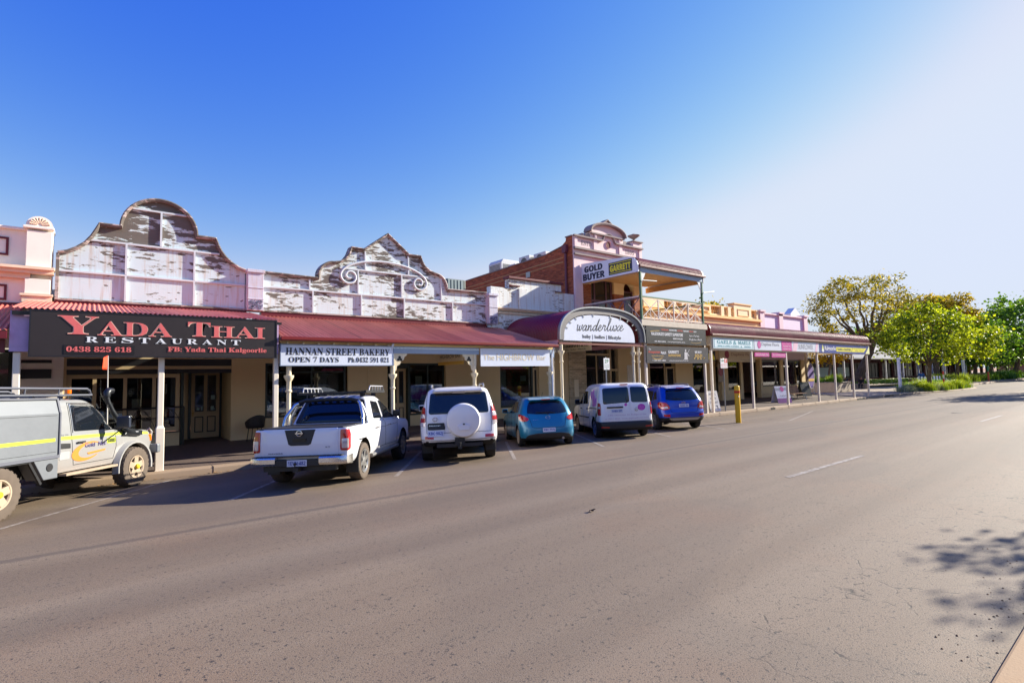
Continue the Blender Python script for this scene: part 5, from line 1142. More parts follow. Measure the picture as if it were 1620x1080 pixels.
def mono(xs, ys):
    """monotone cubic through the keys"""
    n = len(xs); d = [(ys[i+1]-ys[i])/(xs[i+1]-xs[i]) for i in range(n-1)]; t = [d[0]]
    for i in range(1, n-1):
        a, b = d[i-1], d[i]
        if a*b <= 0: t.append(0)
        else:
            h0, h1 = xs[i]-xs[i-1], xs[i+1]-xs[i]; w1, w2 = 2*h1+h0, h1+2*h0; t.append((w1+w2)/(w1/a+w2/b))
    t.append(d[-1])
    def f(x):
        if x <= xs[0]: return ys[0]
        if x >= xs[-1]: return ys[-1]
        i = max(k for k in range(n-1) if xs[k] <= x); h = xs[i+1]-xs[i]; s = (x-xs[i])/h
        return ys[i]*(2*s**3-3*s*s+1)+h*t[i]*(s**3-2*s*s+s)+ys[i+1]*(-2*s**3+3*s*s)+h*t[i+1]*(s**3-s*s)
    return f
class Shell:
    def __init__(s, keys, rear=(5, .4), front=(4, .5)):
        z = [k[0] for k in keys]; s.z = z
        s.fx, s.ff, s.fw = (mono(z, [k[i] for k in keys]) for i in (1, 2, 3)); s.nr, s.rx = rear; s.nf, s.rf = front
    def half(s, z, N=16):
        xr, xf, w = s.fx(z), s.ff(z), s.fw(z); L = xf-xr; rx = min(s.rx, L*.45); rf = min(s.rf, L*.45); p = []
        for i in range(N+1):
            t = math.pi/2*i/N; p.append((xr+rx*(1-max(0, math.cos(t))**(2/s.nr)), w*math.sin(t)**(2/s.nr)))
        a, b = xr+rx, xf-rf
        for i in range(1, 9): p.append((a+(b-a)*i/9, w))
        for i in range(N, -1, -1):
            t = math.pi/2*i/N; p.append((xf-rf*(1-max(0, math.cos(t))**(2/s.nf)), w*math.sin(t)**(2/s.nf)))
        return p
    def wrap(s, q, z, off=0):
        """point q metres round the plan outline from the middle of the rear (+ = left side)"""
        def at(q, z):
            p = s.half(z, 40); sg = 1 if q >= 0 else -1; q = abs(q); acc = 0
            for a, b in zip(p, p[1:]):
                l = math.hypot(b[0]-a[0], b[1]-a[1])
                if acc+l >= q and l > 0:
                    k = (q-acc)/l; return Vector((a[0]+(b[0]-a[0])*k, sg*(a[1]+(b[1]-a[1])*k), z))
                acc += l
            return Vector((p[-1][0], sg*p[-1][1], z))
        P = at(q, z)
        if off:
            e = .01; du = at(q+e, z)-at(q-e, z); dv = at(q, z+e)-at(q, z-e); n = du.cross(dv); n = n.normalized() if n.length > 1e-9 else Vector((-1, 0, 0))
            if n.dot(P-Vector((1.5, 0, z-.0))) < 0: n = -n
            P = P+n*off
        return P
    def side(s, x, z, sg, off=0):
        def at(x, z):
            xr, xf, w = s.fx(z), s.ff(z), s.fw(z); L = xf-xr; rx = min(s.rx, L*.45); rf = min(s.rf, L*.45)
            if x < xr+rx: k = max(0, min(1, 1-(x-xr)/rx)); y = w*(1-k**s.nr)**(1/s.nr)
            elif x > xf-rf: k = max(0, min(1, 1-(xf-x)/rf)); y = w*(1-k**s.nf)**(1/s.nf)
            else: y = w
            return Vector((x, sg*y, z))
        P = at(x, z)
        if off:
            e = .01; n = (at(x+e, z)-at(x-e, z)).cross(at(x, z+e)-at(x, z-e)).normalized()
            if n.y*sg < 0: n = -n
            P = P+n*off
        return P
    def front(s, y, z, off=0):
        xf, w = s.ff(z), s.fw(z); rf = min(s.rf, (xf-s.fx(z))*.45); k = min(.999, abs(y)/w)
        return Vector((xf-rf*(1-(1-k**s.nf)**(1/s.nf))+off, y, z+off*.5))
    def mesh(s, name, parent, mats, wheels, dz=.03, lower=None, N=16):
        zs = []
        for a, b in zip(s.z, s.z[1:]):
            k = max(1, round((b-a)/dz)); zs += [a+(b-a)*i/k for i in range(k)]
        zs.append(s.z[-1]); m = MB(); rows = []
        for z in zs:
            h = s.half(z, N); full = [(x, y) for x, y in h]+[(x, -y) for x, y in h[-2:0:-1]]; rows.append([(x, y, z) for x, y in full])
        n = len(rows[0]); vs = [p for r_ in rows for p in r_]
        fs = [(j*n+i, (j+1)*n+i, (j+1)*n+(i+1) % n, j*n+(i+1) % n) for j in range(len(rows)-1) for i in range(n)]
        fs += [tuple(range(n)), tuple(range((len(rows)-1)*n, len(rows)*n))[::-1]]
        m.add(vs, fs); me = m.mesh(name, mats); bm = bmesh.new(); bm.from_mesh(me); bmesh.ops.recalc_face_normals(bm, faces=bm.faces); bm.to_mesh(me); bm.free()
        o = bpy.data.objects.new(name, me); COL.objects.link(o)
        cut = []
        for (x, y, rad) in wheels:
            c = MB(); sg = 1 if y > 0 else -1; ya = abs(y)-.2; c.lathe((x, sg*(ya+.25), rad[0]), [(rad[1], -.25), (rad[1], .25)], 40, 'y')
            cm = c.mesh('cut', mats); b2 = bmesh.new(); b2.from_mesh(cm); bmesh.ops.recalc_face_normals(b2, faces=b2.faces); b2.to_mesh(cm); b2.free()
            co = bpy.data.objects.new('cut', cm); COL.objects.link(co); cut.append(co)
            md = o.modifiers.new('cut', 'BOOLEAN'); md.operation = 'DIFFERENCE'; md.object = co; md.solver = 'EXACT'
        dg = bpy.context.evaluated_depsgraph_get(); dg.update(); nm = bpy.data.meshes.new_from_object(o.evaluated_get(dg)); o.modifiers.clear(); o.data = nm
        for co in cut: bpy.data.objects.remove(co)
        nm.materials.clear()
        for x in mats: nm.materials.append(x)
        for p in nm.polygons:
            c = p.center; k = 0
            if p.normal.z < -.6: k = 1
            for (x, y, rad) in wheels:
                if math.hypot(c.x-x, c.z-rad[0]) < rad[1]+.004 and y*c.y > 0 and abs(c.y) > abs(y)-.3: k = 1
            if k == 0 and lower and lower(c, p.normal): k = 2
            p.material_index = k
        smooth_by(nm, 38); nm.update(); attach(o, parent); return o

def rpoly(pts, r=.04, n=4):
    """rounded corners"""
    out = []; N = len(pts)
    for i in range(N):
        p, a, b = Vector(pts[i]), Vector(pts[i-1]), Vector(pts[(i+1) % N]); rr_ = r[i] if hasattr(r, '__len__') else r
        ra = min(rr_, (a-p).length*.45); rb = min(rr_, (b-p).length*.45); s, e = p+(a-p).normalized()*ra, p+(b-p).normalized()*rb
        out += [(s*(1-t)**2+p*2*t*(1-t)+e*t*t) for t in [k/n for k in range(n+1)]]
    return [tuple(v) for v in out]
def dens(pts, step=.06):
    out = []
    for a, b in zip(pts, pts[1:]+pts[:1]):
        k = max(1, int(math.hypot(b[0]-a[0], b[1]-a[1])/step)); out += [(a[0]+(b[0]-a[0])*i/k, a[1]+(b[1]-a[1])*i/k) for i in range(k)]
    return out
def patch(fn, pts, name, mat, parent, off=.006, r=.03, deep=.02, smooth=40):
    """panel laid on the body: fn(u, v, off) gives the surface point"""
    p = dens(rpoly(pts, r) if r else list(pts)); n = len(p); cx = sum(a for a, b in p)/n; cy = sum(b for a, b in p)/n; vs = []; fs = []
    rings = [(1, -deep), (1, off*.7), (.985, off), (.8, off), (.55, off), (.28, off)]
    for k, o in rings: vs += [tuple(fn(cx+(a-cx)*k, cy+(b-cy)*k, o)) for a, b in p]
    for j in range(len(rings)-1): fs += [(j*n+i, j*n+(i+1) % n, (j+1)*n+(i+1) % n, (j+1)*n+i) for i in range(n)]
    vs.append(tuple(fn(cx, cy, off))); j = (len(rings)-1)*n; fs += [(j+i, j+(i+1) % n, len(vs)-1) for i in range(n)]
    m = MB(); m.add(vs, fs); me = m.mesh(name, mat); bm = bmesh.new(); bm.from_mesh(me); bmesh.ops.recalc_face_normals(bm, faces=bm.faces)
    bm.faces.ensure_lookup_table(); f = bm.faces[-1]
    c = Vector(vs[-1]); c0 = Vector(fn(cx, cy, off+.05))-c
    if f.normal.dot(c0) < 0: bmesh.ops.reverse_faces(bm, faces=bm.faces)
    bm.to_mesh(me); bm.free(); smooth_by(me, smooth)
    o = bpy.data.objects.new(name, me); COL.objects.link(o); return attach(o, parent)
def lines(fn, paths, parent, r=.005, mat=None, name='panel_gap', off=.001):
    m = MB()
    for pts in paths:
        q = []
        for a, b in zip(pts, pts[1:]):
            k = max(1, int(math.hypot(b[0]-a[0], b[1]-a[1])/.05)); q += [fn(a[0]+(b[0]-a[0])*i/k, a[1]+(b[1]-a[1])*i/k, off) for i in range(k)]
        q.append(fn(*pts[-1], off)); m.tube(q, r, 5)
    return m.obj(name, mat or GAP, parent, smooth=60)
def fntext(fn, s, a, b, c, e, name, mat, parent, off=.012, flip=True, font=None, bold=.0):
    """lettering laid on a body surface; flip when the horizontal parameter runs right-to-left for the viewer"""
    vs, fs = text_verts(font(s) if font else s, bold=bold); ax = min(v.x for v in vs); bx = max(v.x for v in vs); az = min(v.y for v in vs); bz = max(v.y for v in vs)
    m = MB(); m.add([tuple(fn(a+(v.x-ax)/(bx-ax)*(b-a), c+(v.y-az)/(bz-az)*(e-c), off)) for v in vs], fs); return m.obj(name, mat, parent)
def wheel(par, x, y, rad, wid, rr_, style, tyre=RUB, rim=ALLOY, hub=None, lug=0, tilt=0):
    sg = 1 if y > 0 else -1; w = bpy.data.objects.new('wheel', None); COL.objects.link(w); w.parent = par; w.location = (x, y, rad); w.rotation_euler.z = tilt
    h = wid/2
    m = MB(); m.lathe((0, 0, 0), [(rr_, -h*.7), (rr_+.02, -h*.92), (rad-.05, -h), (rad-.018, -h*.92), (rad-.004, -h*.75), (rad, -h*.3), (rad, h*.3), (rad-.004, h*.75), (rad-.018, h*.92), (rad-.05, h), (rr_+.02, h*.92), (rr_, h*.7)], 44, 'y', False)
    if lug:
        for i in range(lug):
            a = 2*math.pi*i/lug
            for yy, ww in ((-h*.72, h*.42), (0, h*.4), (h*.72, h*.42)):
                aa = a+(.5*2*math.pi/lug if yy == 0 else 0); ca, sa = math.cos(aa), math.sin(aa); t = .55*math.pi*rad/lug; rr2 = rad+.006-(.012 if yy else 0)
                q = []
                for rad2 in (rad-.02, rr2):
                    for u, v in ((-t, yy-ww/2), (t, yy-ww/2), (t, yy+ww/2), (-t, yy+ww/2)): q.append((rad2*ca-u*sa, v, rad2*sa+u*ca))
                m.hexa(q)
    m.obj('tyre', tyre, w, smooth=35)
    m = MB(); f = sg*h
    m.lathe((0, 0, 0), [(rr_+.012, f*.93), (rr_+.012, f*.98), (rr_-.012, f*.97), (rr_-.03, f*.8), (rr_-.035, f*.2)], 44, 'y', False)
    dish = .62 if style != 'steel' else .45; no = {'five': 5, 'six': 6, 'ten': 10, 'steel': 0, 'twin': 5}[style]
    if no == 0: m.lathe((0, f*.5, 0), [(rr_-.03, f*.15), (rr_*.8, f*.2), (rr_*.6, f*.05), (rr_*.35, f*.25), (rr_*.3, f*.32), (0, f*.32)], 30, 'y', False)
    for i in range(no):
        for da in ((0,) if style != 'twin' else (-.17, .17)):
            a = 2*math.pi*i/no+.3+da; ca, sa = math.cos(a), math.sin(a); wi = {'five': .052, 'six': .04, 'ten': .02, 'twin': .024}[style]
            q = []
            for rad2, ww, yo in ((.03, wi*1.25, f*.86), (rr_-.02, wi*(.8 if style != 'five' else 1.15), f*.93)):
                for yy in (yo-sg*.045, yo):
                    for u in (-ww, ww): q.append((rad2*ca-u*sa, yy, rad2*sa+u*ca))
            m.hexa([q[0], q[1], q[3], q[2], q[4], q[5], q[7], q[6]])
    m.lathe((0, 0, 0), [(rr_*.3, f*.6), (rr_*.3, f*.9), (rr_*.22, f*.95), (0, f*.96)], 18, 'y', False)
    m.obj('rim', rim, w, smooth=30)
    m = MB(); m.lathe((0, 0, 0), [(rr_-.034, -.02*sg+f*.1), (0, -.02*sg+f*.1)], 24, 'y', False); m.lathe((0, 0, 0), [(rr_*.72, f*.2), (rr_*.72, f*.4), (0.05, f*.42)], 24, 'y', False); m.obj('brake', plain('brake_disc', srgb(60, 56, 54), .6, .4), w)
    if hub: m = MB(); m.lathe((0, 0, 0), [(.055, f*.9), (.05, f*1.25), (.035, f*1.35), (0, f*1.36)], 14, 'y', False); m.obj('hub_cap', hub, w)
    return w
def mirror(par, x, y, z, mat, s=1.):
    sg = 1 if y > 0 else -1; m = MB()
    m.hexa([(x-.02, y, z-.02), (x-.02, y+sg*.2, z+.0), (x+.1, y+sg*.17, z), (x+.09, y, z-.02), (x-.02, y+sg*.01, z+.15*s), (x-.02, y+sg*.2, z+.14*s), (x+.09, y+sg*.16, z+.13*s), (x+.08, y+sg*.01, z+.14*s)]); m.bar((x+.04, y-sg*.06, z), (x+.04, y+sg*.03, z+.03), .05, .04)
    o = m.obj('mirror', mat, par, bevel=.018, seg=3); g = MB(); g.add([(x-.024, y+sg*.02, z+.005), (x-.024, y+sg*.18, z+.02), (x-.024, y+sg*.18, z+.12*s), (x-.024, y+sg*.02, z+.12*s)], [(0, 1, 2, 3)] if sg < 0 else [(0, 3, 2, 1)]); g.obj('mirror_glass', CGLASS, o)
def plate(par, fn, q0, q1, z0, z1, text, bg, ink, off=.02):
    """number plate on the rear: q0 > q1 in outline metres (left to right for a viewer behind)"""
    A, B = fn((q0+q1)/2, (z0+z1)/2, off), fn((q0+q1)/2, (z0+z1)/2, off+.01)
    nx = (B-A).normalized(); ny = Vector((0, 0, 1)); rx_ = ny.cross(nx).normalized(); up = nx.cross(rx_); w, h = abs(q0-q1)/2, (z1-z0)/2
    def f(u, v, o): return tuple(A+rx_*u+up*v+nx*o)
    m = MB(); m.add([f(-w, -h, 0), f(w, -h, 0), f(w, h, 0), f(-w, h, 0), f(-w, -h, .008), f(w, -h, .008), f(w, h, .008), f(-w, h, .008)], [(0, 3, 2, 1), (4, 5, 6, 7), (0, 1, 5, 4), (1, 2, 6, 5), (2, 3, 7, 6), (3, 0, 4, 7)])
    p = m.obj('number_plate', bg, par)
    vs, fs = text_verts(sansb(text)); ax = min(v.x for v in vs); bx = max(v.x for v in vs); az = min(v.y for v in vs); bz = max(v.y for v in vs)
    m = MB(); m.add([f(-w*.88+(v.x-ax)/(bx-ax)*w*1.76, -h*.62+(v.y-az)/(bz-az)*h*1.2, .011) for v in vs], fs); m.obj('lettering', ink, p)
    return f, p
def place(t, x, y, th, roll=0): 
    """rear axle middle on the cambered parking lane, nose turned th degrees from straight-in"""
    a = R(90-th); f = Vector((math.sin(R(th)), math.cos(R(th)))); z0 = zroad(y); q = Vector((x, y))+f*2.6; z1 = zroad(min(q.y, 14.7))
    n_f = Vector((f.x*2.6, f.y*2.6, z1-z0)).normalized(); lft = Vector((-f.y, f.x)); zl = zroad(y+lft.y*.75); zr = zroad(y-lft.y*.75); l = Vector((lft.x*1.5, lft.y*1.5, zl-zr)).normalized()
    up = n_f.cross(l).normalized(); l = up.cross(n_f); Mx = Matrix((n_f, l, up)).transposed().to_4x4(); Mx.translation = (x, y, z0+.003); t.matrix_world = Mx
def car(name, label, cat): return thing(name, label, cat, (0, 0, 0), 'vehicles parked nose-in along the kerb', True)
def side_glass(sh, par, polys, mat=CGLASS, r=.04, off=.004):
    for sg in (1, -1):
        for pl in polys: patch(lambda u, v, o, sg=sg: sh.side(u, v, sg, o), pl, 'window', mat, par, off, r)
def front_bits(sh, par, yw, z0, z1, lampz, lampy):
    patch(sh.front, [(-yw, z0), (yw, z0), (yw*.86, z1), (-yw*.86, z1)], 'windscreen', CGLASS, par, .006, .06)
    for sg in (1, -1): patch(sh.front, [(sg*lampy[0], lampz[0]), (sg*lampy[1], lampz[0]+.02), (sg*lampy[1], lampz[1]), (sg*lampy[0], lampz[1]-.03)], 'headlight', TAILC, par, .008, .03)
    patch(sh.front, [(-lampy[0]*.9, lampz[0]-.05), (lampy[0]*.9, lampz[0]-.05), (lampy[0]*.9, lampz[1]-.04), (-lampy[0]*.9, lampz[1]-.04)], 'grille', TRIM, par, .006, .03)

# ===== white dual-cab ute =====
WHITEP = glossy_paint('white_paint_dusty', srgb(232, 232, 236), .1); WHITEP2 = glossy_paint('white_paint_clean', srgb(236, 234, 234), .07)
t = car('utility_truck', 'white dual-cab ute with chrome rear bumper, sports bar and roof rack platform', 'ute')
K = [(.44, -.98, 3.95, .86), (.52, -1.0, 4.05, .905), (.64, -1.0, 4.1, .92), (.82, -1.0, 4.1, .925), (.96, -.99, 4.05, .922), (1.05, -.985, 3.8, .915), (1.10, -.98, 3.1, .908), (1.12, -.97, 2.95, .9), (1.128, .5, 2.93, .868), (1.16, .52, 2.88, .86), (1.3, .6, 2.62, .815), (1.5, .72, 2.22, .75), (1.63, .8, 1.98, .70), (1.69, .86, 1.84, .655), (1.73, .98, 1.65, .55), (1.75, 1.2, 1.45, .3)]
sh = Shell(K, (9, .16), (4, .5)); WR = .375
wh = [(0, .81, (WR, .47)), (0, -.81, (WR, .47)), (3.2, .81, (WR, .46)), (3.2, -.81, (WR, .46))]
sh.mesh('body', t, [WHITEP, DARKV], wh)
for (x, y, q) in wh: wheel(t, x, y*.985, WR, .255, .235, 'six', RUBD if x == 0 else RUB, ALLOY, None, 30)
side_glass(sh, t, [[(.86, 1.2), (1.5, 1.17), (1.5, 1.56), (1.02, 1.6)], [(1.6, 1.17), (2.55, 1.15), (2.12, 1.48), (1.85, 1.58), (1.6, 1.6)]])
front_bits(sh, t, .7, 1.18, 1.6, (.78, 1.0), (.48, .86))
patch(sh.wrap, [(-.8, 1.15), (.8, 1.15), (.66, 1.645), (-.66, 1.645)], 'rear_surround', TRIM, t, .005, .06); patch(sh.wrap, [(-.68, 1.18), (.68, 1.18), (.59, 1.61), (-.59, 1.61)], 'rear_window', CGLASS, t, .010, .06)
m = MB(); m.box(-.96, .48, -.83, .83, 1.12, 1.145); m.obj('tonneau', TRIM, t, bevel=.01)
tg = patch(sh.wrap, [(-.74, .6), (.74, .6), (.74, 1.115), (-.74, 1.115)], 'tailgate', WHITEP, t, .018, .025)
patch(sh.wrap, [(.3, 1.105), (.22, .84), (.17, .815), (-.17, .815), (-.22, .84), (-.3, 1.105)][::-1], 'handle_panel', TRIM, tg, .026, .0)
m = MB(); m.box(-1.035, -1.02, -.13, .13, .89, .95); m.obj('handle', plain('handle_black', srgb(16, 16, 18), .3), tg)
e = MB(); e.lathe((-1.033, 0, 1.045), [(.048, 0), (.058, -.006), (.058, -.012), (.048, -.014)], 22, 'x', False); e.box(-1.048, -1.03, -.075, .075, 1.035, 1.056); e.obj('emblem', CHROME, tg)
fntext(sh.wrap, 'NAVARA', .6, .32, .665, .69, 'badge', GREYI, tg, .03, font=sansb); fntext(sh.wrap, 'ST', -.5, -.6, .76, .785, 'badge', GREYI, tg, .03, font=sansb)
for sg in (1, -1):
    l = patch(sh.wrap, [(sg*.78, .7), (sg*.92, .69), (sg*1.02, .72), (sg*1.03, 1.0), (sg*.98, 1.09), (sg*.78, 1.09)], 'tail_light', TAILR, t, .014, .03)
    patch(sh.wrap, [(sg*.81, .74), (sg*.93, .735), (sg*.93, .92), (sg*.81, .92)], 'reverse_lens', TAILC, l, .02, .02)
m = MB(); m.prism([(-.93, .47), (-.45, .47), (-.45, .56), (-.93, .59), (-.99, .57), (-.99, .5)], 'z', 0, 0.001) if False else None
def bump_half(sg):
    m = MB(); pr = [(.0, .44), (-.09, .46), (-.12, .5), (-.12, .58), (-.1, .61), (.02, .62)]
    ys_ = [.42, .5, .7, .85, .93, .96]; xo = [0, 0, 0, .03, .09, .2]; vs = []
    for yy, xx in zip(ys_, xo): vs += [(-1.03+a+xx, sg*yy, z) for a, z in pr]
    L = len(pr); fs = [(i*L+j, (i+1)*L+j, (i+1)*L+(j+1) % L, i*L+(j+1) % L) for i in range(len(ys_)-1) for j in range(L)]+[tuple(range(L)), tuple(range((len(ys_)-1)*L, len(ys_)*L))[::-1]]
    m.add(vs, [f[::-1] if sg < 0 else f for f in fs]); return m
for sg in (1, -1): bump_half(sg).obj('rear_bumper', CHROME, t, smooth=30)
m = MB(); m.box(-1.13, -1.0, -.42, .42, .44, .56); m.box(-1.12, -.98, -.85, .85, .615, .63); m.obj('bumper_step', TRIM, t, bevel=.01)
m = MB(); m.box(-1.02, -.9, -.7, .7, .34, .44); m.box(-1.2, -1.0, -.05, .05, .34, .42); m.lathe((-1.22, 0, .42), [(.012, 0), (.012, .05), (.025, .06), (.025, .09), (0, .1)], 10); m.obj('tow_bar', TRIM, t)
plate(t, lambda q, z, o: Vector((-1.13-o, q, z)), .19, -.19, .44, .56, '1EVN·482', PLATE, PLB, .004)
lines(lambda x, z, o: sh.side(x, z, -1, o), [[(.6, 1.12), (.55, .9), (.5, .75)], [(1.55, 1.6), (1.56, 1.1), (1.56, .55)], [(2.65, 1.12), (2.62, .85), (2.55, .55)], [(.72, .56), (2.55, .54)], [(.8, 1.0), (1.5, .98), (2.6, 1.0)]], t, .004)
lines(lambda x, z, o: sh.side(x, z, 1, o), [[(.6, 1.12), (.55, .9), (.5, .75)], [(1.55, 1.6), (1.56, 1.1), (1.56, .55)], [(2.65, 1.12), (2.62, .85), (2.55, .55)]], t, .004)
for sg in (1, -1):
    for x in (.78, 1.72): m = MB(); m.bar(sh.side(x, 1.0, sg, .03), sh.side(x+.2, 1.0, sg, .03), .025, .03); m.obj('door_handle', CHROME, t, bevel=.006)
    m = MB(); m.tube([(.5, sg*.9, .42), (2.7, sg*.9, .42)], .045, 10); m.obj('side_step', ALLOY, t)
    m = MB(); m.box(-.42, -.40, sg*.68, sg*.93, .2, .5); m.obj('mud_flap', TRIM, t)
    m = MB(); m.tube([(.1, sg*.86, 1.12), (.16, sg*.84, 1.3), (.35, sg*.72, 1.56), (.42, sg*.66, 1.6)], .038, 10); m.tube([(.42, sg*.86, 1.12), (.44, sg*.83, 1.3), (.47, sg*.7, 1.56)], .032, 10); m.obj('sports_bar', CHROME, t, smooth=50)
    mirror(t, 2.42, sg*.86, 1.17, glossy_paint('dark_blue_grey', srgb(36, 44, 60), .02), 1.1)
m = MB(); m.tube([(.42, -.68, 1.6), (.42, -.5, 1.655), (.42, 0, 1.665), (.42, .5, 1.655), (.42, .68, 1.6)], .042, 10); m.obj('sports_bar_top', TRIM, t, smooth=50)
m = MB()
for y in [-.7+i*.175 for i in range(9)]: m.box(.62, 2.02, y-.04, y+.04, 1.80, 1.825)
m.box(.6, .66, -.76, .76, 1.78, 1.82); m.box(1.98, 2.04, -.76, .76, 1.78, 1.82); m.box(.6, 2.04, -.78, -.73, 1.775, 1.835); m.box(.6, 2.04, .73, .78, 1.775, 1.835)
for x in (.95, 1.75):
    for y in (-.58, .58): m.box(x-.06, x+.06, y-.04, y+.04, 1.68, 1.80)
rk = m.obj('roof_rack', TRIM, t)
for sg in (1, -1):
    m = MB(); m.tube([(.85, sg*.76, 1.835), (.9, sg*.77, 1.93), (1.88, sg*.77, 1.93), (1.95, sg*.76, 1.835)], .014, 8)
    for x in (1.1, 1.3, 1.5, 1.7): m.tube([(x, sg*.76, 1.835), (x, sg*.77, 1.93)], .011, 6)
    m.obj('side_rail', plain('rack_silver', srgb(190, 190, 194), .4, .3), rk)
m = MB(); m.tube([(4.15, -.6, .5), (4.3, -.58, .9), (4.2, -.5, 1.1), (4.2, .5, 1.1), (4.3, .58, .9), (4.15, .6, .5)], .04, 8); m.box(4.08, 4.2, -.85, .85, .42, .62); m.obj('bull_bar', ALLOY, t, smooth=50)
place(t, 3.83, 11.3, 41)

# ===== white four-wheel-drive wagon with spare wheel =====
t = car('four_wheel_drive', 'white four-wheel-drive wagon with round spare wheel cover on its rear door', 'four-wheel drive')
K = [(.42, -.93, 3.55, .86), (.5, -1.02, 3.68, .91), (.58, -1.07, 3.72, .93), (.68, -1.05, 3.73, .94), (.82, -1.02, 3.72, .945), (.95, -1.0, 3.66, .943), (1.06, -.99, 3.4, .937), (1.13, -.98, 2.7, .925), (1.17, -.975, 2.5, .915), (1.3, -.94, 2.25, .885), (1.5, -.88, 1.9, .835), (1.66, -.83, 1.58, .785), (1.75, -.79, 1.36, .745), (1.81, -.68, 1.15, .67), (1.845, -.45, .92, .52), (1.86, 0, .6, .2)]
sh = Shell(K, (5.5, .42), (4, .55)); WR = .385
wh = [(0, .82, (WR, .48)), (0, -.82, (WR, .48)), (2.79, .82, (WR, .47)), (2.79, -.82, (WR, .47))]
sh.mesh('body', t, [WHITEP2, DARKV], wh)
for (x, y, q) in wh: wheel(t, x, y*.985, WR, .265, .235, 'six', RUB, ALLOY)
side_glass(sh, t, [[(-.62, 1.25), (.12, 1.22), (.12, 1.64), (-.5, 1.66)], [(.2, 1.22), (1.1, 1.2), (1.1, 1.64), (.2, 1.64)], [(1.18, 1.2), (2.1, 1.18), (1.65, 1.6), (1.18, 1.64)]])
front_bits(sh, t, .75, 1.22, 1.66, (.85, 1.08), (.5, .88))
patch(sh.wrap, [(-.74, 1.19), (.74, 1.19), (.69, 1.7), (-.69, 1.7)], 'rear_window', CGLASS, t, .006, .07)
patch(sh.wrap, [(-.74, 1.15), (.86, 1.15), (.86, 1.185), (-.86, 1.185)], 'window_trim', CGLASS, t, .005, 0) if False else None
m = MB(); m.hexa([(-.98, -.6, 1.735), (-.98, .6, 1.735), (-.7, .66, 1.74), (-.7, -.66, 1.74), (-.96, -.58, 1.775), (-.96, .58, 1.775), (-.55, .6, 1.82), (-.55, -.6, 1.82)]); sp = m.obj('spoiler', WHITEP2, t, bevel=.015)
m = MB(); m.box(-.895, -.875, -.16, .16, 1.685, 1.725); m.obj('brake_light', TAILC, t)
for sg in (1, -1):
    l = patch(sh.wrap, [(sg*.81, 1.0), (sg*1.06, 1.0), (sg*1.1, 1.12), (sg*1.06, 1.36), (sg*.82, 1.36)], 'tail_light', TAILR, t, .016, .04)
    patch(sh.wrap, [(sg*.82, 1.1), (sg*1.02, 1.1), (sg*1.03, 1.2), (sg*.82, 1.2)], 'reverse_lens', TAILC, l, .021, .02)
    patch(sh.wrap, [(sg*.82, .9), (sg*1.03, .92), (sg*1.06, .99), (sg*.82, .995)], 'lower_lens', TAILC, t, .014, .03)
    patch(sh.wrap, [(sg*.62, .6), (sg*.84, .6), (sg*.84, .67), (sg*.62, .67)], 'reflector', TAILR, t, .008, .01)
    m = MB(); m.box(-.5, -.47, sg*.66, sg*.92, .22, .52); m.obj('mud_flap', TRIM, t)
    m = MB(); m.tube([(-.5, sg*.66, 1.84), (-.42, sg*.66, 1.9), (1.0, sg*.66, 1.92), (1.1, sg*.66, 1.85)], .02, 8); m.obj('roof_rail', ALLOY, t, smooth=50)
    mirror(t, 1.95, sg*.9, 1.2, WHITEP2 if sg > 0 else glossy_paint('mirror_dark', srgb(50, 70, 110), .02), 1.2)
lines(sh.wrap, [[(.79, 1.72), (.79, .74)], [(-.79, 1.72), (-.79, .74)], [(.79, .74), (-.79, .74)]], t, .005)
lines(sh.wrap, [[(1.15, .62), (.9, .585), (.4, .56), (-.4, .56), (-.9, .585), (-1.15, .62)]], t, .006)
S0 = Vector((-1.03, -.1, 1.03))
m = MB(); m.lathe(tuple(S0), [(.38, 0), (.405, -.04), (.415, -.12), (.405, -.2), (.38, -.235), (.32, -.25), (.0, -.262)], 48, 'x', True); sp = m.obj('spare_wheel_cover', WHITEP2, t, smooth=35)
m = MB(); m.prism([(-.22, .8), (.02, .8), (.05, .9), (-.01, .935), (-.19, .935), (-.25, .9)], 'x', -1.315, -1.285); m.obj('cover_panel', WHITEP, sp, bevel=.006)
m = MB(); m.box(-1.325, -1.29, -.12, -.08, .93, .96); m.obj('lock', TRIM, sp)
patch(sh.wrap, [(.34, .82), (.76, .82), (.76, .98), (.7, .98), (.36, .98)], 'plate_surround', TRIM, t, .03, .03); fntext(sh.wrap, 'PRADO', .72, .46, .9, .93, 'badge', CHROME, t, .036, font=sansb)
m = MB()
for a, b in ((.065, .045), (.03, .045)): m.tube([(-1.035, .58+a*math.cos(R(k*20)), 1.07+b*math.sin(R(k*20))) for k in range(19)], .007, 6)
m.obj('emblem', CHROME, t)
plate(t, sh.wrap, .76, .38, .65, .8, 'KBC·982J', PLATE, PLB, .03)
m = MB(); m.box(-1.12, -.9, -.55, .55, .40, .48); m.box(-1.16, -1.0, -.12, .12, .44, .62); m.box(-1.24, -1.05, -.045, .045, .36, .44); m.lathe((-1.26, 0, .42), [(.014, 0), (.014, .05), (.028, .06), (.028, .1), (0, .11)], 10); m.obj('tow_bar', TRIM, t)
m = MB(); m.tube([(-.92, .3, 1.25), (-.86, .0, 1.27), (-.84, -.35, 1.34)], .01, 6); m.obj('wiper', TRIM, t)
place(t, 7.6, 11.88, 31)

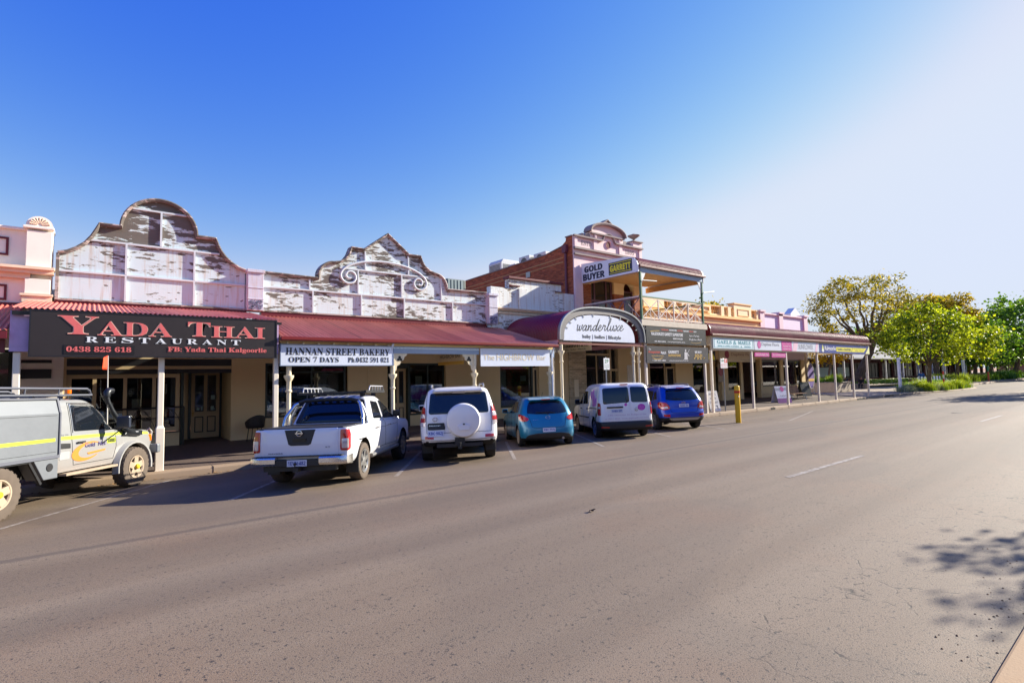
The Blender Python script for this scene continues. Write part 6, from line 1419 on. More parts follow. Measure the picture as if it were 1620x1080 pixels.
# ===== small blue hatchback =====
BLUEP = glossy_paint('teal_blue_paint', srgb(12, 118, 156), .05, .3); t = car('hatchback', 'small turquoise blue hatchback with rounded tail and rear wiper', 'car')
K = [(.2, -.55, 3.1, .78), (.27, -.63, 3.18, .825), (.4, -.67, 3.22, .845), (.55, -.66, 3.22, .848), (.68, -.63, 3.18, .846), (.78, -.60, 3.02, .842), (.87, -.57, 2.7, .835), (.95, -.545, 2.25, .822), (1.0, -.52, 2.08, .805), (1.15, -.42, 1.75, .755), (1.3, -.29, 1.4, .70), (1.39, -.2, 1.1, .655), (1.44, -.08, .92, .59), (1.468, .12, .72, .45), (1.475, .3, .5, .2)]
sh = Shell(K, (3.6, .55), (3.4, .6)); WR = .3
wh = [(0, .735, (WR, .355)), (0, -.735, (WR, .355)), (2.49, .735, (WR, .355)), (2.49, -.735, (WR, .355))]
sh.mesh('body', t, [BLUEP, DARKV], wh)
for (x, y, q) in wh: wheel(t, x, y, WR, .19, .2, 'ten', RUB, ALLOYD)
side_glass(sh, t, [[(.02, 1.03), (.2, 1.0), (.2, 1.25), (.12, 1.27)], [(.25, 1.0), (.98, .97), (.98, 1.33), (.36, 1.33)], [(1.05, .97), (1.95, .95), (1.4, 1.24), (1.05, 1.32)]])
front_bits(sh, t, .62, 1.02, 1.36, (.66, .84), (.42, .74))
patch(sh.wrap, [(-.62, .99), (-.3, .96), (.3, .96), (.62, .99), (.58, 1.18), (.5, 1.33), (-.5, 1.33), (-.58, 1.18)], 'rear_window', CGLASS, t, .006, .05)
m = MB(); m.hexa([(-.33, -.5, 1.37), (-.33, .5, 1.37), (-.1, .52, 1.4), (-.1, -.52, 1.4), (-.32, -.48, 1.395), (-.32, .48, 1.395), (-.02, .5, 1.445), (-.02, -.5, 1.445)]); m.obj('spoiler', BLUEP, t, bevel=.012)
m = MB(); m.box(-.36, -.33, -.14, .14, 1.375, 1.4); m.obj('brake_light', TAILR, t)
for sg in (1, -1):
    patch(sh.wrap, [(sg*.56, .83), (sg*.66, .76), (sg*.82, .76), (sg*.96, .84), (sg*1.0, .95), (sg*.9, .97), (sg*.72, .93)], 'tail_light', TAILR, t, .014, .05)
    mirror(t, 1.72, sg*.84, .95, BLUEP, .95)
    m = MB(); m.bar(sh.side(.42, .86, sg, .025), sh.side(.6, .87, sg, .025), .02, .025); m.bar(sh.side(1.2, .84, sg, .025), sh.side(1.38, .85, sg, .025), .02, .025); m.obj('door_handle', BLUEP, t, bevel=.006)
patch(sh.wrap, [(-.72, .27), (.72, .27), (.62, .37), (.35, .41), (-.35, .41), (-.62, .37)], 'bumper_insert', TRIM, t, .006, .05)
lines(sh.wrap, [[(.62, .98), (.55, .82), (.5, .6), (.42, .57), (-.42, .57), (-.5, .6), (-.55, .82), (-.62, .98)]], t, .005)
for sg in (1, -1): lines(lambda x, z, o, sg=sg: sh.side(x, z, sg, o), [[(.3, 1.0), (.36, .7), (.5, .5), (.62, .3)], [(1.02, 1.33), (1.02, .9), (1.05, .28)], [(1.95, .93), (1.95, .6), (1.9, .28)]], t, .004)
m = MB(); m.tube([sh.wrap(q, z, .03) for q, z in ((-.02, .94), (.1, .98), (.35, 1.01))], .011, 6); m.tube([sh.wrap(q, z, .025) for q, z in ((.3, 1.0), (-.1, 1.0), (-.22, .98))], .014, 6); m.obj('wiper', TRIM, t)
m = MB(); m.tube([sh.wrap(.065*math.cos(R(a)), .86+.05*math.sin(R(a)), .012) for a in range(0, 361, 24)], .007, 6); m.tube([sh.wrap(q, z, .012) for q, z in ((.05, .885), (.02, .85), (0, .865), (-.02, .85), (-.05, .885))], .006, 6); m.obj('emblem', CHROME, t)
fntext(sh.wrap, 'mazda2', .48, .3, .79, .815, 'badge', CHROME, t, .012)
plate(t, sh.wrap, .19, -.19, .44, .56, 'KBC·751J', PLATE, PLB, .01)
m = MB(); m.tube([(.15, 0, 1.47), (.02, 0, 1.6)], .006, 6); m.obj('aerial', TRIM, t)
m = MB(); m.tube([(-.6, -.42, .25), (-.66, -.42, .245)], .035, 10); m.obj('exhaust', ALLOY, t)
place(t, 10.98, 12.3, 29)

# ===== white florist van =====
t = car('delivery_van', 'white florist van with pink tulip artwork on its side and twin rear doors', 'van')
K = [(.26, -.78, 3.3, .82), (.33, -.86, 3.48, .87), (.45, -.875, 3.53, .888), (.53, -.865, 3.53, .892), (.56, -.81, 3.53, .893), (.8, -.80, 3.45, .895), (.95, -.79, 3.3, .89), (1.03, -.785, 2.9, .885), (1.1, -.78, 2.55, .876), (1.3, -.755, 2.2, .855), (1.5, -.725, 1.85, .828), (1.66, -.68, 1.52, .795), (1.74, -.62, 1.32, .755), (1.79, -.46, 1.12, .65), (1.815, 0, .8, .35)]
sh = Shell(K, (7, .32), (4, .55)); WR = .315
wh = [(0, .775, (WR, .385)), (0, -.775, (WR, .385)), (2.68, .775, (WR, .38)), (2.68, -.775, (WR, .38))]
sh.mesh('body', t, [WHITEP2, DARKV, TRIM], wh, lower=lambda c, n: c.z < .545 and c.x < -.3)
for (x, y, q) in wh: wheel(t, x, y*1.01, WR, .2, .215, 'steel', RUB, ALLOYD if x else plain('blue_grey_hubcap', srgb(96, 110, 140), .4, .4))
side_glass(sh, t, [[(.75, 1.12), (1.5, 1.1), (1.5, 1.56), (.85, 1.56)], [(1.58, 1.1), (2.3, 1.08), (1.82, 1.46), (1.58, 1.55)]])
front_bits(sh, t, .7, 1.14, 1.6, (.75, .98), (.5, .84))
SPL = -.16
dl = patch(sh.wrap, [(SPL+.004, .58), (.8, .58), (.8, 1.72), (SPL+.004, 1.72)][::-1], 'rear_door', WHITEP2, t, .01, .04); dr = patch(sh.wrap, [(-.8, .58), (SPL-.004, .58), (SPL-.004, 1.72), (-.8, 1.72)], 'rear_door', WHITEP2, t, .01, .04)
patch(sh.wrap, [(SPL+.03, 1.16), (.75, 1.12), (.73, 1.64), (SPL+.03, 1.66)][::-1], 'window', CGLASS, dl, .016, .07); patch(sh.wrap, [(-.75, 1.14), (SPL-.03, 1.16), (SPL-.03, 1.66), (-.72, 1.64)], 'window', CGLASS, dr, .016, .07)
m = MB(); m.box(-.835, -.80, .1, .64, .99, 1.04); m.obj('handle', TRIM, dl, bevel=.01)
plate(dl, sh.wrap, .5, .12, .84, .95, '1HBD·207', PLATE, PLB, .02)
m = MB(); m.tube([sh.wrap(q, z, .02) for q, z in ((.0, 1.13), (-.05, 1.17), (-.02, 1.32))], .012, 6); m.obj('wiper', TRIM, dl)
MAGP = plain('van_magenta', srgb(196, 60, 176), .4); PINKP = plain('van_pale_pink', srgb(226, 160, 214), .4); TULG = plain('tulip_leaf_ink', srgb(46, 96, 70), .4); LILACI = plain('faded_lilac_ink', srgb(186, 160, 186), .4); BLUSH = plain('blue_stem_ink', srgb(150, 180, 214), .4)
def rearpatch(pts, nm, mt, par, off=.0125): return patch(sh.wrap, pts, nm, mt, par, off, 0, -.010)
rearpatch([(-.52+.13*math.cos(R(a)), .99+.105*math.sin(R(a))) for a in range(0, 360, 20)], 'rosette', MAGP, dr)
m = MB(); m.tube([sh.wrap(-.52+.012*a/100*math.cos(R(a)), .99+.0105*a/100*math.sin(R(a)), .016) for a in range(0, 800, 24)], .004, 5); m.obj('rose_line', PINKP, dr)
m = MB(); m.lathe((-.815, -.34, .93), [(.05, .0), (.06, -.006), (.06, -.012), (.05, -.014)], 20, 'x', False)
m.tube([(-.822, -.34+a, .93+b) for a, b in ((.045, .03), (.025, -.04), (0, .01), (-.025, -.04), (-.045, .03))], .006, 5); m.obj('emblem', CHROME, dr)
fntext(sh.wrap, '230 Hannan St Kalgoorlie', .62, -.66, .73, .785, 'lettering', LILACI, dl, .0135); fntext(sh.wrap, 'p: 9021 4822  www.daphneflorist.com', .7, -.72, .62, .67, 'lettering', LILACI, dl, .0135)
fntext(sh.wrap, 'Daphne Florist', .6, .08, 1.065, 1.1, 'lettering', LILACI, dl, .0135); rearpatch([(.0+.05*math.cos(R(a)), 1.085+.045*math.sin(R(a))) for a in range(0, 360, 30)], 'dot', MAGP, dl)
for sg in (1, -1):
    l = patch(sh.wrap, [(sg*.83, .76), (sg*.97, .77), (sg*1.0, .85), (sg*1.0, 1.13), (sg*.95, 1.17), (sg*.83, 1.16)], 'tail_light', TAILR, t, .018, .04)
    patch(sh.wrap, [(sg*.85, .98), (sg*.95, .98), (sg*.95, 1.05), (sg*.85, 1.05)], 'reverse_lens', TAILC, l, .022, .01)
    patch(sh.wrap, [(sg*.6, .36), (sg*.86, .37), (sg*.86, .41), (sg*.6, .4)], 'reflector', TAILR, t, .008, .005)
    mirror(t, 2.05, sg*.88, 1.08, glossy_paint('teal_black_mirror', srgb(30, 50, 62), .02), 1.3)
    f = lambda x, z, o, sg=sg: sh.side(x, z, sg, o)
    lines(f, [[(.62, 1.64), (.6, .9), (.66, .34)], [(1.54, 1.58), (1.54, .34)], [(2.35, 1.06), (2.3, .34)]], t, .004)
    patch(f, [(.7, .63), (2.3, .63), (2.3, .67), (.7, .67)], 'side_strip', TRIM, t, .014, .008)
    patch(f, [(-.45, .965), (.6, .965), (.6, 1.0), (-.45, 1.0)], 'door_rail', TRIM, t, .006, .004)
    m = MB(); m.bar(f(.72, .95, .03), f(.9, .95, .03), .025, .03); m.bar(f(1.62, .95, .03), f(1.8, .95, .03), .025, .03); m.obj('door_handle', TRIM, t)
    def art(pts, nm, mt, off=.003): return patch(f, pts, nm, mt, t, off, 0, -.0005)
    for cx_, cz_, s_, rt in ((-.05, 1.25, 1.25, .1), (-.3, 1.2, .8, -.25), (.3, 1.42, .85, .25), (.08, 1.5, .7, 0)):
        for k, (dx, mt) in enumerate(((-.1, PINKP), (.1, MAGP), (0, plain('van_mid_pink', srgb(212, 110, 196), .4)))):
            art([(cx_+s_*(dx+.075*math.cos(R(a))*(1-.45*max(0, math.sin(R(a)))))+rt*s_*.16*math.sin(R(a)), cz_+s_*.17*math.sin(R(a))) for a in range(0, 360, 24)], 'tulip', mt, .003+.0012*k+.0002*cz_)
    for a_, b_ in (((-.55, 1.0), (-.15, .6)), ((-.35, .95), (-.3, .56))):
        art([(a_[0], a_[1]), (a_[0]+.06, a_[1]-.15), (b_[0]+.08, b_[1]+.02), (b_[0], b_[1]), (a_[0]+.02, a_[1]-.22)], 'leaf', TULG, .0035)
    for x_ in (.75, .95, 1.2, 1.45, 1.75): art([(x_, .7), (x_+.07, .7), (x_+.1, 1.0), (x_+.06, 1.0)], 'stem', BLUSH, .0035)
m = MB(); m.box(-.7, -.66, -.13, .13, 1.73, 1.765); m.obj('brake_light', TAILR, t)
place(t, 14.15, 12.0, 33)

# ===== blue compact SUV =====
BLUE2 = glossy_paint('royal_blue_paint', srgb(8, 62, 172), .04, .25); t = car('compact_suv', 'royal blue compact SUV with roof rails and grey rear bumper plate', 'car')
K = [(.27, -.66, 3.2, .80), (.36, -.79, 3.35, .85), (.5, -.835, 3.42, .88), (.62, -.83, 3.42, .887), (.78, -.79, 3.36, .886), (.92, -.775, 3.1, .88), (1.0, -.765, 2.5, .868), (1.06, -.755, 2.25, .85), (1.2, -.68, 2.0, .81), (1.4, -.52, 1.65, .75), (1.54, -.4, 1.34, .695), (1.61, -.28, 1.1, .62), (1.65, -.0, .88, .48), (1.67, .4, .6, .2)]
sh = Shell(K, (3.8, .5), (3.6, .55)); WR = .34
wh = [(0, .765, (WR, .41)), (0, -.765, (WR, .41)), (2.555, .765, (WR, .41)), (2.555, -.765, (WR, .41))]
sh.mesh('body', t, [BLUE2, DARKV, TRIM], wh, lower=lambda c, n: c.z < .47 or any(math.hypot(c.x-x, c.z-WR) < .475 for x in (0, 2.555)))
for (x, y, q) in wh: wheel(t, x, y*1.01, WR, .215, .23, 'twin', RUB, ALLOY)
side_glass(sh, t, [[(-.3, 1.15), (.05, 1.1), (.05, 1.42), (-.12, 1.42)], [(.12, 1.09), (.98, 1.07), (.98, 1.47), (.12, 1.45)], [(1.06, 1.07), (2.0, 1.05), (1.5, 1.38), (1.06, 1.47)]])
front_bits(sh, t, .66, 1.1, 1.5, (.75, .95), (.45, .78))
patch(sh.wrap, [(-.66, 1.12), (-.3, 1.08), (.3, 1.08), (.66, 1.12), (.58, 1.32), (.53, 1.47), (-.53, 1.47), (-.58, 1.32)], 'rear_window', CGLASS, t, .006, .05)
m = MB(); m.hexa([(-.52, -.52, 1.52), (-.52, .52, 1.52), (-.25, .55, 1.56), (-.25, -.55, 1.56), (-.51, -.5, 1.55), (-.51, .5, 1.55), (-.1, .52, 1.625), (-.1, -.52, 1.625)]); m.obj('spoiler', BLUE2, t, bevel=.014)
m = MB(); m.box(-.545, -.515, -.14, .14, 1.525, 1.55); m.obj('brake_light', TAILR, t)
for sg in (1, -1):
    l = patch(sh.wrap, [(sg*.52, .83), (sg*.6, .76), (sg*.8, .75), (sg*.98, .84), (sg*1.02, 1.0), (sg*.9, 1.05), (sg*.66, 1.02)], 'tail_light', TAILR, t, .018, .05)
    patch(sh.wrap, [(sg*.6, .81), (sg*.78, .79), (sg*.88, .84), (sg*.64, .88)], 'reverse_lens', TAILC, l, .022, .02)
    patch(sh.wrap, [(sg*.56, .5), (sg*.78, .52), (sg*.8, .6), (sg*.56, .58)], 'reflector', TAILR, t, .01, .02)
    m = MB(); m.tube([(-.15, sg*.56, 1.6), (-.05, sg*.57, 1.67), (1.0, sg*.57, 1.71), (1.15, sg*.56, 1.64)], .018, 8); m.obj('roof_rail', ALLOY, t, smooth=50)
    mirror(t, 1.8, sg*.87, 1.05, BLUE2, 1.)
    lines(lambda x, z, o, sg=sg: sh.side(x, z, sg, o), [[(.1, 1.08), (.2, .85), (.45, .6), (.5, .48)], [(1.02, 1.46), (1.03, .48)], [(2.0, 1.03), (2.0, .48)], [(-.2, .95), (.5, .98), (2.1, .93)]], t, .004)
    m = MB(); m.bar(sh.side(.25, .95, sg, .03), sh.side(.43, .95, sg, .03), .02, .028); m.bar(sh.side(1.2, .93, sg, .03), sh.side(1.38, .93, sg, .03), .02, .028); m.obj('door_handle', CHROME, t)
patch(sh.wrap, [(-.5, .36), (.5, .36), (.62, .45), (-.62, .45)], 'skid_plate', plain('skid_grey', srgb(170, 162, 152), .4, .3), t, .012, .02)
lines(sh.wrap, [[(.66, 1.1), (.56, .9), (.5, .68), (.4, .64), (-.4, .64), (-.5, .68), (-.56, .9), (-.66, 1.1)]], t, .005)
plate(t, sh.wrap, .19, -.19, .84, .95, '1GWD·791', PLATE, PLB, .012)
m = MB(); m.tube([sh.wrap(q, z, .012) for q, z in ((.07, 1.01), (.02, 1.01), (.02, 1.03), (-.02, 1.03), (-.02, 1.01), (-.07, 1.01), (-.07, .985), (-.02, .985), (-.02, .965), (.02, .965), (.02, .985), (.07, .985), (.07, 1.01))], .005, 5); m.obj('emblem', GOLD, t)
m = MB(); m.tube([sh.wrap(q, z, .025) for q, z in ((-.02, 1.08), (.2, 1.14), (.4, 1.14))], .011, 6); m.obj('wiper', TRIM, t)
place(t, 17.55, 12.15, 30)

# ===== silver-white work ute at the left edge =====
SILV = glossy_paint('silver_white_paint', srgb(146, 147, 147), .35); ALU = plain('brushed_aluminium', srgb(118, 122, 128), .5, .3, var=.08, scale=3)
t = car('work_utility', 'silver work ute with boxy canopy, snorkel and gold swirl logo at the left edge', 'ute')
K = [(.56, 1.24, 3.72, .78), (.68, 1.22, 3.84, .80), (.9, 1.2, 3.88, .805), (1.06, 1.2, 3.86, .80), (1.15, 1.2, 3.76, .785), (1.2, 1.2, 3.2, .78), (1.23, 1.2, 2.75, .775), (1.27, 1.2, 2.66, .77), (1.5, 1.21, 2.48, .735), (1.72, 1.23, 2.28, .69), (1.82, 1.26, 2.14, .655), (1.87, 1.34, 1.98, .58), (1.89, 1.5, 1.75, .3)]
sh = Shell(K, (10, .12), (7, .3)); WR = .41
whf = [(3.18, .76, (WR, .5)), (3.18, -.76, (WR, .5))]
sh.mesh('body', t, [SILV, DARKV], whf)
for x in (0, 3.18):
    for sg in (1, -1): wheel(t, x, sg*.79, WR, .26, .225, 'five', RUBD, ALLOYD, plain('hub_yellow', srgb(226, 190, 30), .5), 26, 0)
for sg in (1, -1):
    f = lambda x, z, o, sg=sg: sh.side(x, z, sg, o)
    patch(f, [(1.62, 1.27), (2.6, 1.25), (2.26, 1.68), (2.1, 1.75), (1.62, 1.76)], 'window', CGLASS, t, .004, .05)
    lines(f, [[(1.56, 1.8), (1.56, .95), (1.6, .66)], [(1.56, 1.8), (2.12, 1.79), (2.32, 1.7), (2.68, 1.23), (2.7, .9), (2.62, .66)], [(1.6, .66), (2.62, .66)], [(2.68, 1.22), (3.0, 1.19), (3.8, 1.12)]], t, .005)
    lines(f, [[(1.6, 1.25), (1.6, 1.78), (2.11, 1.77), (2.29, 1.69), (2.62, 1.25)]], t, .009, CHROME, 'window_trim', .008)
    patch(f, [(1.22, 1.13), (2.9, 1.11), (2.9, 1.17), (1.22, 1.195)], 'stripe', HIVIS, t, .004, .0)
    patch(f, [(3.3, 1.085), (3.72, 1.06), (3.7, 1.11), (3.3, 1.15)], 'stripe', HIVIS, t, .004, .0)
    m = MB(); m.bar(f(1.66, 1.06, .03), f(1.84, 1.06, .03), .02, .03); m.obj('door_handle', TRIM, t)
    fl = MB(); pr = []                                            # flared guard
    for k in range(15):
        a = R(-8+k*14); c, s = math.cos(a), math.sin(a)
        pr.append([(3.18+.495*c, sg*.80, WR+.495*s), (3.18+.50*c, sg*.90, WR+.50*s), (3.18+.535*c, sg*.905, WR+.535*s), (3.18+.57*c, sg*.80, WR+.565*s)])
    L = 4; vs = [p for r_ in pr for p in r_]; fl.add(vs, [(i*L+j, (i+1)*L+j, (i+1)*L+(j+1) % L, i*L+(j+1) % L)[::sg] for i in range(len(pr)-1) for j in range(L)]+[tuple(range(L)), tuple(range(14*L, 15*L))[::-1]]); fl.obj('flare', plain('flare_grey', srgb(160, 158, 156), .5), t, smooth=50)
    m = MB(); m.box(1.3, 2.6, sg*.78, sg*.92, .5, .54); m.obj('side_step', ALLOYD, t)
    m = MB(); m.box(3.72, 3.86, sg*.5, sg*.72, .9, 1.06); m.obj('headlight', TAILC, t, bevel=.02); m = MB(); m.box(3.7, 3.84, sg*.73, sg*.8, .9, 1.05); m.obj('indicator', AMBER, t, bevel=.01)
    m = MB(); m.box(3.9, 4.02, sg*.45, sg*.9, .62, .82); m.obj('bumper_wing', ALU, t, bevel=.03)
    m = MB(); m.tube([(3.98, sg*.66, .82), (4.02, sg*.68, 1.1), (3.95, sg*.66, 1.17), (3.9, sg*.64, 1.12), (3.95, sg*.64, .82)], .028, 8); m.obj('bar_hoop', CHROME, t, smooth=50)
    # mirror on two arms
    m = MB(); m.box(2.42, 2.5, sg*.98, sg*1.24, 1.26, 1.5); mr = m.obj('mirror', plain('mirror_black', srgb(46, 52, 66), .3), t, bevel=.025)
    m = MB(); m.tube([(2.4, sg*.78, 1.24), (2.45, sg*1.1, 1.27)], .012, 6); m.tube([(2.3, sg*.8, .98), (2.45, sg*1.1, 1.26)], .012, 6); m.obj('arm', TRIM, mr)
m = MB(); m.box(3.88, 4.0, -.45, .45, .62, .86); m.tube([(3.97, -.66, 1.0), (3.99, 0, 1.02), (3.97, .66, 1.0)], .03, 8); m.obj('bull_bar', ALU, t)
patch(sh.front, [(-.62, 1.3), (.62, 1.3), (.56, 1.74), (-.56, 1.74)], 'windscreen', CGLASS, t, .006, .06)
f = lambda x, z, o: sh.side(x, z, -1, o)
# snorkel (right side)
m = MB(); m.tube([(3.35, -.83, 1.08), (3.1, -.84, 1.13), (2.92, -.85, 1.2), (2.74, -.84, 1.35), (2.56, -.80, 1.62), (2.48, -.77, 1.8), (2.46, -.76, 1.9)], [.04, .055, .06, .05, .047, .045, .047], 10); m.tube([(2.46, -.76, 1.9), (2.46, -.76, 1.98), (2.5, -.76, 2.02), (2.6, -.76, 2.02)], [.062, .07, .068, .06], 12); sn = m.obj('snorkel', plain('snorkel_black', srgb(30, 33, 38), .35), t, smooth=50)
m = MB(); m.prism([(2.86, 1.1), (3.42, 1.06), (3.42, 1.16), (2.95, 1.24)], 'y', -.87, -.80); m.obj('snorkel_base', plain('snorkel_black', (0, 0, 0)), t, bevel=.015)
fntext(f, 'Safari', 3.12, 3.28, 1.11, 1.14, 'badge', SW, t, .085, font=sansi)
m = MB(); m.tube([(2.72, -.6, 1.26), (2.66, -.62, 2.75)], [.014, .008], 6); fp = m.obj('flag_pole', plain('pole_white', srgb(206, 200, 190), .5), t)
m = MB(); m.grid(lambda u, v: (2.66-.16*u-.02*v, -.62+.03*math.sin(u*4), 2.76-.3*v*(1-.35*u)-.1*u), 6, 6); fo = m.obj('flag', plain('flag_orange', srgb(236, 70, 22), .7), fp, smooth=60); sd = fo.modifiers.new('thick', 'SOLIDIFY'); sd.thickness = .004
# door artwork
OR2 = plain('logo_orange', srgb(214, 128, 44), .5); PUR = plain('logo_purple', srgb(70, 60, 110), .5)
def crescent(fn):
    """open swirl: a thick arc tapering at both ends with a cross bar"""
    m = MB(); n = 30; a0, a1 = 55, 330; vs = []
    for i in range(n+1):
        k = i/n; a = R(a0+(a1-a0)*k); w_ = .085*math.sin(math.pi*min(1, k*.92+.03))**.8; cx_, cz_ = 1.92, .88
        ce, se = math.cos(a), math.sin(a)
        for rr2 in (1-w_/.2, 1.0): vs.append(tuple(fn(cx_+.36*rr2*ce+.1*rr2*se, cz_+.175*rr2*se, .006)))
    m.add(vs, [(2*i, 2*i+1, 2*i+3, 2*i+2) for i in range(n)])
    b_ = [fn(x, z, .006) for x, z in ((1.92, .85), (2.4, .88), (2.38, .845), (1.95, .81))]; m.add([tuple(p) for p in b_], [(0, 3, 2, 1)]); return m
crescent(f).obj('swirl_logo', OR2, t)
fntext(f, 'Gold  Net', 1.86, 2.4, .95, 1.03, 'lettering', PUR, t, .009, bold=.01)
patch(f, [(2.44, .97), (2.68, .97), (2.68, 1.08), (2.44, 1.08)], 'fleet_number', HIVIS, t, .006, .02); fntext(f, 'GW003', 2.46, 2.66, .99, 1.06, 'lettering', INK, t, .012, font=sansb)
patch(f, [(1.24, .98), (1.52, .97), (1.52, 1.06), (1.24, 1.08)], 'vent', TRIM, t, .006, .01); patch(f, [(1.27, .78), (1.5, .78), (1.5, .92), (1.27, .92)], 'fuel_flap', plain('flap_grey', srgb(160, 160, 160), .5), t, .006, .02)
fntext(f, '4.5L V8', 1.28, 1.5, 1.205, 1.235, 'badge', GREYI, t, .008, font=sansi)
# canopy body
m = MB(); sec = [(-.9, .88), (-.9, 1.62), (-.84, 1.86), (.84, 1.86), (.9, 1.62), (.9, .88)]
m.prism(sec, 'x', -1.62, 1.13); cn = m.obj('canopy', ALU, t, bevel=.012)
for sg in (1, -1):
    m = MB(); m.bar((-1.6, sg*.84, 1.875), (1.12, sg*.84, 1.875), .06, .03); m.bar((1.13, sg*.905, .9), (1.13, sg*.9, 1.63), .04, .03); m.bar((1.13, sg*.9, 1.63), (1.13, sg*.84, 1.88), .04, .03); m.bar((-1.6, sg*.905, .87), (1.14, sg*.905, .87), .03, .05); m.obj('edge_trim', plain('edge_grey', srgb(96, 98, 108), .5), cn)
    m = MB(); m.box(-1.6, 1.05, sg*.9, sg*.904, 1.13, 1.19); m.obj('stripe', HIVIS, cn)
    m = MB(); m.box(-1.55, 1.08, sg*.9, sg*.903, .95, .955); m.box(-1.55, 1.08, sg*.9, sg*.903, 1.58, 1.585); m.obj('panel_gap', GAP, cn)
    m = MB(); m.lathe((-.3, sg*.903, 1.02), [(.07, -.006), (.075, .0), (.06, .008), (0, .01)], 18, 'y'); m.obj('lock', TRIM, cn)
    m = MB(); m.prism([(.62, .86), (1.13, .86), (1.13, .5), (.84, .5)], 'y', sg*.6, sg*.9); tb = m.obj('tool_box', ALU, t, bevel=.01)
    m = MB(); m.lathe((.95, sg*.905, .7), [(.065, -.006), (.07, .0), (.055, .008), (0, .01)], 18, 'y'); m.obj('lock', TRIM, tb)
    m = MB(); m.bar((.55, sg*.88, .84), (.8, sg*.88, .44), .03, .04); m.bar((-.55, sg*.88, .84), (.55, sg*.88, .84), .03, .04); m.obj('guard_edge', TRIM, t)
    m = MB(); m.prism([(-1.6, .86), (-.62, .86), (-.8, .5), (-1.6, .55)], 'y', sg*.6, sg*.9); m.obj('tool_box', ALU, t, bevel=.01)
m = MB(); m.box(-1.6, 3.7, -.35, .35, .5, .62); m.box(-.1, .1, -.7, .7, .35, .5); m.box(3.1, 3.26, -.65, .65, .34, .46); m.box(-.9, 1.1, -.6, .6, .62, .86); m.obj('chassis', DARKV, t)
m = MB()
for sg in (1, -1):
    m.tube([(-1.5, sg*.74, 2.06), (1.95, sg*.74, 2.06), (2.05, sg*.72, 2.02), (2.1, sg*.7, 1.96)], .02, 8); m.box(-1.5, 2.1, sg*.72-.02, sg*.72+.02, 1.93, 1.96)
    for x in (-1.2, -.3, .6, 1.3): m.tube([(x, sg*.73, 1.95), (x, sg*.74, 2.06)], .014, 6)
for x in [-1.5+i*.4 for i in range(10)]: m.box(x-.02, x+.02, -.72, .72, 1.935, 1.955)
for x in (-1.3, -.2, .9, 1.5):
    for sg in (1, -1): m.box(x-.03, x+.03, sg*.6-.03, sg*.6+.03, 1.84, 1.935)
m.obj('roof_rack', plain('rack_grey', srgb(92, 94, 104), .5), t)
m = MB(); m.lathe((2.0, -.35, 1.96), [(.06, 0), (.06, .02)], 14); m.tube([(2.0, -.35, 1.86), (2.0, -.35, 1.96)], .015, 6); bc = m.obj('beacon', TRIM, t); m = MB(); m.lathe((2.0, -.35, 1.98), [(.055, 0), (.055, .07), (.04, .1), (0, .105)], 14); m.obj('beacon_lens', AMBER, bc)
place(t, -1.8, 11.98, 36.5)
# ---------------- trees and plants ----------------
BARK = NT('bark'); _b = BARK.noise(3, 6, .6, BARK.coord((4, 4, .8))); BARK.set(Base_Color=BARK.ramp(_b, [(.3, srgb(62, 50, 42)), (.7, srgb(126, 106, 88))]), Roughness=.9); BARK.bump(_b, .6, .03); BARK = BARK.m
LF_MAPLE = leafmat('bright_green_leaf', srgb(44, 84, 14), srgb(204, 212, 50), .45)
LF_JACA = leafmat('olive_yellow_leaf', srgb(84, 92, 28), srgb(204, 180, 60), .42)
LF_JACB = leafmat('amber_olive_leaf', srgb(116, 112, 32), srgb(212, 182, 58), .42)
LF_GOLD = leafmat('golden_leaf', srgb(196, 150, 20), srgb(232, 196, 40), .45)
LF_DARK = leafmat('dark_green_leaf', srgb(48, 92, 28), srgb(136, 170, 50), .4)
LF_TUFT = leafmat('tuft_leaf', srgb(96, 134, 30), srgb(186, 196, 52), .4)
LF_SILV = leafmat('silver_leaf', srgb(112, 128, 106), srgb(166, 176, 150), .3)
def leaf_mesh(name, mat, centres, per, spread, size, rg, flat=.7, long=1.6, droop=.3):
    vs, fs, tone = [], [], []
    for c, k in centres:
        base = rg.uniform(.1, .9)
        for _ in range(int(per*k)):
            p = Vector((rg.gauss(0, spread*k), rg.gauss(0, spread*k), rg.gauss(0, spread*k*flat)))+c
            d = Vector((rg.gauss(0, 1), rg.gauss(0, 1), rg.gauss(0, .7)-droop)).normalized(); u = Vector((rg.gauss(0, 1), rg.gauss(0, 1), rg.gauss(0, 1))); x = d.cross(u)
            if x.length < .01: continue
            x.normalize(); s = size*rg.uniform(.6, 1.35); n = x.cross(d)*s*.18; b = len(vs)
            vs += [p, p+x*s*.5+d*s*long*.4+n, p+d*s*long, p-x*s*.5+d*s*long*.4+n]; fs += [(b, b+1, b+2), (b, b+2, b+3)]
            t = max(0, min(1, base+rg.gauss(0, .28))); tone += [t, t]
    me = bpy.data.meshes.new(name); me.from_pydata([tuple(v) for v in vs], [], fs); me.materials.append(mat)
    at = me.attributes.new('tone', 'FLOAT', 'FACE'); at.data.foreach_set('value', tone); return me
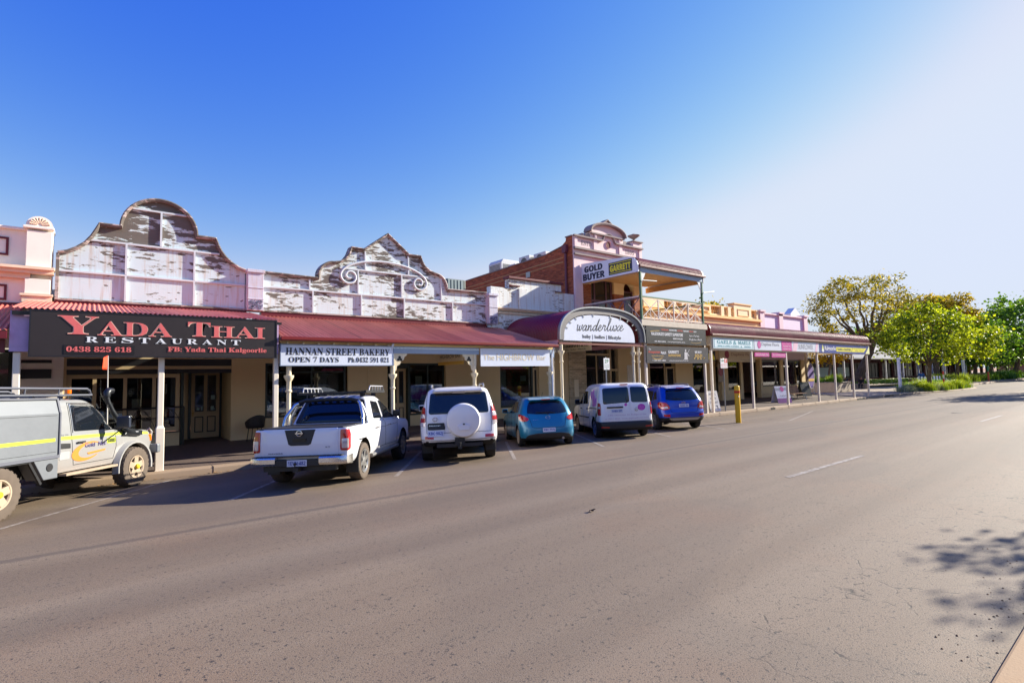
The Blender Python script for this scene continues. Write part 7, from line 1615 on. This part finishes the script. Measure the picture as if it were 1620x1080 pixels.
def tree(name, label, base, top, centre, rad, nclus, per, spread, size, mat, seed, trunk_r, fork, group='trees around the square', flat=.7, long=1.6, limbs=5, hollow=.55, bare=0, droop=.3):
    rg = random.Random(seed); t = thing(name, label, 'tree', base, group); B, Cc = Vector(base), Vector(centre)
    F = Vector(fork); m = MB(); nodes = []
    tr = [B+(F-B)*k+Vector((math.sin(k*3+seed)*.12, math.cos(k*2.5+seed)*.1, 0))*trunk_r*4*k*(1-k)*3 for k in [i/7 for i in range(8)]]
    m.tube(tr, [trunk_r*(1.25-.45*k/7+(.35 if k == 0 else 0)) for k in range(8)], 10)
    pts = []
    while len(pts) < nclus:
        v = Vector((rg.gauss(0, 1), rg.gauss(0, 1), rg.gauss(0, 1))).normalized(); q = rg.uniform(hollow, 1)**.6
        v = Vector((v.x*rad[0]*q, v.y*rad[1]*q, v.z*rad[2]*q))
        if v.z < -rad[2]*.75: continue
        v *= 1+.16*math.sin(v.x*1.3+seed)*math.cos(v.y*1.1+seed*2)
        pts.append(Cc+v)
    for i in range(limbs):
        a = 2*math.pi*(i+rg.random()*.5)/limbs; e = Cc+Vector((rad[0]*.55*math.cos(a), rad[1]*.55*math.sin(a), rad[2]*rg.uniform(-.1, .55)))
        mid = F+(e-F)*.5+Vector((0, 0, -.1*rad[2]+rg.random()*.3)); p = [F+(mid-F)*2*k if k <= .5 else mid+(e-mid)*(2*k-1) for k in [j/8 for j in range(9)]]
        p = [q+Vector((rg.gauss(0, .05), rg.gauss(0, .05), rg.gauss(0, .04)))*rad[0]*.3*(j > 0) for j, q in enumerate(p)]
        r_ = [trunk_r*(.62-.48*j/8) for j in range(9)]; m.tube(p, r_, 7); nodes += list(zip(p[2:], r_[2:]))
    for q in pts:
        b, rb = min(nodes, key=lambda n: (n[0]-q).length+max(0, n[0].z-q.z)*1.5); mid = b+(q-b)*.5+Vector((rg.gauss(0, .1), rg.gauss(0, .1), .08*(q-b).length))
        r0 = min(rb*.6, trunk_r*.25); m.tube([b, b+(mid-b)*.5+Vector((0, 0, .03)), mid, q], [r0, r0*.7, r0*.5, r0*.2], 5, False)
        if (q-b).length > .5: nodes.append((mid, r0*.55))
        if bare:
            for _ in range(bare):
                d = Vector((rg.gauss(0, 1), rg.gauss(0, 1), abs(rg.gauss(0, .8))+.2)).normalized()*spread*2.2; m.tube([q, q+d*.5+Vector((0, 0, -.02)), q+d], [r0*.3, r0*.2, .006], 4, False)
    m.obj('trunk', BARK, t, smooth=60)
    me = leaf_mesh('crown', mat, [(p, rg.uniform(.75, 1.25)) for p in pts], per, spread, size, rg, flat, long, droop)
    o = bpy.data.objects.new('crown', me); COL.objects.link(o); attach(o, t); return t
tree('jacaranda_tree', 'tall spreading olive-yellow tree with leaning trunk and open branches beyond the long verandah', (68.1, 23.3, .3), 13, (68.4, 22.4, 8.6), (5.0, 5.6, 4.1), 150, 54, .46, .15, LF_JACA, 3, .42, (68.7, 21.6, 4.0), flat=.45, long=2.2, limbs=8, bare=3)
tree('jacaranda_tree', 'amber tree behind the tall spreading one, its crown topping the bright green tree', (83.8, 19.4, .3), 12, (83.7, 19.4, 8.6), (3.9, 3.9, 2.7), 95, 75, .45, .2, LF_JACB, 8, .3, (83.7, 19.4, 4.6), flat=.4, long=2.0, limbs=6, bare=2)
tc = tree('young_tree', 'bright green young tree in the kerb bulb, its trunk nearest the road', (60.3, 14.5, -.1), 7.5, (60.3, 14.4, 4.75), (3.8, 3.8, 2.7), 120, 62, .4, .2, LF_MAPLE, 5, .17, (60.35, 14.4, 2.1), limbs=6, long=1.2)
tree('young_tree', 'bright green young tree standing second along the kerb behind the first', (86.3, 17.9, .1), 8.5, (86.3, 17.7, 5.3), (4.4, 4.4, 3.0), 120, 55, .5, .26, LF_MAPLE, 12, .2, (86.3, 17.7, 2.6), limbs=6, long=1.2)
tree('street_tree', 'tall dark green tree at the right edge with bright top', (124.7, 18.2, .2), 14, (124.9, 17.2, 7.6), (7.5, 6.8, 5.6), 170, 55, .75, .4, LF_DARK, 21, .35, (124.8, 17.4, 3.4), limbs=7, long=1.3)
tree('street_tree', 'dark rounded tree between the second young tree and the right edge tree', (104, 19.5, .2), 9, (104, 19.2, 5.2), (5.0, 4.6, 3.2), 100, 55, .6, .32, LF_DARK, 33, .25, (104, 19.3, 2.8), limbs=6, long=1.3)
for i, (x, y, h) in enumerate(((118, 36, 10), (142, 24, 10), (152, 38, 12), (172, 26, 11), (205, 30, 13), (245, 34, 14))):
    tree('street_tree', ['first', 'second', 'third', 'fourth', 'fifth', 'sixth'][i]+' dark tree in the distant green mass along the street at the right', (x, y, .2), h, (x, y, h*.58), (h*.55, h*.55, h*.4), 90, 42, .8, .5, LF_DARK, 60+i, .3, (x, y, h*.3), limbs=5, long=1.3)
tree('golden_tree', 'small golden-leaved tree seen between the far verandah posts', (59.8, 22.9, .3), 5.2, (59.9, 22.4, 3.9), (1.5, 1.8, 1.2), 46, 60, .3, .15, LF_GOLD, 17, .12, (59.9, 22.6, 2.4), limbs=5)
tree('bare_tree', 'thin half-bare tree right beside the end of the lilac shop', (56.2, 24.6, .3), 5.5, (56.2, 24.6, 4.2), (1.6, 1.6, 1.3), 34, 14, .3, .13, LF_JACA, 19, .12, (56.2, 24.6, 2.2), limbs=5, bare=4)
tree('garden_tree', 'green treetop showing above the apricot parapet', (64.5, 39, 0), 11, (64.4, 38.8, 9.3), (3.0, 3.0, 1.9), 55, 60, .5, .3, LF_JACA, 23, .25, (64.4, 38.9, 6), limbs=5)
tree('median_tree', 'leafy median tree just outside the right of the frame that casts the dappled shadow', (17.5, -2.0, -.05), 6, (17.0, -1.95, 4.3), (1.75, 1.4, .9), 40, 70, .16, .09, LF_MAPLE, 41, .12, (17.3, -2.0, 2.6), None, limbs=6, long=1.3, hollow=.2)

def blades(n, h, w, spread, seed, mat, name='foliage', up=.5):
    rg = random.Random(seed); vs, fs, tone = [], [], []
    for _ in range(n):
        a = rg.random()*6.283; b = Vector((rg.gauss(0, spread), rg.gauss(0, spread), 0)); d = Vector((math.cos(a), math.sin(a), 0)); l = h*rg.uniform(.6, 1.25); x = Vector((-d.y, d.x, 0))*w*rg.uniform(.6, 1.3); t = rg.random(); k0 = len(vs)
        lean = rg.uniform(.2, .9)
        for k in (0, .4, .75, 1):
            p = b+d*l*lean*k*k+Vector((0, 0, l*(k*(1.15-up*lean*k))))
            ww = (1-k)**.6 if k < 1 else 0
            vs += [p-x*ww, p+x*ww]
        for j in range(3): fs.append((k0+2*j, k0+2*j+1, k0+2*j+3, k0+2*j+2)); tone.append(max(0, min(1, t+.25*j-.2)))
    me = bpy.data.meshes.new(name); me.from_pydata([tuple(v) for v in vs], [], fs); me.materials.append(mat)
    at = me.attributes.new('tone', 'FLOAT', 'FACE'); at.data.foreach_set('value', tone); return me
def plant(me, name, label, cat, x, y, z, s, rz, group):
    o = bpy.data.objects.new(name, me); COL.objects.link(o); o.location = (x, y, z); o.rotation_euler.z = rz; o.scale = (s, s, s*random.uniform(.85, 1.1)); return tag(o, label, cat, group)
TUFT = [blades(420, .62, .014, .2, 50+i, LF_TUFT) for i in range(3)]; DTUFT = [blades(420, .5, .016, .22, 60+i, LF_DARK) for i in range(2)]; SHRUB = [blades(380, .42, .02, .22, 70+i, LF_SILV, up=.2) for i in range(2)]
rg = random.Random(9)
for i in range(34):
    x = rg.uniform(58.5, 71.2); y0 = 14.2 if x < 60 else 13.75; y = rg.uniform(y0, y0+1.5); plant(TUFT[i % 3], 'tufted_plant', 'arching yellow-green tufted plant in the nearer kerb bulb', 'plant', x, y, -.13, rg.uniform(.9, 1.5), rg.random()*6, 'tufts in the nearer kerb bulb')
for i in range(12):
    x = rg.uniform(58, 71); plant(DTUFT[i % 2], 'tufted_plant', 'darker green tufted plant at the back of the nearer kerb bulb', 'plant', x, rg.uniform(15.6, 16.6), -.05, rg.uniform(1, 1.7), rg.random()*6, 'dark tufts at the back of the bulb')
for i in range(9):
    x = rg.uniform(55.5, 61); plant(SHRUB[i % 2], 'silver_shrub', 'low silver-grey shrub at the left end of the kerb bulb', 'shrub', x, 14.75+rg.random()*.9-(x-55.5)*.12, -.13, rg.uniform(.9, 1.4), rg.random()*6, 'silver shrubs at the left end of the bulb')
for i in range(26):
    x = rg.uniform(77.5, 96); plant(TUFT[i % 3], 'tufted_plant', 'arching yellow tufted plant in the further kerbside bed', 'plant', x, rg.uniform(17.4, 19.2), 0, rg.uniform(1.3, 2.0), rg.random()*6, 'tufts in the further kerbside bed')
for i in range(8):
    plant(SHRUB[i % 2], 'silver_shrub', 'silver shrub between the two kerbside beds', 'shrub', rg.uniform(74.5, 80), rg.uniform(17.2, 18), -.05, rg.uniform(1.2, 1.9), rg.random()*6, 'silver shrubs between the beds')
for i in range(14):
    plant(DTUFT[i % 2], 'tufted_plant', 'dark green plant in the far strip by the right edge', 'plant', rg.uniform(98, 130), rg.uniform(17.5, 19), 0, rg.uniform(1.6, 2.6), rg.random()*6, 'dark plants in the far strip')
m = MB(); vs, fs, tone = [], [], []
gm = blades(5200, .4, .03, 1.0, 77, LF_TUFT, 'grass'); gm.transform(Matrix.Diagonal((4.2, 1.0, 1.0, 1.0)).to_4x4())
o = bpy.data.objects.new('grass', gm); COL.objects.link(o); o.location = (78.5, 22.6, .3); tag(o, 'bright green grass strip across the square behind the tree trunk', 'grass', kind='stuff')

# ---------------- things on the square ----------------
t = thing('planter_box', 'low concrete planter box with plants beyond the last verandah posts', 'planter', (54.3, 20.6, .15)); m = MB(); m.box(52.6, 56.4, 19.6, 22.4, -.1, .75); m.box(52.55, 56.45, 19.55, 22.45, .75, .82); m.obj('box', plain('planter_concrete', srgb(170, 154, 134), .8, var=.2), t, bevel=.02)
for i in range(9): plant((TUFT+DTUFT)[i % 5], 'tufted_plant', 'leafy plant growing in the concrete planter box', 'plant', rg.uniform(52.9, 56.1), rg.uniform(19.9, 22.1), .78, rg.uniform(.9, 1.5), rg.random()*6, 'plants in the planter box')
def post_thing(name, label, cat, x, y, z, h, r_, mat, bands=(), group=None):
    t = thing(name, label, cat, (x, y, z), group); m = MB(); m.lathe((x, y, z), [(r_, -.3), (r_, h), (r_*.7, h+.03), (0, h+.04)], 14); m.obj('post', mat, t, smooth=40)
    for a, b, mt in bands: m = MB(); m.lathe((x, y, z), [(r_*1.03, a), (r_*1.03, b)], 14, cap=False); m.obj('band', mt, t)
    return t
post_thing('white_post', 'square white post standing alone on the paving left of the young tree', 'post', 56.1, 15.6, -.1, 2.95, .13, WHITE)
post_thing('white_post', 'white post behind the second young tree by the further bed', 'post', 93.4, 18.6, .1, 2.9, .17, WHITE)
t = post_thing('marker_pole', 'tall pole with red and white bands and a small sign in the nearer kerb bulb', 'pole', 62.3, 13.9, -.1, 3.9, .06, GALV, ((.7, 1.0, REDI), (1.05, 1.35, WHITE), (1.4, 1.7, REDI)))
m = MB(); m.box(62.15, 62.5, 13.82, 13.84, 3.0, 3.8); m.obj('sign_plate', WHITE, t); m = MB(); m.box(62.18, 62.47, 13.813, 13.819, 3.55, 3.75); m.obj('sign_mark', plain('soft_red', srgb(206, 120, 110), .5), t)
post_thing('marker_pole', 'short red pole with a green top near the right edge of the picture', 'pole', 101, 17.4, -.05, 2.1, .11, plain('faded_red', srgb(196, 84, 50), .5), ((1.3, 2.1, GRN),))
for i in range(8): post_thing('white_bollard', 'small white bollard in the row behind the kerb bulb planting', 'bollard', 66.5+i*1.1, 16.9, -.05, 1.05, .075, WHITE, (), 'white bollards behind the bulb')
t = thing('wooden_stool', 'small brown wooden stool on the paving beside the walking person', 'stool', (72.3, 18.9, .1)); m = MB(); m.box(71.9, 72.7, 18.6, 19.2, .62, .7); m.obj('seat', plain('stool_brown', srgb(122, 72, 40), .6), t)
for a in (71.95, 72.65):
    for b in (18.65, 19.15): m = MB(); m.tube([(a, b, .1), (a, b, .62)], .04, 6); m.obj('leg', plain('stool_brown', (0, 0, 0)), t)
SKIN = plain('skin', srgb(170, 122, 98), .6)
def person(label, base, joints, edges, mats, face, group=None):
    """one continuous skinned figure; joints: name -> (x, y, z, radius) with x to the figure's right, y forward"""
    names = list(joints); me = bpy.data.meshes.new('body'); me.from_pydata([joints[n][:3] for n in names], [(names.index(a), names.index(b)) for a, b in edges], [])
    o = bpy.data.objects.new('person', me); COL.objects.link(o); md = o.modifiers.new('skin', 'SKIN'); ss = o.modifiers.new('sub', 'SUBSURF'); ss.levels = 2; ss.render_levels = 2
    for i, n in enumerate(names): me.skin_vertices[0].data[i].radius = (joints[n][3],)*2; me.skin_vertices[0].data[i].use_root = (n == 'pelvis')
    dg = bpy.context.evaluated_depsgraph_get(); dg.update(); nm = bpy.data.meshes.new_from_object(o.evaluated_get(dg)); o.modifiers.clear(); o.data = nm; nm.materials.clear()
    for x in (mats['top'], mats['legs'], SKIN, mats['hair'], mats['shoe']): nm.materials.append(x)
    P = {n: Vector(joints[n][:3]) for n in names}; hd = P['head']
    for p in nm.polygons:
        c = p.center; best = min(names, key=lambda n: (P[n]-c).length-joints[n][3]*.5); k = 0
        if best in ('head', 'crown', 'neck'): k = 3 if (c.z > hd.z+.03 or c.y < hd.y-.03) and best != 'neck' else 2
        elif best.startswith(('hand', 'finger', 'wrist', 'thumb')): k = 2
        elif best.startswith(('knee', 'ankle', 'hip')) or (best == 'pelvis' and c.z < P['pelvis'].z+.02): k = 1
        elif best.startswith(('toe', 'heel')): k = 4
        p.material_index = k
    nm.polygons.foreach_set('use_smooth', [True]*len(nm.polygons)); o.location = base; o.rotation_euler.z = face; return tag(o, label, 'person', group)
def fingers(J, E, s, w, d):
    w = Vector(w); d = Vector(d).normalized(); side = Vector((0, 1, 0))
    for i in range(4): J[f'finger{s}{i}'] = (*(w+d*(.16+.02*(i in (1, 2)))+side*(.03-.022*i)), .009); E.append((f'hand{s}', f'finger{s}{i}'))
    J[f'thumb{s}'] = (*(w+d*.09+side*.06), .01); E.append((f'wrist{s}', f'thumb{s}'))
def walker():
    J = {'pelvis': (0, 0, .95, .15), 'waist': (0, .01, 1.1, .135), 'chest': (0, .02, 1.32, .165), 'neck': (0, .03, 1.5, .06), 'head': (0, .06, 1.64, .095), 'crown': (0, .05, 1.72, .075)}
    E = [('pelvis', 'waist'), ('waist', 'chest'), ('chest', 'neck'), ('neck', 'head'), ('head', 'crown')]
    for s, x, f in (('r', 1, .18), ('l', -1, -.2)):
        J.update({'hip'+s: (x*.1, 0, .9, .11), 'knee'+s: (x*.1, f*.7+.06, .5, .07), 'ankle'+s: (x*.1, f, .1, .045), 'heel'+s: (x*.1, f-.03, .045, .04), 'toe'+s: (x*.11, f+.16, .03, .03),
                  'shoulder'+s: (x*.2, .02, 1.42, .07), 'elbow'+s: (x*.27, -f*.4, 1.14, .05), 'wrist'+s: (x*.27, -f*.6+.1, .9, .032), 'hand'+s: (x*.27, -f*.6+.13, .82, .035)})
        E += [('pelvis', 'hip'+s), ('hip'+s, 'knee'+s), ('knee'+s, 'ankle'+s), ('ankle'+s, 'heel'+s), ('ankle'+s, 'toe'+s), ('chest', 'shoulder'+s), ('shoulder'+s, 'elbow'+s), ('elbow'+s, 'wrist'+s), ('wrist'+s, 'hand'+s)]
        fingers(J, E, s, (x*.27, -f*.6+.1, .9), (0, .1, -1))
    return J, E
def sitter(lean):
    J = {'pelvis': (0, 0, .5, .16), 'waist': (0, .03, .66, .15), 'chest': (0, .08+lean, .9, .17), 'neck': (0, .12+lean, 1.07, .06), 'head': (0, .17+lean, 1.2, .095), 'crown': (0, .16+lean, 1.28, .075)}
    E = [('pelvis', 'waist'), ('waist', 'chest'), ('chest', 'neck'), ('neck', 'head'), ('head', 'crown')]
    for s, x in (('r', 1), ('l', -1)):
        J.update({'hip'+s: (x*.11, .05, .5, .11), 'knee'+s: (x*.14, .46, .5, .075), 'ankle'+s: (x*.14, .5, .1, .045), 'heel'+s: (x*.14, .47, .045, .04), 'toe'+s: (x*.15, .65, .03, .03),
                  'shoulder'+s: (x*.2, .09+lean, 1.0, .07), 'elbow'+s: (x*.25, .2+lean*.5, .74, .05), 'wrist'+s: (x*.16, .38, .62, .032), 'hand'+s: (x*.14, .44, .6, .035)})
        E += [('pelvis', 'hip'+s), ('hip'+s, 'knee'+s), ('knee'+s, 'ankle'+s), ('ankle'+s, 'heel'+s), ('ankle'+s, 'toe'+s), ('chest', 'shoulder'+s), ('shoulder'+s, 'elbow'+s), ('elbow'+s, 'wrist'+s), ('wrist'+s, 'hand'+s)]
        fingers(J, E, s, (x*.16, .38, .62), (0, 1, -.3))
    return J, E
DKC = plain('dark_cloth', srgb(34, 34, 42), .9); BLC = plain('blue_cloth', srgb(44, 92, 140), .9); NVC = plain('navy_cloth', srgb(30, 38, 60), .9); GRC = plain('grey_cloth', srgb(90, 92, 100), .9); HAIRD = plain('dark_hair', srgb(40, 30, 26), .7); HAIRG = plain('grey_hair', srgb(170, 166, 160), .7)
zp = lambda y: -.141+.241*(y-15.1)/44.9
J, E = walker(); person('person in blue top and dark trousers walking away across the square', (72.8, 18.2, zp(18.2)+.02), J, E, dict(top=BLC, legs=NVC, hair=HAIRD, shoe=DKC), R(-60))
t = thing('stone_bench', 'long pale stone bench across the square where people sit', 'bench', (66, 23, 0)); m = MB(); m.box(64.4, 64.9, 20.8, 26.8, -.1, .42); m.obj('seat', plain('bench_stone', srgb(160, 146, 128), .8), t, bevel=.03)
for i, (y, top, hair, lean, lab) in enumerate(((26.2, DKC, HAIRG, .02, 'seated person in dark clothes furthest left on the stone bench'), (24.3, GRC, HAIRD, .06, 'seated person in a grey top second on the stone bench'), (22.9, NVC, HAIRG, .1, 'seated person in navy leaning forward on the stone bench'), (21.4, DKC, HAIRD, .04, 'seated person in black nearest the leaning tree trunk'))):
    J, E = sitter(lean); person(lab, (64.65, y, zp(y)-.03), J, E, dict(top=top, legs=DKC, hair=hair, shoe=DKC), R(90), 'people sitting on the stone bench')

# ---------------- the other side of the street (seen only in glass and paint) ----------------
rg = random.Random(31)
cols = [srgb(150, 110, 86), srgb(170, 150, 126), srgb(120, 74, 58), srgb(160, 156, 146), srgb(140, 120, 100)]
x = -40
for i in range(14):
    w_ = rg.uniform(14, 22); h = rg.uniform(5, 8); bd = thing('opposite_building', ['tan', 'sandstone', 'red brick', 'grey', 'brown', 'ochre', 'cream', 'second tan', 'second sandstone', 'dark brick', 'blue-grey', 'rust', 'olive', 'pale brown'][i]+' building across the street behind the camera', 'building', (x, -26, 0), 'buildings across the street')
    m = MB(); m.box(x, x+w_-.3, -36, -26, -.3, h); m.obj('wall', plain('opposite_wall_%d' % (i % 5), cols[i % 5], .8), bd); m = MB(); m.prism([(-26, 3.6), (-22, 3.1), (-22, 3.0), (-26, 3.4)], 'x', x, x+w_-.3); m.obj('verandah_roof', MAROOF, bd)
    for k in range(3): window(bd, x+1+k*w_/3.3, x+w_/3.3+k*w_/3.3, .6, 2.7, -25.9, BLACKP, pane=DPANE)
    x += w_
for i, (x, y) in enumerate(((-14, -15), (3, -17), (22, -15), (40, -17), (60, -16), (80, -17), (98, -15), (118, -17), (140, -16), (165, -15))):
    c = copy_tree(tc); c.location = (x, y, -.2); c.rotation_euler.z = i*1.3; c.scale = (1.2, 1.2, 1.15+.1*i % .3); c['label'] = ['first', 'second', 'third', 'fourth', 'fifth', 'sixth', 'seventh', 'eighth', 'ninth', 'tenth'][i]+' green street tree in the row across the street behind the camera'; c['group'] = 'trees across the street'
